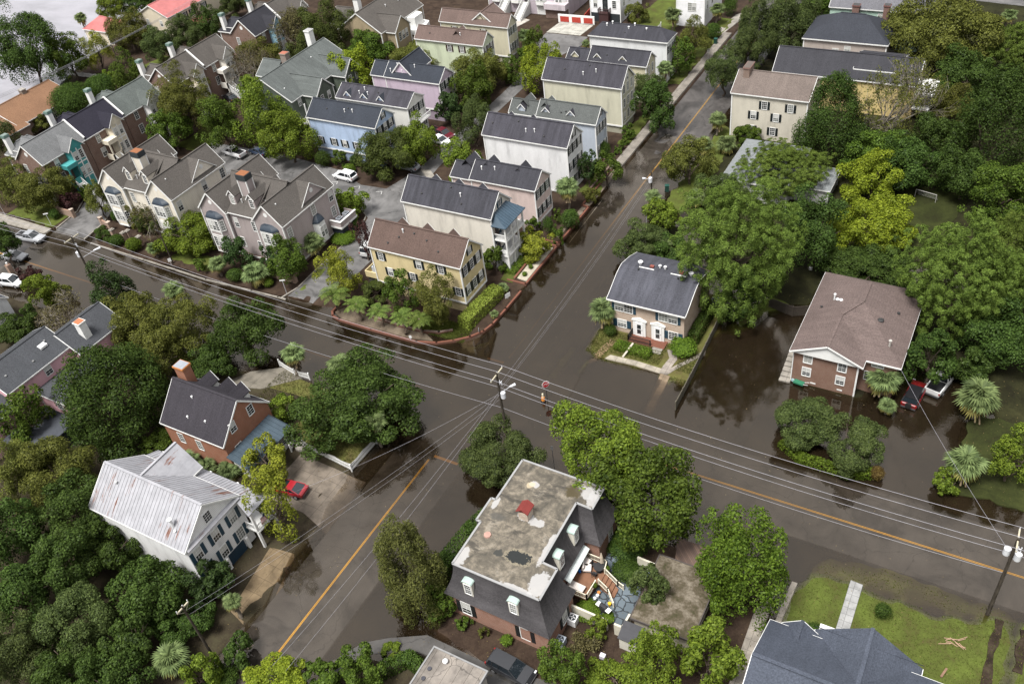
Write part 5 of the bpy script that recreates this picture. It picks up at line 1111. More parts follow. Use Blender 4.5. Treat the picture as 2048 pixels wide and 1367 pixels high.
h.hip(-156, -148, 73.5, 80.0, .2, 3.6, 5.8); h.row('S', 73.5, [-154, -151.5], 1.2, w=.8, h=1.3); h.done()
h = House('ranch_house', 'low house with a wide orange brown shingle roof at the left edge by the river', (-128, 38), brick((.3, .22, .17), (.3, .27, .24), (.22, .13, .1)), shingle((.30, .165, .095), .05, 'y'))
h.gable(-138.5, -125.6, 30.6, 44.8, .2, 3.6, 5.9, 'y', corners=False, o=.7); h.gable(-134, -124.3, 27, 32, .2, 3.2, 4.6, 'y', corners=False, o=.4)
h.row('E', -125.6, [35, 37, 39.4], 1.0, w=.9, h=1.6, shut=BLACK); h.chimney(-132.8, -131.6, 38, 39, 4.5, 6.6, brick((.26, .2, .16), (.3, .27, .24), (.2, .14, .1)), (.4, .38, .35), (.3, .28, .25), .15); h.done()

# ================================================================ vegetation
def np_mesh(name, V, F, mat, k=4):
    me = bpy.data.meshes.new(name); nv, nf = len(V), len(F)
    me.vertices.add(nv); me.vertices.foreach_set('co', np.ascontiguousarray(V, np.float32).ravel())
    me.loops.add(nf*k); me.loops.foreach_set('vertex_index', np.ascontiguousarray(F, np.int32).ravel())
    me.polygons.add(nf); me.polygons.foreach_set('loop_start', np.arange(0, nf*k, k, dtype=np.int32)); me.polygons.foreach_set('loop_total', np.full(nf, k, np.int32))
    me.materials.append(mat); me.update(calc_edges=True); me.validate(); return me
def unit(a): return a/(np.linalg.norm(a, axis=-1, keepdims=True)+1e-9)
def leaf_quads(P, N, size, aspect, r):
    n = len(P); rd = unit(r.normal(size=(n, 3))); T = unit(np.cross(N, rd)); B = np.cross(N, T)
    L = (size*(.65+.7*r.random(n)))[:, None]; W = L*aspect
    V = np.stack([P-T*L*.5, P+B*W*.5-N*L*.06, P+T*L*.5-N*L*.18, P-B*W*.5-N*L*.06], 1).reshape(-1, 3)
    return V, np.arange(n*4).reshape(n, 4)
KIND = {   # leaf colours, size, aspect, cover, shape
    'oak': ((.0150, .0300, .0065), (.064, .102, .022), .30, .62, 2.3, 'round'),
    'live': ((.0230, .0370, .0125), (.088, .114, .034), .26, .5, 2.6, 'round'),
    'olive': ((0.0384, 0.0464, 0.0104), (0.1333, 0.1419, 0.0310), .28, .5, 2.0, 'round'),
    'green': ((0.0224, 0.0448, 0.0072), (0.0903, 0.1359, 0.0206), .32, .62, 2.2, 'round'),
    'lime': ((0.0640, 0.1040, 0.0080), (0.2236, 0.2838, 0.0258), .34, .6, 2.0, 'loose'),
    'yellow': ((0.0680, 0.0880, 0.0104), (0.2408, 0.2580, 0.0301), .30, .55, 1.6, 'loose'),
    'ygreen': ((0.0360, 0.0640, 0.0072), (0.1462, 0.1935, 0.0241), .30, .6, 2.1, 'round'),
    'pine': ((0.0240, 0.0440, 0.0080), (0.135, 0.185, 0.034), .27, .26, 2.7, 'pine'),
    'cedar': ((0.0144, 0.0288, 0.0064), (0.0533, 0.0843, 0.0172), .34, .5, 2.2, 'cone'),
    'cypress': ((0.0400, 0.0464, 0.0128), (0.1075, 0.1118, 0.0310), .34, .3, 2.4, 'cone'),
    'feather': ((0.0240, 0.0384, 0.0096), (0.0860, 0.1075, 0.0258), .42, .25, 2.2, 'loose'),
    'magnolia': ((0.0096, 0.0240, 0.0064), (0.0516, 0.0860, 0.0258), .36, .6, 2.2, 'round'),
    'bare': ((0.0560, 0.0496, 0.0240), (0.1376, 0.1204, 0.0516), .26, .4, .35, 'loose'),
    'purple': ((0.0176, 0.0080, 0.0096), (0.0645, 0.0301, 0.0275), .26, .6, 1.4, 'loose'),
    'maple': ((0.0240, 0.0528, 0.0064), (0.1032, 0.1591, 0.0189), .30, .6, 2.3, 'round'),
    'limehedge': ((.12, .175, .02), (.30, .39, .07), .24, .6, 2.3, 'ball'),
    'shrub': ((0.0176, 0.0368, 0.0080), (0.0645, 0.1032, 0.0189), .22, .6, 2.3, 'ball'),
    'brightshrub': ((0.0360, 0.0680, 0.0080), (0.1204, 0.1806, 0.0215), .22, .6, 2.3, 'ball'),
    'rustshrub': ((0.0480, 0.0240, 0.0096), (0.1204, 0.0860, 0.0258), .22, .6, 2.2, 'ball'),
}
CROWNS = {}
def crown_mesh(kind, r, rv, var):
    key = (kind, r, round(rv/r, 1), var)
    if key in CROWNS: return CROWNS[key]
    a, b, ls, asp, cov, shape = KIND[kind]; R = np.random.default_rng(sum(map(ord, kind))*131+var*17+int(r*10))
    ls = ls*(.7 if r < 1.6 else .82 if r < 4 else .92)
    mat = leaf(a, b)
    nc = {'round': int(22+r*r*2.5), 'loose': int(16+r*r*2.0), 'cone': int(20+r*r*4), 'ball': 14, 'pine': int(110+r*r*27)}[shape]; nc = min(nc, 120 if shape != 'pine' else 1200)
    d = unit(R.normal(size=(nc*3, 3))); d = d[d[:, 2] > -.7][:nc]; nc = len(d)
    if shape == 'ball':
        C = d*.25*r; cr = np.full(nc, .75*r)*(.9+.2*R.random(nc))
    elif shape == 'pine':
        k = (.32+.68*R.random(nc)**.55)*(1+.2*np.sin(d[:, 0]*4+var*1.7)*np.cos(d[:, 1]*5+var)+.1*np.sin(d[:, 2]*6)); C = d*(k*r)[:, None]; cr = R.uniform(.32, .56, nc)
    elif shape == 'cone':
        h = R.random(nc)**.8; ang = R.random(nc)*6.283; w = np.clip(np.sin(np.pi*(.13+.87*(1-h))**1.0*.62)*1.05, .12, 1)
        rad = w*(.35+.5*R.random(nc)**.5); C = np.stack([np.cos(ang)*rad*r, np.sin(ang)*rad*r, (h*1.8-.9)*r], 1); cr = r*(.16+.2*R.random(nc))*(.45+.6*w)
    else:
        k = (.36+.62*R.random(nc)**.7)*(1+.13*np.sin(d[:, 0]*4+var*1.7)+.13*np.cos(d[:, 1]*5+var)); C = d*(k*r)[:, None]
        cr = r*(.17+.17*R.random(nc)) if shape == 'loose' else r*(.14+.22*R.random(nc))
        cr = np.minimum(cr, 1.25)
        if r > 3 and shape == 'round': cr = cr*(.75+.5*R.random(nc))
    if shape == 'loose': C[:, 2] *= 1.0
    la = ls*ls*asp*.5; tot = cov*4*math.pi*r*r*(1 if shape != 'ball' else .9)/la*.72; wgt = cr**2/np.sum(cr**2); cnt = np.maximum(12, (tot*wgt)).astype(int)
    idx = np.repeat(np.arange(nc), cnt); n = len(idx)
    out = unit(C[idx]+np.array([0, 0, .45*r])+1e-6); e = unit(R.normal(size=(n, 3))*(1.0 if shape != 'pine' else .8)+out*.75+np.array([0, 0, .25 if shape != 'pine' else .7]))
    P = C[idx]+e*(cr[idx]*(.62+.48*R.random(n)**.7))[:, None]
    if kind in ('feather', 'cypress', 'bare'): P[:, 2] -= .25*cr[idx]*R.random(n)
    if shape != 'ball': P[:, :2] *= r/np.percentile(np.hypot(P[:, 0], P[:, 1]), 93); P[:, 2] *= r/np.percentile(np.abs(P[:, 2]), 95)
    N = unit(e*.9+R.normal(size=(n, 3))*.38+np.array([0, 0, .3])); P[:, 2] *= rv/r
    V, F = leaf_quads(P, N, ls, asp, R); me = np_mesh('crown', V, F, mat); CROWNS[key] = me; return me
TREES = 0
def limb(m, p0, p1, r0, r1, R, seg=3, sides=6):
    p0, p1 = np.array(p0, float), np.array(p1, float); L = np.linalg.norm(p1-p0); prev = p0; pr = r0
    for k in range(1, seg+1):
        t = k/seg; q = p0+(p1-p0)*t+(R.normal(size=3)*L*.06 if k < seg else 0); rr = r0+(r1-r0)*t
        m.tube(tuple(prev), tuple(q), pr, rr, sides, cap=False); prev, pr = q, rr
def pick(r, opts=(.6, 1.0, 1.6, 2.4, 3.4, 4.6, 6.2)): return min(opts, key=lambda o: abs(math.log(o/max(r, .2))))
def tree(kind, label, x, y, r, rv, c, name='tree', cat='tree', group=None, lean=0.0):
    global TREES; TREES += 1; R = np.random.default_rng(TREES*37+5); v = TREES % 3 if r < 3.6 else TREES % 4
    zg = max(-.3, ground_z(x, y)); base = zg-.25
    t = thing(name, label, cat, (x, y, 0), 0, group); pr = pick(r); asp = min(1.6, max(.5, round(rv/r, 1)))
    me = crown_mesh(kind, pr, pr*asp, v); o = ob('crown', me, t, (0, 0, c+rv), R.random()*6.28); o.scale = (r/pr, r/pr, rv/(pr*asp))
    m = MB(); top = c+rv*(.9 if kind != 'pine' else 1.2); tr = max(.07, .045*r+.05)
    limb(m, (0, 0, base), (R.normal()*.15, R.normal()*.15, top), tr, tr*.45, R, 4, 8)
    for k in range(int(5+min(9, r*2))):
        a = R.random()*6.28; el = R.uniform(.0, .9); z0 = c+rv*R.uniform(.1, .75)-(.3 if c > 1 else 0); q = (.62+.25*R.random())
        limb(m, (0, 0, max(base+.3, z0)), (math.cos(a)*math.cos(el)*r*q, math.sin(a)*math.cos(el)*r*q, c+rv+math.sin(el)*rv*q*.9), tr*.42, .03, R, 3, 5)
    ob('trunk', m.mesh('trunk', (0, 0, 0), BARK), t)
    return t
def bush(kind, label, x, y, r, rv, c=0, name='shrub', cat='shrub', group=None):
    global TREES; TREES += 1; R = random.Random(TREES); pr = pick(r); asp = min(1.6, max(.5, round(rv/r, 1)))
    o = ob(name, crown_mesh(kind, pr, pr*asp, TREES % 3), None, (x, y, max(ground_z(x, y), -.1)+c+rv*.92), R.random()*6.28); o.scale = (r/pr, r/pr, rv/(pr*asp))
    return tag(o, label, cat, group)
TWIG = plain((.21, .185, .15), .8)
def bare_tree(label, x, y, r, rv, c, kind='bare', col=None, name='bare_tree', dens=1.0):
    """a wind-stripped tree: a mesh of fine branches with sparse leaves"""
    global TREES; TREES += 1; R = np.random.default_rng(TREES*91); t = thing(name, label, 'tree', (x, y, 0)); m = MB(); base = max(-.3, ground_z(x, y))-.2
    tips = []
    def grow(p, d, L, rad, lev):
        q = p+d*L; m.tube(tuple(p), tuple(q), rad, rad*.6, 5 if lev < 2 else 3, cap=False)
        if lev >= 4 or L < .25: tips.append(q); return
        for k in range(4 if lev < 3 else 3):
            e = unit(d+R.normal(size=3)*.55+np.array([0, 0, .1])); grow(q if k else p+d*L*.7, e, L*R.uniform(.55, .8), max(.012, rad*.55), lev+1)
    H = c+2*rv
    for k in range(4):
        a = R.random()*6.28; grow(np.array([0, 0, base]), unit(np.array([math.cos(a)*.45*r/rv, math.sin(a)*.45*r/rv, 1.0])), max(.6, H*.36), .05+.018*r, 0)
    o = ob('branches', m.mesh('branches', (0, 0, 0), col or TWIG), t)
    T = np.array(tips); ext = np.abs(T[:, :2]).max(); s = r*1.05/np.percentile(np.hypot(T[:, 0], T[:, 1]), 92); sz = H/max(np.percentile(T[:, 2], 97), .1); o.scale = (s, s, sz)
    T = T*np.array([s, s, sz]); n = int(len(T)*5*dens); P = T[R.integers(0, len(T), n)]+R.normal(size=(n, 3))*.22; a, b, ls, asp, _, _ = KIND[kind]
    V, F = leaf_quads(P, unit(R.normal(size=(n, 3))+np.array([0, 0, .6])), ls*1.05, .5, R); ob('crown', np_mesh('crown', V, F, leaf(a, b)), t); return t

# palms
FAN = [leaf((.06, .09, .035), (.17, .22, .085), .2, .3), leaf((.13, .13, .03), (.27, .24, .07), .2, .3), plain((.20, .15, .09), .9)]
FANB = [leaf((.05, .085, .045), (.14, .20, .10), .2, .3), FAN[1], FAN[2]]
PALMS = {}
def fan_mesh(var, half):
    k = (var, half)
    if k in PALMS: return PALMS[k]
    R = np.random.default_rng(var*7+half); V, F = [], []
    n = 54 if half == 0 else 16
    for i in range(n):
        az = i*2.399+R.normal()*.2; el = math.radians(R.uniform(-5, 82) if half == 0 else R.uniform(-50, -2)); hz = np.array([math.cos(az), math.sin(az), 0]); sn = max(0, math.sin(el)); d = np.array([math.cos(az)*math.cos(el), math.sin(az)*math.cos(el), math.sin(el)])
        s = unit(np.cross(d, [0, 0, 1.0]) if abs(d[2]) < .98 else np.array([1., 0, 0])); u = np.cross(s, d); pl = R.uniform(.16, .46); o = d*pl
        i0 = len(V); V += [s*.012, -s*.012, o-s*.012, o+s*.012]; F.append((i0, i0+1, i0+2, i0+3))
        for j in range(13):
            a = math.radians(-95+190*j/12); e = d*math.cos(a)+s*math.sin(a)*.98; L = R.uniform(.42, .56)*(1-.15*abs(j-6)/6); w = unit(np.cross(e, u))*.036
            lift = u*(.10*abs(math.sin(a))); m_ = o+e*L*.55+lift*L+hz*.14*L*sn-np.array([0, 0, .10*L]); t_ = o+e*L*.9+lift*.6*L+hz*.42*L*sn-np.array([0, 0, .42*L])
            i0 = len(V); V += [o, m_-w, m_+w, t_]; F.append((i0, i0+1, i0+3, i0+2))
    me = np_mesh('fronds', np.array(V), np.array(F), FAN[0] if half == 0 else FAN[1]); PALMS[k] = me; return me
def palm(label, x, y, r, rv, c, blue=False, group='cabbage palms', dead=True):
    global TREES; TREES += 1; R = random.Random(TREES); z = c+rv*.8; t = thing('palm_tree', label, 'palm tree', (x, y, 0), 0, group); base = max(-.3, ground_z(x, y))-.2
    o = ob('fronds', fan_mesh(TREES % 3, 0), t, (0, 0, z), R.random()*6.28); o.scale = (r*1.02,)*3
    q = ob('lower_fronds', fan_mesh(TREES % 2, 1), t, (0, 0, z-.05), R.random()*6.28); q.scale = (r*.9,)*3
    m = MB(); limb(m, (0, 0, base), (0, 0, z), .19, .15, np.random.default_rng(TREES), 4, 8); m.tube((0, 0, max(base+.1, z-.9)), (0, 0, z+.05), .17, .3, 9)
    ob('trunk', m.mesh('trunk', (0, 0, 0), bark((.17, .145, .115))), t)
    if dead:
        m = MB(); rr = np.random.default_rng(TREES)
        for k in range(9):
            a = rr.random()*6.28; p = (math.cos(a)*.25, math.sin(a)*.25, z-.15); m.bar(p, (math.cos(a)*.5*r, math.sin(a)*.5*r, z-rr.uniform(.5, .9)*r), .16, .02)
        ob('dead_fronds', m.mesh('dead_fronds', (0, 0, 0), FAN[2]), t)
    return t
DATE = leaf((.045, .085, .018), (.15, .20, .045), .2, .3)
def date_mesh(var):
    k = ('date', var)
    if k in PALMS: return PALMS[k]
    R = np.random.default_rng(50+var); V, F = [], []
    for i in range(19):
        az = i*2.399+R.normal()*.12; e0 = R.uniform(.35, 1.4); p = np.zeros(3); el = e0; hz = np.array([math.cos(az), math.sin(az), 0]); s = np.array([-math.sin(az), math.cos(az), 0]); n = 20; L = R.uniform(1.1, 1.3)/n
        for j in range(n):
            d = hz*math.cos(el)+np.array([0, 0, math.sin(el)]); q = p+d*L; t = j/n; w = .19*math.sin(math.pi*min(1, .12+t*.88))+.02
            if j > 1:
                for sg in (-1, 1):
                    u = np.array([0, 0, -.28]); tip = p+s*sg*w+d*w*.55+u*w; i0 = len(V); V += [p, p+d*L*.5, tip+d*.02, tip-d*.01]; F.append((i0, i0+1, i0+2, i0+3))
            i0 = len(V); V += [p+s*.008, q+s*.007, q-s*.007, p-s*.008]; F.append((i0, i0+1, i0+2, i0+3)); p = q; el -= (e0+.75)/n*1.05
    PALMS[k] = np_mesh('fronds', np.array(V), np.array(F), DATE); return PALMS[k]
def date_palm(label, x, y, r, h):
    global TREES; TREES += 1; t = thing('feather_palm', label, 'palm tree', (x, y, 0), 0, 'feathery palms in the corner plot'); base = max(0, ground_z(x, y))-.1
    o = ob('fronds', date_mesh(TREES % 3), t, (0, 0, h), TREES*1.3); o.scale = (r,)*3; m = MB(); limb(m, (0, 0, base), (0, 0, h+.1), .2, .15, np.random.default_rng(TREES), 4, 8); m.tube((0, 0, h-.5), (0, 0, h+.1), .16, .26, 9)
    ob('trunk', m.mesh('trunk', (0, 0, 0), bark((.13, .10, .075))), t); return t
def hedge(label, pts, w, h, kind='shrub', name='hedge', z0=0.0, rnd=.25):
    """clipped hedge along a line: leaves on the faces of a rounded box"""
    a, b, ls, asp, cov, _ = KIND[kind]; R = np.random.default_rng(len(label)+int(abs(pts[0][0])*10)); PP, NN = [], []
    for p, q in zip(pts[:-1], pts[1:]):
        p, q = np.array(p, float), np.array(q, float); L = np.linalg.norm(q-p)+w*.6; d = (q-p)/np.linalg.norm(q-p); s = np.array([-d[1], d[0]])
        n = int((L*w+2*L*h+2*w*h)*105); f = R.random((n, 3))*2-1; k = R.random(n); m = np.abs(f)
        A = np.array([L*w, L*h*2, w*h*2]); A = A/A.sum(); ax = np.where(k < A[0], 2, np.where(k < A[0]+A[1], 1, 0)); e = f.copy()
        for i in range(3): sel = ax == i; e[sel, i] = np.sign(f[sel, i]) if i < 2 else 1.0
        nrm = np.zeros((n, 3)); nrm[np.arange(n), ax] = np.sign(e[np.arange(n), ax]); nr = unit(nrm+e*np.abs(e)**3*.6)
        c3 = np.array([*(p+q)/2, z0+h/2]); pos = e*(1-.07*(np.abs(e)**6).sum(1, keepdims=True)/2)+R.normal(size=(n, 3))*.02
        W = c3+np.outer(pos[:, 0]*L/2, [*d, 0])+np.outer(pos[:, 1]*w/2, [*s, 0])+np.outer(pos[:, 2]*h/2, [0, 0, 1]); W += R.normal(size=(n, 3))*.05
        W[:, 2] += .06*np.sin(W[:, 0]*2.1)+.06*np.cos(W[:, 1]*1.7)
        PP.append(W); NN.append(unit(np.outer(nr[:, 0], [*d, 0])+np.outer(nr[:, 1], [*s, 0])+np.outer(nr[:, 2], [0, 0, 1])+R.normal(size=(n, 3))*.4))
    V, F = leaf_quads(np.vstack(PP), np.vstack(NN), ls*.8, asp, R); return tag(ob(name, np_mesh(name, V, F, leaf(a, b))), label, 'hedge')

T = tree
# --- river side and top left
T('oak', 'big dark tree at the river edge in the far top left', -144.37, 50.81, 7.03, 7.34, 1.00, name='oak_tree')
T('green', 'mid green tree between the big dark river tree and the yellow one', -139.26, 55.75, 4.49, 4.55, 1.00)
T('yellow', 'small bright yellow tree under the far power lines', -135.44, 60.77, 3.23, 3.72, 1.50)
palm('lone tall palm standing against the pale river', -156.55, 74.25, 2.15, 1.95, 4.20)
T('ygreen', 'yellow green tree left of the red metal roof, by the river', -157.22, 83.73, 3.62, 2.93, 1.50)
T('oak', 'dark tree at the top edge just left of the red roof chimney', -153.27, 89.66, 4.62, 2.48, 1.50, name='oak_tree')
T('olive', 'rusty olive tree in front of the small red roofed pavilion', -138.83, 72.92, 5.22, 3.57, 1.00)
T('live', 'grey green tree below the cream house with the red roof', -123.71, 68.46, 3.80, 3.49, 0.80, name='oak_tree')
T('live', 'grey green tree right of the red roofed house, left of the slate townhouse', -121.88, 74.58, 4.32, 3.74, 0.80, name='oak_tree')
T('oak', 'dark tree beside the chimney of the slate roofed far townhouse', -120.42, 81.66, 3.63, 3.89, 0.80, name='oak_tree')
T('live', 'tree at the top edge behind the slate roofed far townhouse', -125.58, 95.03, 3.83, 2.73, 0.80, name='oak_tree')
T('green', 'loose green tree behind the teal townhouse roofs near the white bridge rail', -116.55, 53.12, 3.45, 4.21, 0.80)
T('shrub', 'long rounded dark bush behind the near black townhouse roof', -122.60, 42.59, 4.69, 3.68, 0.00, name='shrub', cat='shrub')
T('shrub', 'rounded dark bush behind the grey green townhouse chimney', -122.59, 49.65, 3.48, 2.87, 0.00, name='shrub', cat='shrub')
T('ygreen', 'weedy yellow green bush at the foot of the far utility pole', -129.24, 57.41, 1.85, 1.40, 0.00)
T('live', 'low dark tree at the left edge below the orange brown roof', -117.73, 22.63, 2.97, 4.20, 0.50)
T('olive', 'olive tree at the left edge above the front lawn', -102.92, 12.93, 3.41, 4.08, 0.60)
T('olive', 'large spreading olive tree on the lawn before the teal townhouse', -94.94, 13.63, 4.53, 3.25, 1.00)
T('olive', 'low olive green bush between orange roof and near black townhouse', -125.32, 35.50, 2.48, 1.63, 0.00, name='shrub', cat='shrub')
# --- middle left
T('olive', 'largest spreading olive tree standing before the taupe brick townhouses', -89.61, 43.49, 5.73, 5.01, 1.60)
T('green', 'dark green tree just below the largest spreading olive tree', -88.25, 37.46, 4.22, 3.55, 0.80)
T('green', 'round green tree right of the spreading olive tree, above the white pickup', -77.20, 40.31, 4.13, 4.67, 1.00)
T('ygreen', 'loose pale green tree overlapping the grey green house', -70.29, 44.10, 4.91, 5.86, 1.20, name='tree')
T('ygreen', 'dense round green tree left of the sky blue house', -61.89, 40.77, 4.68, 4.25, 0.80)
T('olive', 'small olive tree beneath the slate roofed townhouse bay', -93.59, 69.72, 5.01, 3.27, 0.80)
bare_tree('grey brown half bare tree left of the far townhouse and above the grey green roof', -88.05, 61.86, 5.11, 4.64, 0.50)
T('feather', 'tall feathery olive tree above the brick chimney of the grey green house', -82.85, 77.20, 6.98, 5.53, 1.20)
bare_tree('half bare olive tree in front of the far brick townhouses', -86.92, 75.32, 4.25, 5.66, 0.80, dens=3.0)
T('green', 'round green tree right of the white chimney of the grey green house', -72.21, 79.79, 5.25, 3.39, 0.80)
T('lime', 'feathery lime green tree behind the white house with purple roof', -66.73, 66.49, 4.73, 4.39, 0.80, name='cypress_tree')
T('feather', 'grey green palm like shrub below the feathery lime tree', -70.43, 64.57, 3.09, 2.37, 0.30, name='shrub', cat='shrub')
T('olive', 'broad olive tree before the pale mint house', -60.50, 81.37, 6.18, 2.40, 0.80)
T('olive', 'thin browning tree right of the lavender house', -43.42, 75.84, 4.83, 3.29, 0.80)
T('green', 'dark upright tree just below the thin browning tree', -39.79, 68.48, 3.72, 3.72, 0.60)
T('live', 'grey green tree beside the court lane, below the dark upright tree', -32.22, 55.95, 3.16, 3.85, 0.80)
T('magnolia', 'glossy dark magnolia above the maroon pickup', -40.86, 61.08, 2.73, 2.73, 0.80)
T('feather', 'loose grey green tree before the corner of the sky blue house', -41.93, 43.39, 5.17, 3.25, 0.80)
T('ygreen', 'yellow green tree right of the loose grey tree, beside the white sedan', -38.32, 47.46, 3.58, 3.58, 0.60)
T('ygreen', 'yellow green tree behind the pale pink house roof', -28.18, 45.51, 3.79, 2.91, 0.60)
T('shrub', 'tall dark rounded shrub at the west corner of the sky blue house', -55.46, 41.57, 1.50, 1.61, 0.00, name='shrub', cat='shrub')
bush('green', 'green shrub second from the west along the sky blue house', -52.74, 42.79, 1.41, 1.41, 0.00)
bush('shrub', 'low dark shrub in the middle of the sky blue house foundation', -49.76, 43.30, 1.14, 1.14, 0.00)
bush('brightshrub', 'bright low shrub near the parking court kerb below the sky blue house', -49.53, 40.98, 1.22, 0.87, 0.00)
T('lime', 'bright lime tree standing left of the tall cream green house', -30.08, 77.84, 4.32, 4.21, 0.50, name='lime_tree')
palm('palm tree in the planted island near the cream house with pinkish roof', -42.05, 93.13, 2.35, 2.47, 2.20)
T('green', 'green tree beside the island palm, left of the wet upper court', -39.03, 91.72, 2.23, 2.93, 0.30)
bush('green', 'dark clipped bushes at the corner of the cream house with pinkish roof', -40.54, 89.85, 2.04, 1.55, 0.00)
bush('green', 'bush left of the bright lime tree by the upper court lane', -38.58, 80.21, 2.15, 2.60, 0.00)
T('olive', 'brownish tree at the left of the upper court lane', -41.54, 78.00, 2.77, 3.05, 0.50)
T('olive', 'olive tree right of the tall white house with the black door', -26.26, 113.39, 2.66, 1.91, 0.50)
palm('roadside palm between the two tall white houses', -17.22, 111.20, 2.47, 2.47, 1.60)
palm('palm at the east side of the tall white house near the top edge', -9.52, 116.09, 2.11, 2.05, 1.80)
bush('shrub', 'tall dark bush at the top of the sidewalk near the road bend', -8.41, 121.37, 1.57, 2.05, 0.00)
bush('shrub', 'dark round bush below the roadside bush, near the green bin', -8.13, 109.45, 1.71, 1.60, 0.00)
T('olive', 'rounded bronze green tree right of the long white hipped house', -8.31, 98.91, 3.18, 3.62, 0.50)
palm('palm in front of the cream house with small roof gables', -9.32, 86.50, 1.93, 2.58, 1.80)
T('green', 'slim green tree between the cream house palm and bronze green tree', -8.29, 91.69, 2.44, 3.21, 0.40)
T('live', 'dark grey green tree at the street corner of the tall cream green house', -8.15, 75.94, 2.91, 3.23, 0.80, name='oak_tree')
T('oak', 'dark grey green tree overhanging the street below its twin by the tall cream green house', -4.10, 69.63, 3.64, 3.95, 0.80, name='oak_tree')
palm('small palm at the top right beyond the leaning willow oak', 43.59, 126.45, 1.88, 1.77, 1.20)
palm('small palm by the wet upper court, left of the long white hipped house', -29.94, 96.15, 1.21, 1.90, 1.00)
bush('shrub', 'leafy shrub by the street side of the pale blue grey house', -9.39, 59.09, 1.33, 1.55, 0.00)
bush('green', 'round ball shrub nearest the brick garden step, first of a row of three', -7.39, 60.65, 0.67, 0.67, 0.00, group='round ball shrubs by the garden step')
bush('green', 'round ball shrub in the middle of the row of three before the blue grey house', -7.43, 62.40, 0.68, 0.68, 0.00, group='round ball shrubs by the garden step')
bush('green', 'round ball shrub farthest from the garden step, last of the row of three', -7.47, 64.17, 0.68, 0.68, 0.00, group='round ball shrubs by the garden step')
bush('green', 'green bush between pale blue grey house and street grass', -7.82, 66.33, 1.20, 1.31, 0.00)
T('magnolia', 'dark glossy tree at the street end of the streaked roof white house', -7.42, 49.50, 1.66, 3.15, 0.30)
T('green', 'rounded dark tree beside the glossy one, by the long brick kerb', -5.13, 51.21, 2.29, 2.50, 0.30)
palm('tall palm before the pale pink house and brick path', -7.73, 42.63, 2.43, 2.33, 2.20)
bush('olive', 'feathery grey green shrub at the brick kerb right of the tall palm', -5.27, 45.36, 1.47, 1.37, 0.00)
bush('shrub', 'dark shrub right of the pink house red brick footing', -5.32, 38.27, 1.50, 1.71, 0.00)
bush('green', 'upright shrub at the corner of the pink house footing', -7.76, 38.54, 0.68, 1.30, 0.00)
bush('shrub', 'dense shrub at the pink house near the kerb corner', -7.52, 35.30, 0.89, 1.68, 0.00)
bush('green', 'bright bush between cream porch house and pink house', -9.79, 35.20, 1.13, 1.34, 0.00)
bush('green', 'narrow bush below the dense kerb corner shrub', -5.21, 34.02, 0.88, 1.67, 0.00)
T('yellow', 'bronze yellow tree beside the white two storey porch', -6.90, 30.07, 2.60, 1.69, 0.50)
hedge('low bright green groundcover bed between porch house and gravel bed', [(-8.3, 25.0), (-8.3, 32.6)], 1.7, .7, 'brightshrub')
for i, (yy, kd, lb) in enumerate(((25.2, 'brightshrub', 'round green shrub nearest the corner in the pale gravel bed'), (27.0, 'brightshrub', 'second round green shrub from the corner in the gravel bed'), (28.8, 'rustshrub', 'small reddish shrub in the middle of the gravel bed'), (30.8, 'rustshrub', 'larger reddish shrub at the north end of the gravel bed'), (32.3, 'shrub', 'dark green shrub at the very end of the gravel bed'))):
    bush(kd, lb, -6.2, yy, .42, .4, group='round shrubs in the gravel bed')
# --- mansions' planting
T('olive', 'thin brown tree over the brick gated driveway', -82.17, 14.60, 2.45, 2.96, 0.80)
bush('purple', 'dark purple bush beside the brick gate on the lawn side', -90.42, 14.27, 1.92, 1.81, 0.00)
bush('green', 'green bush in front of the teal townhouse steps', -92.13, 18.13, 1.69, 1.13, 0.00)
bush('shrub', 'dark clipped bush left of the brick gate', -91.96, 11.46, 0.96, 0.96, 0.00)
bush('shrub', 'trimmed dark bush at the corner of the cream mansion', -79.79, 14.98, 1.02, 1.13, 0.00)
bare_tree('pale almost leafless tree before the cream mansion front', -69.07, 14.98, 3.59, 3.07, 0.30, dens=.8)
T('olive', 'olive shrub tree at the foot of the cream mansion bay', -73.71, 14.54, 2.08, 2.08, 0.00)
T('feather', 'brownish feathery shrub before the cream mansion', -70.33, 14.53, 2.22, 2.12, 0.00)
T('ygreen', 'spreading green tree between the cream and the mauve mansion', -60.51, 13.66, 4.84, 2.20, 0.30)
BALLS = [('clipped ball shrub closest to the driveway in the cluster by the brick piers', -80.03, 10.66, 0.63, 0.58, 0.00), ('clipped ball shrub lower left of the cluster by the brick piers', -78.27, 9.42, 0.66, 0.61, 0.00), ('topmost clipped ball shrub of the cluster by the brick piers', -79.88, 11.79, 0.59, 0.59, 0.00), ('clipped ball shrub at the centre of the cluster by the brick piers', -78.15, 10.68, 0.62, 0.62, 0.00), ('rightmost clipped ball shrub of the cluster by the brick piers', -77.03, 10.77, 0.66, 0.72, 0.00), ('lowest clipped ball shrub of the cluster by the brick piers', -76.12, 9.26, 0.66, 0.61, 0.00)]
for lb, *a in BALLS: bush('shrub', lb, *a, group='clipped ball shrubs by the brick piers')
bush('shrub', 'large clipped dome shrub between the brick piers', -73.68, 9.46, 1.31, 0.98, 0.00)
bush('brightshrub', 'largest clipped dome shrub at the street before the brick piers', -69.61, 9.42, 1.37, 1.16, 0.00)
palm('low palm at the street left of the mansion street sign', -64.24, 9.18, 1.58, 1.98, 0.30, dead=False)
palm('low palm before the mauve mansion between two dark shrubs', -50.19, 9.09, 1.88, 2.18, 0.50, dead=False)
palm('bigger pale palm left of the driveway before the mauve mansion', -42.59, 9.21, 2.57, 2.15, 0.60, dead=False)
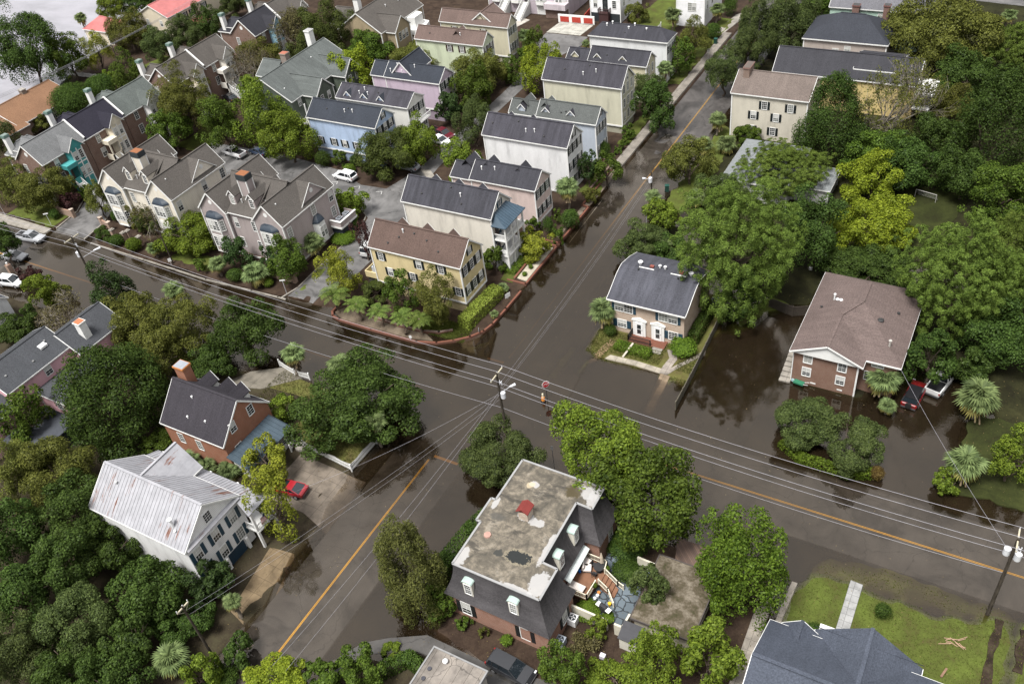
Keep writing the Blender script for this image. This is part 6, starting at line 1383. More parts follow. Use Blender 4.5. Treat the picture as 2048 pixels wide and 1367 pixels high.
palm('pale palm leaning against the mauve mansion east wall', -38.81, 18.38, 2.34, 2.13, 1.00, dead=False)
bush('green', 'clipped round bush left of the low palm at mauve mansion', -53.86, 8.70, 0.99, 1.20, 0.00)
T('magnolia', 'glossy dark tree behind the low palm at the mauve mansion front', -48.26, 11.83, 2.27, 2.47, 0.30)
T('green', 'rounded leafy tree at the south corner of the mauve mansion', -39.00, 12.52, 2.94, 3.04, 0.50)
T('magnolia', 'dark tree left of the rounded leafy tree at the mauve mansion', -42.44, 12.33, 1.56, 2.25, 0.30)
bush('shrub', 'dark shrub under the pale palm at the driveway mouth', -47.06, 8.94, 1.27, 1.06, 0.00)
bush('brightshrub', 'bright hedge bush along the driveway below the mauve deck', -37.52, 23.64, 2.18, 0.66, 0.00)
bush('shrub', 'green bush beside the mauve mansion deck', -37.92, 26.59, 1.03, 1.13, 0.00)
bush('ygreen', 'bronze topped rounded tree bush at the court corner of the mauve mansion', -40.12, 29.48, 2.80, 2.37, 0.00)
bush('brightshrub', 'low green bush near the driveway brick wall', -41.17, 9.68, 0.89, 0.67, 0.00)
# --- corner plot of the yellow house
date_palm('feathery palm farthest left in the row of five, and the largest', -26.75, 8.28, 2.2, 3.4)
date_palm('feathery palm second from left in the row of five', -22.85, 8.01, 1.8, 3.0)
date_palm('feathery palm in the middle of the row of five', -18.99, 8.12, 1.7, 2.8)
date_palm('feathery palm second from right in the row of five, slightly yellowed', -15.16, 8.13, 1.75, 3.0)
date_palm('feathery palm at the right end of the row of five', -12.85, 8.59, 1.75, 2.9)
T('yellow', 'airy yellow green tree left of the yellow house deck', -28.78, 12.09, 2.90, 3.20, 0.60)
T('green', 'dark green tree before the middle of the yellow house wall', -17.86, 11.93, 2.11, 2.90, 0.50)
T('olive', 'airy olive tree before the right part of the yellow house wall', -11.35, 11.39, 2.90, 3.60, 0.80)
T('feather', 'low green fan foliage under the yellow house deck', -23.71, 13.30, 2.41, 1.34, 0.00, name='shrub', cat='shrub')
hedge('thick bright boxed hedge along the street end of the yellow house', [(-8.2, 12.2), (-7.6, 19.6)], 2.0, 1.9, 'limehedge')
T('green', 'dark shrub between the yellow house and the white porch', -10.73, 24.70, 1.86, 2.06, 0.00)
T('purple', 'small purple leaved tree over the white van in the driveway', -30.30, 20.25, 1.55, 2.95, 1.00)
palm('tiny grey green palm at the kerb right of the boxed hedge', -7.27, 20.88, 1.11, 0.89, 0.00, dead=False)
palm('tiny palm seedling below the boxed hedge near the corner kerb', -5.47, 15.25, 0.81, 1.11, 0.00, dead=False)
# --- south side of the cross street
T('magnolia', 'upright glossy green tree at the street left of the half bare bush', -56.61, -4.35, 3.14, 4.15, 0.60)
bare_tree('tangled leafless grey bush above the pink house', -63.68, -8.43, 3.91, 2.22, 0.20, dens=.5)
T('ygreen', 'bright green shrubby tree below the purple bush by the white vehicle', -71.63, -6.22, 2.40, 2.50, 0.30)
T('olive', 'olive shrub right of the bright green shrubby tree', -70.99, -5.06, 2.05, 1.07, 0.20)
bush('purple', 'dark purple bush beside the brick pier at the left street edge', -80.37, -3.04, 1.89, 1.03, 0.00)
T('oak', 'dark tree hanging over parked silver cars at the left edge', -87.20, -0.93, 2.89, 2.54, 1.50, name='oak_tree')
T('oak', 'dark green tree below the small white clapboard house', -69.21, -10.57, 1.32, 1.78, 0.20)
T('oak', 'dark green tree at the left edge above the pink roof', -67.75, -14.20, 3.07, 1.84, 0.20)
palm('small palm standing in the street water left of the tall utility pole wires', -52.29, 1.86, 2.05, 1.47, 0.80, dead=False)
T('olive', 'wide brownish olive tree, left part of the row above the brick cottage', -49.03, -8.10, 4.57, 3.26, 1.20, name='oak_tree')
T('olive', 'wide brownish olive tree, right part of the row above the brick cottage', -40.26, -6.90, 4.51, 3.82, 1.20, name='oak_tree')
T('olive', 'olive tree lower in the row, next to the brick cottage chimney', -39.68, -11.71, 3.82, 3.33, 1.00, name='oak_tree')
T('oak', 'dark tree between the brownish olive row and the leaning palm', -32.47, -3.61, 4.48, 2.99, 1.20, name='oak_tree')
T('oak', 'small dark tree right behind the brick cottage chimney', -34.13, -8.65, 2.93, 1.95, 0.60)
palm('palm at the white fence corner beside the flooded street', -23.76, -4.08, 2.03, 2.23, 2.00)
T('cedar', 'huge dark green conical tree left of the brick cottage', -37.83, -20.62, 6.33, 6.06, 0.50, name='cedar_tree')
T('green', 'bright leaning tree before the pink rear addition', -47.64, -26.74, 2.83, 3.53, 0.50)
T('oak', 'huge round live oak on the brick cottage corner lawn', -10.44, -8.08, 7.31, 2.66, 1.40, name='oak_tree')
palm('palm top poking out above the huge round live oak', -14.89, -5.07, 1.81, 0.71, 5.20, dead=False)
palm('palm with brown skirt at the white picket fence corner', -6.29, -10.15, 1.77, 1.18, 3.20)
bush('ygreen', 'rounded yellow green shrub by the brick cottage east wall', -20.13, -11.18, 1.59, 1.89, 0.00)
T('yellow', 'yellow leaved tree beside the blue metal porch roof', -15.65, -19.23, 2.72, 2.04, 0.80)
T('yellow', 'taller yellow green tree hanging over the red car', -8.66, -24.90, 2.40, 4.19, 1.00)
T('green', 'dark undergrowth bush below the cottage south wall', -32.03, -21.28, 2.12, 0.91, 0.00)
for lb, *a in (('palmetto clump nearest the cottage window', -25.95, -22.08, 1.76, 1.32, 0.10), ('palmetto clump in the middle between cottage and white house', -23.09, -21.90, 1.63, 1.18, 0.10), ('palmetto clump nearest the yellow leaved tree', -20.33, -21.11, 1.91, 0.88, 0.20)): palm(lb, *a, group='palmetto clumps between cottage and white house', dead=False)
# dark woods at the lower left
WOOD = [('olive', 'olive topped tree at the left edge above the dark woods', -39.62, -33.51, 3.11, 4.29, 1.00), ('olive', 'olive branchy tree left of the white metal roof', -35.53, -31.50, 4.24, 3.28, 1.40), ('oak', 'dark oak touching the west eave of the rusty metal roof', -28.40, -34.23, 4.31, 3.32, 1.40),
 ('oak', 'dark oak at the left edge level with the white house', -32.64, -39.45, 3.43, 3.87, 1.40), ('oak', 'dark oak just below the west eave of the white house', -24.15, -40.18, 3.30, 3.30, 1.20), ('oak', 'dark oak against the side wall of the white house', -22.82, -36.19, 3.13, 2.62, 1.00),
 ('oak', 'dark oak close below the white house side wall', -14.12, -38.14, 3.94, 2.80, 1.20), ('oak', 'dark oak at the left edge low in the woods', -26.08, -44.08, 3.50, 3.02, 1.20), ('live', 'grey green oak in the middle of the dark woods', -17.54, -43.71, 3.37, 2.85, 1.20),
 ('oak', 'dark oak left of the wooden pole in the woods', -11.64, -42.50, 2.48, 2.48, 1.00), ('live', 'grey green oak at the bottom left corner', -20.22, -49.13, 3.03, 3.48, 1.20), ('oak', 'dark oak at the bottom edge, second from the corner', -15.48, -47.81, 3.01, 2.48, 1.00), ('oak', 'dark oak at the bottom edge left of the big fan palm', -9.85, -46.18, 2.96, 2.39, 1.00),
 ('magnolia', 'glossy dark tree at the corner of the white house posts', -10.12, -34.30, 2.36, 2.24, 0.40), ('oak', 'dark bush under the glossy tree by the wooden pole', -10.17, -38.59, 2.93, 1.58, 0.40)]
for k, lb, *a in WOOD: T(k, lb, *a, name='oak_tree')
palm('big fan palm at the bottom left near the wooden pole', -7.44, -42.21, 2.19, 2.07, 0.80, dead=False)
palm('small palm with hanging dead frond beside the tan driveway', -6.02, -35.06, 1.22, 1.44, 1.80)
T('lime', 'brightest lime yellow bush at the bottom edge by the yellow road line', 1.81, -38.74, 2.96, 0.89, 0.20)
T('ygreen', 'yellow green bush left of the brightest lime bush', -4.12, -41.89, 1.80, 1.86, 0.20)
T('oak', 'dark bush between fan palm and road at the bottom edge', -2.50, -38.45, 1.65, 1.65, 0.10)
bush('shrub', 'dark ground bush below the small palm by the dark wet drive', -3.13, -41.03, 1.87, 0.56, 0.00)
T('green', 'leafy bush right of the lime bush at the bottom edge', 6.35, -36.85, 1.92, 1.23, 0.10)
T('green', 'second leafy bush at the bottom edge before the clipped hedge', 9.76, -35.30, 2.12, 2.12, 0.10)
hedge('clipped dark hedge at the west side of the flat roofed building', [(14.2, -32.2), (12.2, -31.7), (10.8, -33.6)], 1.3, 1.4, 'shrub')
bush('ygreen', 'yellow tipped shrub at the end of the clipped dark hedge', 10.11, -31.69, 1.08, 0.32, 0.00)
# --- mansard house plot
T('live', 'rounded olive oak at the north corner of the mansard house', 8.50, -7.84, 4.07, 2.07, 0.60, name='oak_tree')
T('cypress', 'tall shaggy bronze green cypress left of the mansard house', 9.66, -26.31, 3.28, 6.21, 0.20, name='cypress_tree')
hedge('long dark hedge along the west side of the mansard house', [(10.6, -24.6), (9.9, -21), (10.3, -16.8), (11.0, -14.4)], 1.6, 1.9, 'shrub')
T('green', 'rounded dark bush under the cypress at the mansard corner', 12.24, -26.07, 1.58, 1.86, 0.00)
T('ygreen', 'large spreading tree crossed by power lines, left crown', 20.77, -6.83, 4.90, 4.32, 3.40, name='oak_tree')
T('green', 'large spreading tree crossed by power lines, lower right crown', 27.03, -9.67, 4.96, 4.83, 1.20, name='oak_tree')
T('maple', 'dense bright green dome shaped tree right of the garage', 37.79, -13.86, 4.10, 5.78, 0.20, name='maple_tree')
bush('shrub', 'low dark mounded shrub in the courtyard behind the mansard wing', 25.39, -11.63, 2.31, 0.69, 0.00)
bush('shrub', 'leafy shrubs along the courtyard wall by the flagstones', 26.64, -14.54, 1.57, 0.47, 0.00)
bush('ygreen', 'yellow green round shrub below the cream garden wall', 26.85, -22.11, 1.10, 1.41, 0.00)
bush('brightshrub', 'low bright shrub inside the cream garden wall, next to the grill', 25.04, -20.12, 1.33, 0.40, 0.00)
bush('brightshrub', 'small bright shrub inside the garden wall near the gate', 27.01, -19.91, 0.75, 0.23, 0.00)
bare_tree('sparse twiggy shrub below the air conditioners', 26.15, -23.61, 1.15, 0.73, 0.00, dens=1.5)
T('live', 'thin branchy tree leaning over the flagstone patio and garage roof', 30.30, -17.26, 1.84, 2.75, 0.80)
T('green', 'leafy bush at the bottom between the black vehicle and garden', 26.22, -27.64, 2.01, 2.66, 0.00)
T('ygreen', 'leafy bush at the bottom below the small cream shed', 30.12, -25.39, 2.34, 0.70, 0.00)
T('ygreen', 'bright bush below the garage roof, left one', 33.72, -24.30, 2.20, 4.19, 0.20)
T('ygreen', 'bright bush below the garage roof, right one', 37.43, -22.11, 2.79, 4.11, 0.20)
bush('brightshrub', 'small leafy shrub at the mansard south wall between the windows', 19.56, -26.17, 0.65, 0.46, 0.00)
bush('olive', 'dry tufted shrub at the mansard south wall', 17.20, -26.53, 0.56, 0.71, 0.00)
bush('green', 'shrub at the west end of the mansard south wall', 14.94, -26.32, 0.76, 0.59, 0.00)
bush('shrub', 'round ball shrub on the south east lawn', 49.41, -9.43, 0.81, 0.88, 0.00)
bush('shrub', 'dark shrub against the slate blue house wall beside the stone path', 44.47, -13.58, 1.04, 0.31, 0.00)
# --- duplex
palm('shaggy palm at the west corner of the brick duplex', 9.06, 18.63, 2.36, 2.36, 1.20)
hedge('bright clipped hedge before the duplex stoop', [(12.3, 15.9), (16.4, 15.7)], 1.5, .9, 'brightshrub')
bush('brightshrub', 'rounded bright hedge block right of the duplex steps', 20.06, 17.99, 1.80, 0.89, 0.00)
bush('shrub', 'dark round shrub at the duplex wall below the shaggy palm', 10.36, 17.77, 0.90, 0.79, 0.00)
hedge('tall dark hedge along the east wall of the duplex', [(20.7, 20.0), (20.7, 27.0)], 1.3, 1.9, 'shrub')
T('live', 'grey green tree behind the duplex at the water edge', 7.82, 35.28, 3.52, 2.03, 0.40, name='oak_tree')
T('oak', 'dark tree right behind the duplex roof', 11.68, 35.30, 2.79, 1.64, 0.40)
palm('grey blue palm behind the duplex roof', 10.56, 35.53, 1.81, 1.38, 1.60, dead=False)
T('ygreen', 'bright leafy tree at the street pole north of the duplex', 8.01, 41.96, 2.76, 2.44, 0.40)
palm('yellowing palm behind the street pole north of the duplex', 4.73, 46.44, 1.72, 1.83, 1.20)
T('olive', 'rounded yellow olive shrub tree by the green bin', 7.03, 55.66, 3.87, 3.24, 0.20)
T('live', 'grey green shrub mass between the yellow olive shrub and round pine', 13.47, 51.67, 3.98, 1.87, 0.20)
palm('low palm in front of the tan clapboard house, nearest the road', 5.92, 71.86, 2.00, 2.32, 1.00)
for lb, *a in (('wide low palmetto left of the pale grey house', 5.90, 64.97, 2.20, 1.99, 0.10), ('second low palmetto left of the pale grey house', 9.21, 66.32, 2.27, 2.17, 0.10), ('palmetto beside the shrub mass north of the duplex', 10.22, 49.89, 2.03, 1.48, 0.40)): palm(lb, *a, group='palmettos north of the duplex', dead=False)
bush('green', 'shrub at the corner of the tan clapboard house', 11.21, 70.79, 2.23, 1.44, 0.00)
# --- north east
T('live', 'street tree hanging over the road before the tan house, lower one', 1.91, 86.00, 3.21, 3.31, 1.20, name='oak_tree')
T('live', 'street tree above the road near the top right, upper one', 2.75, 96.73, 3.80, 3.24, 1.20, name='oak_tree')
T('live', 'rounded tree left of the dark slate hipped roof', 2.96, 102.46, 4.24, 4.68, 0.80, name='oak_tree')
T('live', 'large grey green tree at the top between road and mint house', 8.05, 105.15, 5.06, 5.49, 0.80, name='oak_tree')
T('green', 'dark tree at the top edge behind the large grey green tree', 9.05, 122.24, 3.42, 2.95, 0.60)
T('cedar', 'feathery green cypress left of the beige house window', 16.51, 105.50, 2.97, 3.19, 0.30, name='cypress_tree')
T('cedar', 'feathery green cypress right of the beige house window', 24.36, 105.40, 2.71, 4.16, 0.30, name='cypress_tree')
T('olive', 'huge pale olive willow oak in the far top right', 34.02, 103.93, 9.53, 5.73, 1.50, name='oak_tree')
T('pine', 'bright green round pine at the far right top', 45.96, 102.85, 4.79, 3.57, 2.00, name='pine_tree')
T('oak', 'dark tree under the pale willow oak', 40.31, 94.08, 4.96, 3.41, 1.00, name='oak_tree')
T('cedar', 'tall dark feathery tree in front of the tan clapboard house east end', 24.91, 69.15, 5.37, 6.51, 0.40, name='cypress_tree')
bare_tree('storm stripped tree with bare grey branches before the yellow house', 30.30, 76.03, 8.55, 6.15, 1.00, kind='olive', dens=2.2)
T('olive', 'rusty tipped dark tree right of the yellow house porch', 40.23, 84.81, 3.19, 2.99, 0.60)
T('cedar', 'giant dark cypress filling the right edge', 47.00, 71.36, 5.59, 7.60, 0.50, name='cypress_tree')
T('oak', 'dark tree between the stripped tree and the giant cypress', 39.73, 70.59, 4.10, 3.81, 0.60, name='oak_tree')
T('green', 'green tree below the stripped tree, left of the goal', 33.39, 65.96, 5.00, 3.24, 0.60)
T('lime', 'lime yellow tree in the middle of the right woods, upper one', 33.16, 59.80, 4.42, 2.98, 0.80, name='maple_tree')
T('lime', 'golden yellow tree in the middle of the right woods, lower one', 35.33, 48.16, 5.91, 2.85, 0.60, name='maple_tree')
T('pine', 'round topped pine over the pale grey house', 20.84, 57.45, 6.11, 2.13, 2.20, name='pine_tree')
T('pine', 'largest pine left of the golden tree, behind the duplex', 22.85, 29.46, 7.30, 7.20, 1.80, name='pine_tree')
T('oak', 'dark tree filling the gap between largest pine and golden tree', 29.58, 40.28, 4.28, 4.75, 0.60, name='oak_tree')
T('oak', 'dark oak directly behind the taupe hipped roof', 37.64, 40.33, 5.60, 1.68, 0.60, name='oak_tree')
T('pine', 'tall pine overhanging the taupe hipped roof on the right', 47.85, 33.45, 6.29, 5.94, 1.60, name='pine_tree')
T('pine', 'pine at the right edge above the tall overhanging pine', 52.55, 46.14, 3.56, 3.47, 1.60, name='pine_tree')
T('pine', 'pine at the right edge behind the tall overhanging pine', 54.11, 36.61, 3.34, 4.11, 1.20, name='pine_tree')
T('green', 'dark green tree at the right edge level with the goal', 50.02, 58.25, 4.52, 3.97, 0.80)
T('oak', 'dark oak right of the goal under the giant cypress', 44.88, 63.34, 3.54, 3.54, 0.60, name='oak_tree')
T('oak', 'dark oak above the goal, below the rusty tree', 37.07, 64.37, 4.75, 3.23, 0.60, name='oak_tree')
T('oak', 'dark oak at the far right below the pines', 53.10, 29.32, 4.55, 3.05, 0.60, name='oak_tree')
T('cedar', 'green tree over the white flooded pickup', 47.34, 22.65, 2.78, 2.87, 2.00, name='cedar_tree')
T('oak', 'dark bush behind the white flooded pickup', 51.60, 25.40, 2.54, 2.03, 0.20)
palm('palm before the brick wall left of the red flooded car', 43.27, 18.91, 2.40, 1.37, 1.60)
palm('small palm below the brick house palm, standing in water', 44.40, 16.57, 1.27, 1.17, 0.30, dead=False)
palm('broad full palm right of the white flooded pickup', 52.88, 19.35, 2.94, 2.34, 1.20)
palm('palm at the flooded road edge on the right', 53.10, 9.63, 2.56, 1.51, 1.60)
T('ygreen', 'small pale tree leaning on the flooded roadside palm', 51.78, 7.79, 1.36, 1.14, 0.20)
T('ygreen', 'yellow green tree at the right edge by the flooded lawn', 56.98, 11.36, 2.18, 3.42, 0.20)
T('live', 'left rounded oak in the flooded island before the brown brick house', 37.35, 9.60, 3.20, 1.95, 0.30, name='oak_tree')
T('live', 'right rounded oak in the flooded island before the brown brick house', 42.75, 8.43, 3.25, 2.30, 0.30, name='oak_tree')
hedge('bright low hedge along the street side of the flooded island', [(35.58, 7.52), (37.78, 6.24), (42.53, 6.00), (45.09, 6.95)], 1.2, .85, 'brightshrub')
bush('rustshrub', 'reddish shrub at the right end of the flooded island hedge', 45.43, 6.91, 0.83, 0.83, 0.00)
T('oak', 'dark tree in the shade between duplex yard and largest pine', 24.34, 26.67, 2.52, 3.47, 0.40)

# ================================================================ vehicles
TYRE = plain((.012, .012, .012), .8); RIM = plain((.4, .4, .41), .35, .5, .6)
def loft(m, secs, close=True):
    i = len(m.v); n = len(secs[0])
    for s in secs: m.v += s
    for a in range(len(secs)-1):
        for k in range(n): j = (k+1) % n; m.f.append((i+a*n+k, i+a*n+j, i+(a+1)*n+j, i+(a+1)*n+k))
    if close: m.f.append(tuple(i+k for k in range(n))[::-1]); m.f.append(tuple(i+(len(secs)-1)*n+k for k in range(n)))
def vehicle(kind, label, cat, col, x, y, deg, z=None, name=None, top=None):
    P = {'suv': dict(L=4.6, W=.92, st=[(-2.28, .55, .95), (-2.2, .34, 1.02), (-1.2, .3, 1.03), (.7, .3, 1.0), (1.25, .3, .98), (2.0, .34, .86), (2.26, .45, .66)], cab=[(-2.12, 1.0), (-1.8, 1.58), (.25, 1.62), (1.15, .99)], wh=(-1.4, 1.38)),
         'sedan': dict(L=4.5, W=.88, st=[(-2.22, .5, .84), (-2.1, .33, .92), (-1.3, .3, .94), (.6, .3, .92), (1.1, .3, .9), (1.95, .34, .76), (2.2, .44, .6)], cab=[(-1.75, .92), (-.95, 1.36), (.2, 1.38), (1.12, .9)], wh=(-1.35, 1.35)),
         'coupe': dict(L=4.2, W=.88, st=[(-2.08, .48, .78), (-1.95, .33, .9), (-1.2, .3, .93), (.5, .3, .88), (1.0, .3, .84), (1.8, .34, .68), (2.08, .44, .54)], cab=[(-1.75, .9), (-.75, 1.24), (-.05, 1.26), (.95, .84)], wh=(-1.25, 1.3)),
         'pickup': dict(L=5.5, W=.95, st=[(-2.72, .6, 1.05), (-2.65, .42, 1.08), (-1.6, .4, 1.08), (-.6, .38, 1.08), (.9, .38, 1.08), (1.5, .38, 1.04), (2.45, .42, .98), (2.7, .55, .8)], cab=[(-.62, 1.06), (-.45, 1.7), (.7, 1.72), (1.42, 1.05)], wh=(-1.75, 1.75)),
         'van': dict(L=4.8, W=.95, st=[(-2.36, .55, 1.1), (-2.3, .36, 1.15), (-1.2, .32, 1.15), (.9, .32, 1.12), (1.5, .32, 1.08), (2.15, .36, .9), (2.36, .48, .7)], cab=[(-2.3, 1.13), (-2.15, 1.85), (.6, 1.88), (1.6, 1.06)], wh=(-1.5, 1.5))}[kind]
    z = ground_z(x, y)+.05 if z is None else z
    t = thing(name or {'suv': 'parked_suv', 'pickup': 'pickup_truck', 'van': 'parked_van'}.get(kind, 'parked_car'), label, cat, (x, y, z), RAD(deg)); W = P['W']; cm = gloss(col)
    m = MB(); secs = []
    for x_, zl, zb in P['st']:
        e = 1 if abs(x_) < P['L']*.44 else .9
        w = W*e; secs.append([(x_, -w*.93, zl), (x_, -w, zl+.2), (x_, -w, zb-.16), (x_, -w*.93, zb), (x_, w*.93, zb), (x_, w, zb-.16), (x_, w, zl+.2), (x_, w*.93, zl)][::-1])
    loft(m, secs); body = ob('body', m.mesh('body', (0, 0, 0), cm, False), t)
    (xa, za), (xb, zb), (xc, zc), (xd, zd) = P['cab']
    g = MB(); wb, wt = W*.9, W*.72
    loft(g, [[(xa, -wb, za-.04), (xa, -wb, za), (xa, wb, za), (xa, wb, za-.04)][::-1], [(xb, -wb, za-.04), (xb, -wt, zb), (xb, wt, zb), (xb, wb, za-.04)][::-1], [(xc, -wb, zd-.04), (xc, -wt, zc), (xc, wt, zc), (xc, wb, zd-.04)][::-1], [(xd, -wb, zd-.04), (xd, -wb, zd), (xd, wb, zd), (xd, wb, zd-.04)][::-1]])
    ob('windows', g.mesh('windows', (0, 0, 0), car_glass()), t)
    r = MB(); rt = wt+.02; r.slab([(xb-.05, -rt, zb+.03), (xc+.08, -rt, zc+.03), (xc+.08, rt, zc+.03), (xb-.05, rt, zb+.03)], .07)
    for sy in (-1, 1):
        r.bar((xc, sy*(wt+.012), zc), (xd-.02, sy*(wb+.012), zd), .07, .06); r.bar((xb, sy*(wt+.012), zb), (xa, sy*(wb+.012), za), .1, .07); xm = (xb+xc)/2; r.bar((xm, sy*(wt+.014), zb), (xm-.05, sy*(wb+.014), za), .05, .09)
        if kind in ('suv', 'van'): xm = xb+.35; r.bar((xm, sy*(wt+.014), zb), (xm-.12, sy*(wb+.014), za), .05, .09)
    ob('roof', r.mesh('roof', (0, 0, 0), gloss(top) if top else cm), t)
    if kind == 'pickup':
        b = MB(); b.box(-2.58, -.7, -W*.8, W*.8, 1.075, 1.09); q = ob('bed', b.mesh('bed', (0, 0, 0), plain((.018, .018, .02), .8)), t)
        b = MB(); b.box(-2.7, -.65, -W*.95, -W*.8, .9, 1.2); b.box(-2.7, -.65, W*.8, W*.95, .9, 1.2); b.box(-2.74, -2.62, -W*.8, W*.8, .7, 1.19); ob('bed_sides', b.mesh('bed_sides', (0, 0, 0), cm), t)
    for wx in P['wh']:
        for sy in (-1, 1):
            k = MB(); yy = sy*(W-.08); k.tube((wx, yy-.11, .33), (wx, yy+.11, .33), .33, .33, 16); q = ob('wheel', k.mesh('wheel', (0, 0, 0), TYRE), t)
            k = MB(); k.tube((wx, yy+sy*.1, .33), (wx, yy+sy*.125, .33), .2, .18, 12); ob('rim', k.mesh('rim', (0, 0, 0), RIM), q)
    L2 = P['L']/2
    for sy in (-1, 1):
        k = MB(); zh = P['st'][-2][2]-.12; k.box(L2-.2, L2-.04, sy*W*.82-.14, sy*W*.82+.14, zh-.08, zh+.07); ob('headlight', k.mesh('headlight', (0, 0, 0), plain((.6, .62, .62), .15, .6)), t)
        k = MB(); zt = P['st'][1][2]-.12; k.box(-L2-.0, -L2+.12, sy*W*.84-.08, sy*W*.84+.08, zt-.14, zt+.1); ob('tail_light', k.mesh('tail_light', (0, 0, 0), plain((.25, .012, .01), .2, .5)), t)
    for xa, xb in ((-L2-.05, -L2+.1), (L2-.1, L2+.04)): k = MB(); k.box(xa, xb, -W*.85, W*.85, .37, .51); ob('bumper', k.mesh('bumper', (0, 0, 0), plain((.05, .05, .052), .5)), t)
    return t
vehicle('pickup', 'silver pickup with covered bed driving through shallow water at the left', 'pickup truck', (.38, .39, .41), -90.7, 5.2, 8, -.1, top=(.3, .31, .33))
vehicle('sedan', 'silver sedan parked under the tree at the left edge', 'car', (.42, .43, .45), -88.6, .3, 12, -.1)
vehicle('suv', 'white suv parked beside the purple bush at the lower left edge', 'suv', (.72, .73, .74), -82.4, -4.9, 12)
vehicle('pickup', 'white pickup with empty dark bed parked behind the mansions', 'pickup truck', (.74, .74, .75), -75.2, 39.3, 173)
vehicle('sedan', 'dark blue car mostly hidden behind the tail of the white pickup', 'car', (.03, .045, .08), -70.8, 41.2, 170)
vehicle('suv', 'white suv parked in the court beside the mauve mansion', 'suv', (.76, .76, .77), -48.9, 39.0, 176)
vehicle('van', 'white van parked under the purple tree in the driveway', 'van', (.55, .56, .55), -31.3, 22.7, 96)
vehicle('pickup', 'maroon pickup parked below the glossy magnolia', 'pickup truck', (.10, .012, .02), -40.4, 57.0, -14)
vehicle('sedan', 'white sedan parked just in front of the maroon pickup', 'car', (.74, .75, .76), -39.4, 54.9, -14)
vehicle('sedan', 'silver hatchback under the loose grey green tree by the sky blue house', 'car', (.35, .37, .4), -39.9, 45.3, 176)
vehicle('sedan', 'small black car tucked between brick townhouse and round green tree', 'car', (.012, .012, .014), -93.28, 57.75, 160)
vehicle('coupe', 'red coupe parked under the yellow green tree on the paved drive', 'car', (.26, .008, .015), -11.9, -20.2, 188)
vehicle('suv', 'red suv with spare wheel, flooded beside the brick house', 'suv', (.15, .006, .008), 46.7, 20.4, 83, -.22, top=(.012, .012, .014))
vehicle('pickup', 'white pickup with open bed parked in flood water under the tree', 'pickup truck', (.62, .62, .61), 49.0, 23.7, 76, -.2)
vehicle('suv', 'black suv with glass roof parked by the mansard house at the bottom', 'suv', (.018, .019, .022), 21.3, -28.5, -4)
sp = MB(); sp.tube((46.42, 18.02, .75), (46.4, 17.85, .75), .34, .34, 16)
solo('spare_wheel', sp, TYRE, 'black spare wheel on the back of the red flooded suv', 'spare wheel')

# ================================================================ utility poles and wires
WOOD_D = bark((.05, .042, .033)); WOODL = plain((.42, .38, .28), .8); STEEL = plain((.62, .63, .66), .4, .5); WIRE = plain((.29, .285, .31), .4, .5)
def cylinder_can(m, x, y, z, r=.28, h=.75): m.tube((x, y, z), (x, y, z+h), r, r, 14); m.tube((x, y, z+h), (x, y, z+h+.06), r*1.04, r*.7, 14); m.tube((x, y, z+h), (x, y, z+h+.25), .05, .04, 6)
def pole(label, x, y, h, arm=None, armz=0, cans=(), lamp=None, r=.16, armlen=1.25, fuse=False):
    t = thing('utility_pole', label, 'utility pole', (x, y, 0), 0, 'wooden utility poles'); m = MB(); m.tube((0, 0, -.5), (0, 0, h), r*1.15, r*.75, 10); ob('post', m.mesh('post', (0, 0, 0), WOOD_D), t)
    if arm is not None:
        a = Vector((math.cos(arm), math.sin(arm), 0)); m = MB(); m.bar(tuple(a*-armlen+Vector((0, 0, h-.25))), tuple(a*armlen+Vector((0, 0, h-.25))), .12, .14); q = ob('crossarm', m.mesh('crossarm', (0, 0, 0), WOODL), t)
        for u in (-1, .1, 1):
            k = MB(); p = a*(armlen*.94*u); k.tube((p.x, p.y, h-.18), (p.x, p.y, h+.08), .05, .04, 8); ob('insulator', k.mesh('insulator', (0, 0, 0), STEEL), q)
        k = MB(); k.tube((0, 0, h-1.0), tuple(a*.7+Vector((0, 0, h-.3))), .025, .025, 5); k.tube((0, 0, h-1.0), tuple(a*-.7+Vector((0, 0, h-.3))), .025, .025, 5); ob('brace', k.mesh('brace', (0, 0, 0), WOODL), q)
    for dx, dy, z in cans: k = MB(); cylinder_can(k, dx, dy, z); ob('transformer', k.mesh('transformer', (0, 0, 0), STEEL), t)
    if fuse: k = MB(); k.box(.2, .5, -.05, .05, h-1.3, h-1.22); k.box(.2, .26, -.05, .05, h-1.6, h-1.0); k.box(.44, .5, -.05, .05, h-1.6, h-1.0); ob('fuse_cutout', k.mesh('fuse_cutout', (0, 0, 0), STEEL), t)
    if lamp:
        dx, dy, z = lamp; k = MB(); k.tube((0, 0, z-.4), (dx*.8, dy*.8, z), .035, .03, 6); q = ob('lamp_arm', k.mesh('lamp_arm', (0, 0, 0), STEEL), t); k = MB(); k.tube((dx*.75, dy*.75, z), (dx*1.15, dy*1.15, z+.03), .1, .17, 10); ob('lamp_head', k.mesh('lamp_head', (0, 0, 0), STEEL), q)
    return t
P1, P2, P3, P4 = (7.7, -4.5, 11.7), (-61.3, -3.7, 13.0), (57.6, -5.2, 11.1), (4.2, 47.0, 6.6)
pole('tall wooden utility pole at the middle of the flooded crossing with street lamp and transformer', P1[0], P1[1], P1[2], math.pi/2, cans=((.33, .1, 8.1),), lamp=(1.0, 1.3, 9.1), fuse=True)
pole('wooden utility pole with crossarm and street lamp at the left over the flooded road', P2[0], P2[1], P2[2], math.pi/2, cans=((-.35, 0, 9.6),), lamp=(1.1, 2.2, 9.8), fuse=True)
pole('utility pole with two white transformers at the right edge lawn', P3[0], P3[1], P3[2], math.pi/2, cans=((-.42, .15, 8.6), (.42, -.1, 8.6)), fuse=True)
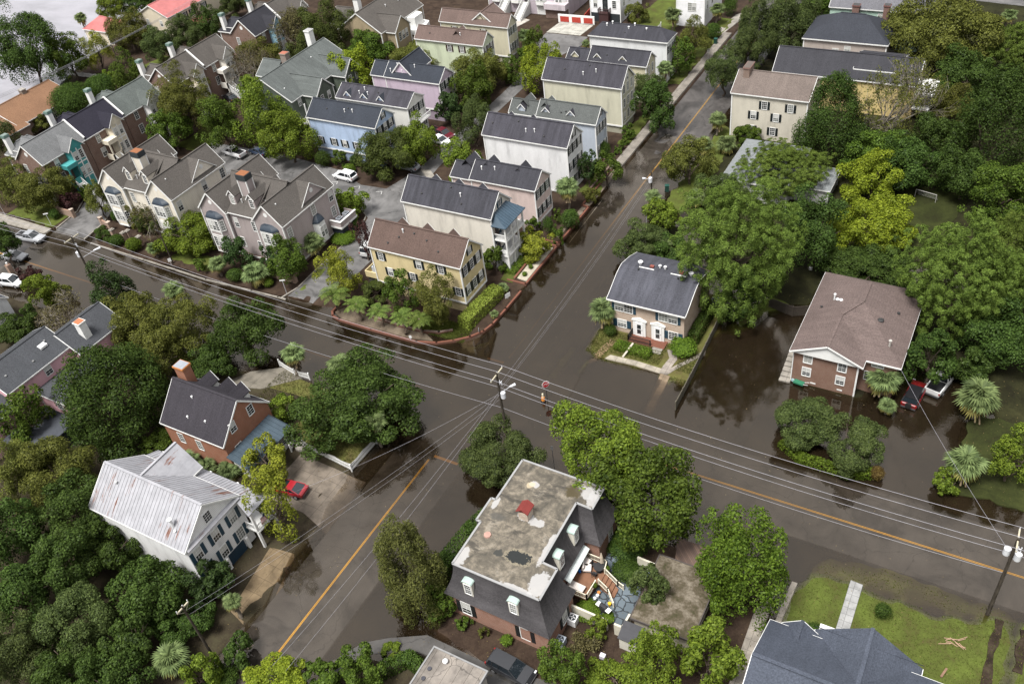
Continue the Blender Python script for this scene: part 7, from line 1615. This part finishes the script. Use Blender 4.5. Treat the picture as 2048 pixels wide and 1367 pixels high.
pole('dark utility pole with lamp north of the duplex, by the street', P4[0], P4[1], P4[2], None, cans=((-.05, -.3, 5.0),), lamp=(-1.0, -.6, 5.6), r=.13)
pole('thin dark pole leaning before the cream mansion', -60.6, 8.9, 9.6, None, r=.1)
pole('wooden pole with small arms inside the dark woods at bottom left', -5.4, -39.6, 9.0, math.pi/2, r=.13, armlen=.7)
pole('short dark pole beside the red coupe with white meter box', -9.21, -23.37, 4.4, None, r=.1)
pole('far utility pole above the trees at the top left', -129.57, 60.96, 7.4, 0.3, r=.12, armlen=.9)
def wire(label, a, b, sag=.6, r=.02, n=14, group='overhead wires'):
    m = MB(); pts = []
    for i in range(n+1): t = i/n; pts.append((a[0]+(b[0]-a[0])*t, a[1]+(b[1]-a[1])*t, a[2]+(b[2]-a[2])*t-sag*4*t*(1-t)))
    for p, q in zip(pts[:-1], pts[1:]): m.tube(p, q, r, r, 5, cap=False)
    return solo('overhead_wire', m, WIRE, label, 'wire', group)
for nm, dy, dz, rr in (('north end of the crossarms', 1.17, .1, .019), ('middle of the crossarms', .12, .1, .019), ('south end of the crossarms', -1.17, .1, .019), ('posts below the crossarms', .2, -2.3, .018)):
    A = [(-118, -4.2+dy, 13.4+dz), (P2[0], P2[1]+dy, P2[2]+dz), (P1[0], P1[1]+dy, P1[2]+dz), (P3[0], P3[1]+dy, P3[2]+dz), (104, -6+dy, 11+dz)]
    for k, sp_ in enumerate(('west of the left pole', 'left to middle pole', 'middle to right pole', 'east of the right pole')):
        wire('power line on the %s, %s' % (nm, sp_), A[k], A[k+1], .9 if k in (1, 2) else .5, rr)
wire('thin telephone line below the power lines, between left and middle pole', (P2[0], P2[1], 6.6), (P1[0], P1[1], 6.5), 1.0, .016)
wire('thin telephone line below the power lines, between middle and right pole', (P1[0], P1[1], 6.5), (P3[0], P3[1], 6.3), .9, .016)
for k, (dx, z0, z1) in enumerate(((-.25, 9.9, 6.3), (.2, 9.2, 5.9), (.3, 8.9, 5.6))): wire('wire from the middle pole north along the street, %s' % ('left one', 'centre one', 'right one')[k], (P1[0], P1[1], z0), (P4[0]+dx, P4[1], z1), .7, .008)
for k, (tx, tz) in enumerate((((5.19, -40.02), 7.5), ((6.26, -39.71), 7.0))): wire('wire from the middle pole south along the yellow road line, %s' % ('left one', 'right one')[k], (P1[0], P1[1], 9.0-k*.4), (tx[0], tx[1], tz), .6, .009)
for k, z in enumerate((8.6, 7.9)): wire('wire from the middle pole to the pole in the dark woods, %s' % ('upper', 'lower')[k], (P1[0], P1[1], z), (-5.4, -39.6, z-.4), .7, .008)
wire('service wire from the middle pole to the short pole by the red coupe', (P1[0], P1[1], 8.7), (-9.21, -23.37, 4.2), .8, .010)
wire('service wire from the right pole to the brown brick house corner', (P3[0], P3[1], 8.8), (44.6, 19.2, 4.9), .5, .013)
for k, dy in enumerate((-.7, .0, .7)): wire('far power line crossing above the orange brown roof, %s' % ('lower', 'middle', 'upper')[k], (-129.57, 60.96, 7.2+k*.1), (-133.75, 27.37, 7.0+k*.35), .3, .03); wire('far power line running up right from the far pole, %s' % ('lower', 'middle', 'upper')[k], (-129.57, 60.96, 7.2+k*.1), (-129.56, 94.48, 7.5+k*.35), .3, .03)

# ================================================================ signs
RED = plain((.42, .012, .02), .5); SIGNW = plain((.78, .78, .77), .5); POST = plain((.03, .03, .032), .6)
t = thing('stop_sign', 'red octagonal STOP sign standing in the flooded crossing', 'stop sign', (8.1, 4.3, 0), RAD(-38))
m = MB(); m.tube((0, 0, -.4), (0, 0, 2.8), .045, .045, 8); ob('post', m.mesh('post', (0, 0, 0), POST), t)
def octo(r, x0, x1): m = MB(); pts = [(r*math.cos(math.pi/8+k*math.pi/4), r*math.sin(math.pi/8+k*math.pi/4)) for k in range(8)]; i = 0; m.v = [(x0, a, b+2.45) for a, b in pts]+[(x1, a, b+2.45) for a, b in pts]; m.f = [tuple(range(8))[::-1], tuple(range(8, 16))]+[(k, (k+1) % 8, 8+(k+1) % 8, 8+k) for k in range(8)]; return m
q = ob('sign_plate', octo(.52, .05, .07).mesh('sign_plate', (0, 0, 0), SIGNW), t); ob('sign_face', octo(.465, .07, .078).mesh('sign_face', (0, 0, 0), RED), q)
def lettering(txt, size, parent, loc, rot, mat, name='lettering'):
    c = bpy.data.curves.new(name, 'FONT'); c.body = txt; c.size = size; c.align_x = 'CENTER'; c.align_y = 'CENTER'; c.extrude = .004; c.materials.append(mat)
    f = bpy.data.objects.new(name, c); C.objects.link(f); me = bpy.data.meshes.new_from_object(f.evaluated_get(bpy.context.evaluated_depsgraph_get())); bpy.data.objects.remove(f)
    o = ob(name, me, parent, loc); o.rotation_euler = rot; return o
lettering('STOP', .36, q, (.086, 0, 2.45), (math.pi/2, 0, math.pi/2), SIGNW)
t = thing('road_marker', 'small orange and cream marker standing in water at the foot of the stop sign', 'road marker', (7.9, 3.7, 0)); m = MB(); m.tube((0, 0, .25), (0, 0, .75), .24, .2, 10); ob('body', m.mesh('body', (0, 0, 0), plain((.62, .22, .03), .5)), t); m = MB(); m.tube((0, 0, .75), (0, 0, 1.3), .14, .1, 8); ob('top', m.mesh('top', (0, 0, 0), plain((.7, .62, .45), .5)), t); m = MB(); m.tube((0, 0, -.3), (0, 0, .25), .32, .28, 10); ob('base', m.mesh('base', (0, 0, 0), plain((.02, .02, .02), .7)), t)
def sign(label, x, y, h, w, hh, rz, cat='street sign', name='street_sign', face=SIGNW, two=False, oval=False):
    t = thing(name, label, cat, (x, y, max(-.3, ground_z(x, y))), RAD(rz)); m = MB(); m.tube((0, 0, -.1), (0, 0, h), .035, .03, 6); ob('post', m.mesh('post', (0, 0, 0), POST if oval or two else STEEL), t)
    m = MB()
    if oval: m.tube((.04, 0, h-.3), (.06, 0, h-.3), w/2, w/2, 18)
    else: m.box(.03, .05, -w/2, w/2, h-hh, h)
    ob('plate', m.mesh('plate', (0, 0, 0), face), t)
    if two: m = MB(); m.box(-w/2, w/2, .03, .05, h+.02, h+hh+.02); ob('cross_plate', m.mesh('cross_plate', (0, 0, 0), face), t)
sign('white street name sign on a post at the driveway mouth right of the mauve mansion', -37.32, 9.21, 2.6, .8, .22, -60)
sign('white street name sign on the lawn by the pale sidewalk at the left', -91.30, 9.76, 2.4, .8, .22, -50)
sign('small white sign at the kerb before the rounded trees of the mansions', -60.63, 8.56, 1.2, .5, .6, -40)
sign('small white square sign on the kerb wall below the feathery palms', -13.70, 7.05, 1.4, .35, .45, -60)
sign('round grey back of a sign beside the curving brick kerb', -5.79, 11.76, 1.0, .7, .7, -150, oval=True, face=plain((.4, .41, .42), .5))
sign('white yard sign between the boxed hedge and the brick kerb', -5.93, 19.71, 1.0, .9, .7, -20, name='yard_sign', cat='yard sign')
sign('tall dark street sign post north of the mansard house', 14.0, -5.4, 3.6, .3, .5, 30, face=plain((.12, .12, .12), .6), two=True)
sign('thin road sign on the grass verge near the tall cream green house', -5.54, 99.61, 2.4, .5, .7, -60)
sign('thin dark post at the water edge left of the street pole', 5.14, 42.60, 3.0, .12, .4, 20, face=POST)
sign('tall lamp post on the sidewalk at the left edge', -101.89, 8.47, 3.2, .3, .2, 30)

# ================================================================ fences, walls and gates
def picket(label, pts, h=1.0, step=.17, mat=WHITE, w=.085, zb=None):
    t = thing('picket_fence', label, 'fence', (pts[0][0], pts[0][1], 0)); m = MB(); r = MB(); pl = {}; ox, oy = pts[0]
    for a, b in zip(pts[:-1], pts[1:]):
        L = math.hypot(b[0]-a[0], b[1]-a[1]); n = int(L/step); z = max(.05, ground_z(*a)) if zb is None else zb
        for i in range(n+1):
            u = i/n; x, y = a[0]+(b[0]-a[0])*u-ox, a[1]+(b[1]-a[1])*u-oy; dx, dy = (b[0]-a[0])/L*w/2, (b[1]-a[1])/L*w/2; hh = h*(1+.06*math.cos(u*math.pi*2*max(1, round(L/2.4))))
            m.bar((x-dx, y-dy, z+.08+hh/2), (x+dx, y+dy, z+.08+hh/2), .03, hh)
        for q in (.3, .8): r.bar((a[0]-ox, a[1]-oy, z+q*h), (b[0]-ox, b[1]-oy, z+q*h), .05, .08)
        for p in (a, b): ps = MB(); ps.box(p[0]-ox-.07, p[0]-ox+.07, p[1]-oy-.07, p[1]-oy+.07, z-.2, z+h*1.22); pl[p] = ps
    ob('picket_panel', m.mesh('picket_panel', (0, 0, 0), mat), t); ob('rails', r.mesh('rails', (0, 0, 0), mat), t)
    for ps in pl.values(): ob('post', ps.mesh('post', (0, 0, 0), mat), t)
    return t
picket('white picket fence round the lawn corner by the palm with brown skirt', [(-14.9, -14.1), (-7.3, -14.8), (-7.2, -10.0)])
picket('short white picket fence from the blue porch to the gate', [(-16.6, -13.9), (-15.9, -15.3)])
picket('white picket fence at the flooded street beside the leaning fence palm', [(-27.6, -3.7), (-24.4, -4.4), (-22.0, -4.3)])
picket('white board fence along the river path at the far left', [(-148.3, 57.6), (-139, 57.4), (-129.8, 57.6)], 1.0, .3, WHITE, .2)
picket('white fence between the tall white houses at the top', [(-20.0, 106), (-20.2, 112)], 1.1, .2)
def boards(label, pts, h, mat, name='wooden_fence', zb=-.4, gap=.155):
    t = thing(name, label, 'fence', (pts[0][0], pts[0][1], 0)); m = MB(); rl = MB(); ox, oy = pts[0]; k = 0
    for a, b in zip(pts[:-1], pts[1:]):
        L = math.hypot(b[0]-a[0], b[1]-a[1]); n = int(L/gap); dx, dy = (b[0]-a[0])/L*.07, (b[1]-a[1])/L*.07
        for i in range(n):
            u = (i+.5)/n; x, y = a[0]+(b[0]-a[0])*u-ox, a[1]+(b[1]-a[1])*u-oy; k += 1; hh = h+.04*math.sin(k*2.3); m.bar((x-dx, y-dy, (zb+hh)/2), (x+dx, y+dy, (zb+hh)/2), .025, hh-zb)
        for j in range(int(L/2.4)+1): u = j*2.4/L; x, y = a[0]+(b[0]-a[0])*u-ox, a[1]+(b[1]-a[1])*u-oy; ps = MB(); ps.box(x-.06, x+.06, y-.1, y+.1, zb, h+.1); ob('post', ps.mesh('post', (0, 0, 0), mat), t)
        rl.bar((a[0]-ox, a[1]-oy, h-.05), (b[0]-ox, b[1]-oy, h-.05), .1, .06)
    ob('board_panel', m.mesh('board_panel', (0, 0, 0), mat), t); ob('rail', rl.mesh('rail', (0, 0, 0), mat), t)
boards('weathered wooden fence running into the water right of the duplex', [(22.85, 8.4), (22.75, 14.5), (22.5, 21), (22.3, 27.0)], 1.25, plain((.10, .09, .068), .9))
boards('dark leaning wooden fence behind the flooded parking area', [(27.2, 30.4), (30.4, 29.6), (32.8, 30.8)], 1.5, plain((.06, .05, .04), .9))
boards('dark wooden fence behind the tan clapboard house shrubs', [(9, 46.5), (12.5, 45.8)], 1.0, plain((.07, .06, .05), .9))
CREAM = paint((.56, .53, .43)); PIERB = brick((.36, .23, .17), (.42, .36, .3), (.28, .17, .12))
kerb([(23.2, -20.9), (27.4, -21.0)], 1.75, 'long cream garden wall beside the white air conditioner', .2, CREAM, 'garden_wall'); kerb([(28.3, -21.05), (29.0, -21.05), (29.1, -19.6)], 1.75, 'short cream garden wall piece left of the cream shed', .2, CREAM, 'garden_wall')
kerb([(27.4, -13.4), (29.4, -13.5), (29.5, -15.0)], 1.7, 'cream garden wall at the north corner of the garage', .2, CREAM, 'garden_wall')
for lb, a, b in (('tan brick gate wall with stone cap on the lawn side of the driveway', (-92.78, 12.91), (-88.89, 12.89)), ('tan brick gate wall on the mansion side of the driveway', (-81.34, 12.86), (-78.59, 12.21)), ('low brown brick wall running left from the driveway by the mauve mansion', (-43.66, 11.56), (-37.79, 11.86))):
    t = thing('gate_wall', lb, 'brick wall', (a[0], a[1], 0)); m = MB(); m.bar((0, 0, .7), (b[0]-a[0], b[1]-a[1], .7), .3, 1.4); ob('wall', m.mesh('wall', (0, 0, 0), PIERB), t)
    for p in ((0, 0), (b[0]-a[0], b[1]-a[1])): m = MB(); m.box(p[0]-.28, p[0]+.28, p[1]-.28, p[1]+.28, 0, 1.75); m.box(p[0]-.34, p[0]+.34, p[1]-.34, p[1]+.34, 1.75, 1.87); ob('pier', m.mesh('pier', (0, 0, 0), PIERB), t)
for lb, a in (('square brick pier with stone cap nearest the cluster of ball shrubs', (-75.86, 10.66)), ('square brick pier with stone cap left of the largest dome shrub', (-73.20, 10.68)), ('square brick pier with stone cap just behind the largest dome shrub', (-72.90, 11.39)), ('square brick pier with stone cap nearest the street side low palm', (-69.58, 10.74))):
    t = thing('brick_pier', lb, 'brick pier', (a[0], a[1], 0), 0, 'brick piers before the cream mansion'); m = MB(); m.box(-.3, .3, -.3, .3, 0, 1.8); ob('pier', m.mesh('pier', (0, 0, 0), PIERB), t); m = MB(); m.box(-.38, .38, -.38, .38, 1.8, 1.95); m.box(-.2, .2, -.2, .2, 1.95, 2.05); ob('pier_cap', m.mesh('pier_cap', (0, 0, 0), CONC), t)
t = thing('brick_pier', 'brick pier with round white lamp at the left edge by the purple bush', 'brick pier', (-85.55, -2.75, 0)); m = MB(); m.box(-.35, .35, -.35, .35, 0, 1.6); ob('pier', m.mesh('pier', (0, 0, 0), PIERB), t); m = MB(); m.tube((0, 0, 1.6), (0, 0, 2.0), .12, .16, 8); ob('lamp', m.mesh('lamp', (0, 0, 0), SIGNW), t)
t = thing('garden_wall', 'white garden wall with three red panels on the wet upper court', 'wall', (-43.5, 110.4, 0)); m = MB(); m.bar((0, 0, 1.1), (8.6, .3, 1.1), .2, 1.9); ob('wall', m.mesh('wall', (0, 0, 0), WHITE), t)
for x0 in (.5, 3.3, 6.1): m = MB(); m.bar((x0, -.11+.035*x0, 1.05), (x0+2.1, -.11+.035*(x0+2.1), 1.05), .06, 1.2); ob('panel', m.mesh('panel', (0, 0, 0), plain((.40, .05, .035), .6)), t)
t = thing('garden_wall', 'red fence panels beside the blue pool cover at the top', 'fence', (-37.9, 112, 0)); m = MB(); m.bar((0, 0, .9), (-.6, 6, .9), .12, 1.7); ob('panel', m.mesh('panel', (0, 0, 0), plain((.40, .05, .035), .6)), t)

# ================================================================ garden things
t = thing('timber_deck', 'raised brown timber deck with cream railings behind the mansard house', 'deck', (23, -17, 0)); TIM = plain((.19, .095, .055), .7); IV = paint((.68, .63, .5))
poly = [(22.3, -19.4), (24.6, -19.4), (24.7, -17.6), (25.0, -17.1), (25.0, -15.9), (24.7, -15.2), (22.4, -15.1)]
m = MB(); m.prism([(a-23, b+17) for a, b in poly], .85, 1.0)
ob('decking', m.mesh('decking', (0, 0, 0), TIM), t); m = MB(); m.prism([(a-23, b+17) for a, b in [(22.5, -19.2), (24.5, -19.2), (24.6, -17.6), (24.8, -17), (24.8, -15.9), (24.5, -15.4), (22.5, -15.3)]], 0, .849); ob('skirt', m.mesh('skirt', (0, 0, 0), plain((.13, .06, .035), .8)), t)
m = MB(); n = 5
for k in range(n): x0 = 2.0+.42*k; m.prism([(x0, -.35-.1*k), (x0+.42, -.45-.1*k), (x0+.42, 1.15-.28*k), (x0, 1.15-.2*k)], .05, .85-.17*k)
ob('steps', m.mesh('steps', (0, 0, 0), TIM), t); m = MB(); R_ = lambda a: (a[0]-23, a[1]+17, *a[2:])
railing(m, [R_((22.4, -15.05)), R_((24.8, -15.1)), R_((24.98, -16.0))], 1.0, .8, .15); railing(m, [R_((25.0, -15.95, .9)), R_((26.5, -16.4, .3)), R_((27.1, -16.5, .15))], 1.0, .8, .15); railing(m, [R_((22.6, -19.4)), R_((24.62, -19.4)), R_((24.72, -17.6))], 1.0, .8, .15); railing(m, [R_((24.9, -17.3, .9)), R_((26.0, -17.6, .5)), R_((27.0, -18.6, .15))], 1.0, .8, .15)
ob('railing', m.mesh('railing', (0, 0, 0), IV), t)
def armchair(label, x, y, rz, w=.8, l=.8):
    t = thing('lounge_chair', label, 'armchair', (x, y, 1.02), RAD(rz)); c = paint((.66, .6, .56)); m = MB(); m.box(-l/2, l/2, -w/2, w/2, .25, .45); ob('seat', m.mesh('seat', (0, 0, 0), c), t); m = MB(); m.bar((-l/2+.05, 0, .65), (-l/2-.1, 0, .7), w, .5); ob('backrest', m.mesh('backrest', (0, 0, 0), c), t); m = MB(); m.box(-l/2, l/2, -w/2, w/2, .18, .25)
    for a in (-1, 1):
        for b in (-1, 1): m.box(a*l*.42-.03, a*l*.42+.03, b*w*.42-.03, b*w*.42+.03, 0, .2)
    ob('frame', m.mesh('frame', (0, 0, 0), POST), t)
armchair('pale cushioned armchair on the deck, nearest the awning and north railing', 22.85, -15.75, -10); armchair('pale cushioned armchair on the deck, in front of the dark table', 23.25, -16.35, 20); armchair('long pale cushioned lounger at the south railing of the deck', 23.3, -18.7, -4, .75, 1.5)
t = thing('patio_table', 'dark round table on the deck beside the folded parasol', 'table', (24.35, -16.0, 1.02)); m = MB(); m.tube((0, 0, .68), (0, 0, .72), .52, .52, 20); ob('tabletop', m.mesh('tabletop', (0, 0, 0), POST), t); m = MB(); m.tube((0, 0, 0), (0, 0, .68), .05, .05, 8); m.tube((0, 0, 0), (0, 0, .04), .3, .28, 12); ob('leg', m.mesh('leg', (0, 0, 0), POST), t)
for lb, x, y, rz in (('black metal chair left of the deck table', 23.75, -15.75, 0), ('black metal chair in front of the deck table by the steps', 24.2, -16.75, 90)):
    t = thing('patio_chair', lb, 'chair', (x, y, 1.02), RAD(rz), 'black chairs at the deck table'); m = MB(); m.box(-.22, .22, -.22, .22, .42, .46); ob('seat', m.mesh('seat', (0, 0, 0), POST), t); m = MB(); m.box(-.24, -.2, -.22, .22, .46, .9); ob('backrest', m.mesh('backrest', (0, 0, 0), POST), t)
    for a in (-1, 1):
        for b in (-1, 1): m = MB(); m.box(a*.19-.02, a*.19+.02, b*.19-.02, b*.19+.02, 0, .42); ob('leg', m.mesh('leg', (0, 0, 0), POST), t)
t = thing('folded_parasol', 'folded beige parasol at the deck railing', 'parasol', (24.45, -15.5, 1.02)); m = MB(); m.tube((0, 0, 0), (0, 0, 2.4), .03, .03, 6); ob('pole', m.mesh('pole', (0, 0, 0), POST), t); m = MB(); m.tube((0, 0, .9), (0, 0, 1.7), .22, .17, 9); m.tube((0, 0, 1.7), (0, 0, 2.35), .17, .05, 9); ob('canopy', m.mesh('canopy', (0, 0, 0), paint((.5, .42, .33))), t)
t = thing('barbecue_grill', 'black barbecue grill with pale side shelves on the flagstones', 'grill', (26.4, -19.5, .25), RAD(-15)); m = MB(); m.box(-.35, .35, -.25, .25, .6, .95); m.tube((-.35, 0, .95), (.35, 0, .95), .24, .24, 10); ob('hood', m.mesh('hood', (0, 0, 0), POST), t); m = MB(); m.box(-.8, -.37, -.25, .25, .8, .84); m.box(.37, .8, -.25, .25, .8, .84); ob('shelf', m.mesh('shelf', (0, 0, 0), SIGNW), t); m = MB(); m.box(-.33, .33, -.22, .22, 0, .6); ob('cabinet', m.mesh('cabinet', (0, 0, 0), POST), t)
for lb, x, y, c, r, h in (('yellow watering pot under the deck steps', 26.6, -18.6, (.7, .42, .02), .18, .35), ('white bucket nearest the deck under the steps', 25.1, -18.7, (.6, .62, .64), .17, .4), ('white bucket behind its twin under the deck steps', 25.2, -18.3, (.6, .62, .64), .17, .4), ('orange flower pot under the deck', 25.15, -17.9, (.5, .2, .05), .17, .3), ('small blue bucket on the deck by the awning', 22.7, -16.9, (.02, .16, .55), .16, .3)):
    m = MB(); zz = 1.02 if y == -16.9 else .25; m.tube((x, y, zz), (x, y, zz+h), r*.8, r, 12); solo('garden_pot', m, plain(c, .5), lb, 'pot')
for lb, x, y in (('planter of bright green leaves on the deck railing by the parasol', 25.05, -15.7), ('planter of bright green leaves at the deck railing above the pots', 24.75, -17.9)): bush('brightshrub', lb, x, y, .33, .25, 1.1, 'planter', 'planter')
def ac(label, x, y, z, c, s=.42):
    t = thing('air_conditioner', label, 'air conditioner', (x, y, z), 0, 'outdoor air conditioning units'); m = MB(); m.box(-s, s, -s, s, 0, .9); ob('case', m.mesh('case', (0, 0, 0), plain(c, .5)), t); m = MB(); m.tube((0, 0, .9), (0, 0, .93), s*.82, s*.78, 18); q = ob('fan_grille', m.mesh('fan_grille', (0, 0, 0), plain((.03, .035, .04), .4)), t); m = MB()
    for k in range(4): a = k*math.pi/2; m.bar((0, 0, .945), (math.cos(a)*s*.7, math.sin(a)*s*.7, .945), .1, .012)
    ob('fan_blade', m.mesh('fan_blade', (0, 0, 0), plain(mul(c, .8), .4)), q)
ac('white air conditioner beside the long cream garden wall', 24.25, -21.7, .2, (.68, .68, .68)); ac('dark framed air conditioner at the mansard house corner', 24.2, -24.2, .2, (.28, .31, .35)); ac('air conditioner on the yellow house deck, nearer the wall', -24.95, 16.4, 2.0, (.4, .42, .45)); ac('air conditioner on the yellow house deck, outer one', -25.8, 16.6, 2.0, (.4, .42, .45)); ac('air conditioner on the mauve deck, nearer the bay', -38.4, 24.6, 2.6, (.3, .32, .35)); ac('air conditioner on the mauve deck, farther from the bay', -38.3, 26.2, 2.6, (.3, .32, .35)); ac('grey air conditioner at the rear corner of the duplex', 20.6, 28.4, .1, (.3, .32, .34))
def wheelie(label, x, y, rz=0, c=(.012, .045, .035)):
    t = thing('wheelie_bin', label, 'wheelie bin', (x, y, ground_z(x, y)), RAD(rz)); m = MB(); m.prism([(-.3, -.3), (.3, -.3), (.3, .3), (-.3, .3)], .05, 1.0); ob('body', m.mesh('body', (0, 0, 0), plain(c, .5)), t); m = MB(); m.box(-.34, .36, -.34, .34, 1.0, 1.09); ob('lid', m.mesh('lid', (0, 0, 0), plain(mul(c, 1.5), .45)), t); m = MB(); m.tube((-.28, -.32, .1), (-.28, .32, .1), .1, .1, 10); ob('wheel', m.mesh('wheel', (0, 0, 0), TYRE), t)
wheelie('green wheelie bin on the verge near the roadside bush', -6.64, 107.12); wheelie('dark green wheelie bin behind the street pole north of the duplex', 4.41, 52.71, 20); wheelie('blue wheelie bin in the yard by the golden tree', 22.41, 57.69, 10, (.015, .05, .2))
t = thing('soccer_goal', 'white soccer goal frame on the dark lawn among the right woods', 'goal', (40.54, 61.64, 0), RAD(-14)); m = MB(); m.tube((-1.5, 0, 0), (-1.5, 0, 1.5), .05, .05, 8); m.tube((1.5, 0, 0), (1.5, 0, 1.5), .05, .05, 8); m.tube((-1.5, 0, 1.5), (1.5, 0, 1.5), .05, .05, 8); ob('frame', m.mesh('frame', (0, 0, 0), plain((.32, .31, .29), .7)), t); m = MB()
for k in np.linspace(-1.5, 1.5, 13): m.bar((k, 0, 1.45), (k, 1.0, .05), .015, .015)
for k in np.linspace(0, 1, 7): m.bar((-1.5, k, 1.45-1.4*k), (1.5, k, 1.45-1.4*k), .015, .015)
ob('net', m.mesh('net', (0, 0, 0), plain((.3, .3, .28), .8)), t)
t = thing('wheelbarrow', 'green wheelbarrow upturned at the brown brick wall', 'wheelbarrow', (34.5, 17.6, .05), RAD(-8)); m = MB(); m.prism([(-.6, -.3), (.6, -.3), (.6, .3), (-.6, .3)], .2, .42); ob('tray', m.mesh('tray', (0, 0, 0), plain((.03, .15, .085), .5)), t); m = MB(); m.tube((-.75, -.06, .35), (-.75, .06, .35), .2, .2, 12); ob('wheel', m.mesh('wheel', (0, 0, 0), plain((.35, .5, .52), .6)), t); m = MB(); m.bar((.6, -.2, .4), (1.15, -.26, .6), .04, .04); m.bar((.6, .2, .4), (1.15, .26, .6), .04, .04); ob('handle', m.mesh('handle', (0, 0, 0), SIGNW), t)
t = thing('flag', 'american flag hanging from the corner porch of the rusty roofed white house', 'flag', (-9.25, -26.2, 4.6)); m = MB(); m.tube((-.1, 0, -.8), (.5, 0, .6), .025, .02, 6); ob('pole', m.mesh('pole', (0, 0, 0), SIGNW), t)
for nm, mt, pick_ in (('red_stripes', plain((.4, .02, .03), .7), 0), ('white_stripes', SIGNW, 1), ('blue_field', plain((.015, .03, .13), .7), 2)):
    m = MB(); nx, nz = 10, 13
    for i in range(nx):
        for j in range(nz):
            kind_ = 2 if (i < 4 and j < 7) else (0 if j % 2 == 0 else 1)
            if kind_ != pick_: continue
            f = lambda a, b: (.45+.06*math.sin(a*.9+b*.2)-a*.012, -.03-.055*b+.05*math.sin(a*.8), .5-.125*a-.015*b)
            m.face([f(i, j), f(i+1, j), f(i+1, j+1), f(i, j+1)])
    ob(nm, m.mesh(nm, (0, 0, 0), mt), t)
m = MB(); rr = random.Random(4)
for k in range(16):
    a = rr.uniform(-.6, .9); L = rr.uniform(.4, 1.1); x, y = 55.4+rr.uniform(-.4, .4), -9.4+rr.uniform(-.3, .3); m.bar((x, y, .2+rr.uniform(0, .2)), (x+math.cos(a)*L*rr.choice((-1, 1)), y+math.sin(a)*L, .22), .05, .035)
solo('fallen_frond', m, plain((.33, .22, .15), .9), 'tan fallen palm frond lying on the south east lawn', 'frond')
for lb, a, b, c, w, h in (('two pale planks leaning on the duplex front hedge', (13.6, 14.3, .2), (14.2, 16.3, 1.1), (.4, .36, .3), .25, .06), ('pale plank lying on the dark lawn right of the goal', (44.42, 55.84, .3), (45.09, 55.68, .3), (.5, .45, .4), .3, .1), ('brown log on the south east lawn', (55.0, -13.2, .2), (55.3, -12.2, .2), (.2, .12, .08), .18, .14)):
    m = MB(); m.bar(a, b, w, h); solo('wooden_plank', m, plain(c, .9), lb, 'plank')
m = MB(); m.tube((-15.23, -14.27, .2), (-15.23, -14.27, .45), .75, .7, 20); solo('stone_slab', m, CONC, 'round grey stone slab on the lawn at the picket fence', 'stone slab')
m = MB(); m.box(*[0, .5, 0, .4, 0, .5]); m.v = [(a+28.0, b-24.0, c+.2) for a, b, c in m.v]; i = len(m.v); solo('utility_box', m, plain((.55, .53, .58), .5), 'small pale utility box in the garden below the garden wall', 'utility box')
for lb, px in (('white bucket standing in the dark water behind the duplex', (29.96, 39.89)),): m = MB(); m.tube((px[0], px[1], -.1), (px[0], px[1], .5), .2, .26, 12); solo('white_bucket', m, SIGNW, lb, 'bucket')
# floating and stranded leaves
R0 = np.random.default_rng(12)
def litter(name, n, box, z, cols, s=.09):
    P = np.stack([R0.uniform(box[0], box[1], n), R0.uniform(box[2], box[3], n), np.full(n, z)], 1)
    keep = np.array([(-.3 < ground_z(a, b) < .0) if z < .05 else True for a, b, _ in P]); P = P[keep]; N = unit(R0.normal(size=(len(P), 3))*.15+np.array([0, 0, 1])); V, F = leaf_quads(P, N, s, .7, R0); o = ob(name, np_mesh(name, V, F, leaf(*cols))); o['kind'] = 'stuff'; return o
litter('floating_leaves', 1500, (-40, 62, -45, 45), .012, ((.10, .075, .04), (.32, .25, .14)), .11)
def litter_on(name, n, box, cols, s=.11):
    P = np.stack([R0.uniform(box[0], box[1], n), R0.uniform(box[2], box[3], n)], 1); Z = np.array([LAND2.ray_cast(Vector((a, b, 5)), Vector((0, 0, -1)))[0].z for a, b in P]); k = Z > .02; V, F = leaf_quads(np.column_stack([P[k], Z[k]+.02]), unit(R0.normal(size=(k.sum(), 3))*.3+np.array([0, 0, 1])), s, .7, R0); o = ob(name, np_mesh(name, V, F, leaf(*cols))); o['kind'] = 'stuff'
LAND2 = BVHTree.FromPolygons(TERR_V, TERR_F)
litter_on('fallen_leaves', 9000, (-20, 62, -40, 34), ((.06, .05, .02), (.22, .17, .07)))
def tufts(name, n, box, cols, s=.32):
    P = np.stack([R0.uniform(box[0], box[1], n), R0.uniform(box[2], box[3], n)], 1); Z = np.array([LAND2.ray_cast(Vector((a, b, 5)), Vector((0, 0, -1)))[0].z for a, b in P]); k = (Z > -.09) & ~((np.abs(P[:, 0]-46.6) < .62) & (P[:, 1] < -6.6)) & ~((P[:, 1] > 13.3) & (P[:, 1] < 14.5) & (P[:, 0] > 11.5) & (P[:, 0] < 23)) & ~((P[:, 0] > 18.2) & (P[:, 0] < 20.3) & (P[:, 1] < 18)); N = R0.normal(size=(k.sum(), 3)); N[:, 2] *= .25; V, F = leaf_quads(np.column_stack([P[k], Z[k]+.08]), unit(N), s, .16, R0); o = ob(name, np_mesh(name, V, F, leaf(*cols))); o['kind'] = 'stuff'
tufts('grass', 15000, (41.4, 62, -24, -3.8), ((.06, .08, .016), (.14, .17, .035)), .22)
tufts('grass', 9000, (8.6, 23, 12.4, 18.5), ((.05, .065, .014), (.14, .15, .04)))
tufts('grass', 9000, (-26.5, -7.6, -14.6, -4.4), ((.05, .06, .016), (.14, .14, .045)))
tufts('grass', 7000, (-16, -7, 9.2, 12.5), ((.05, .07, .014), (.14, .17, .035)))
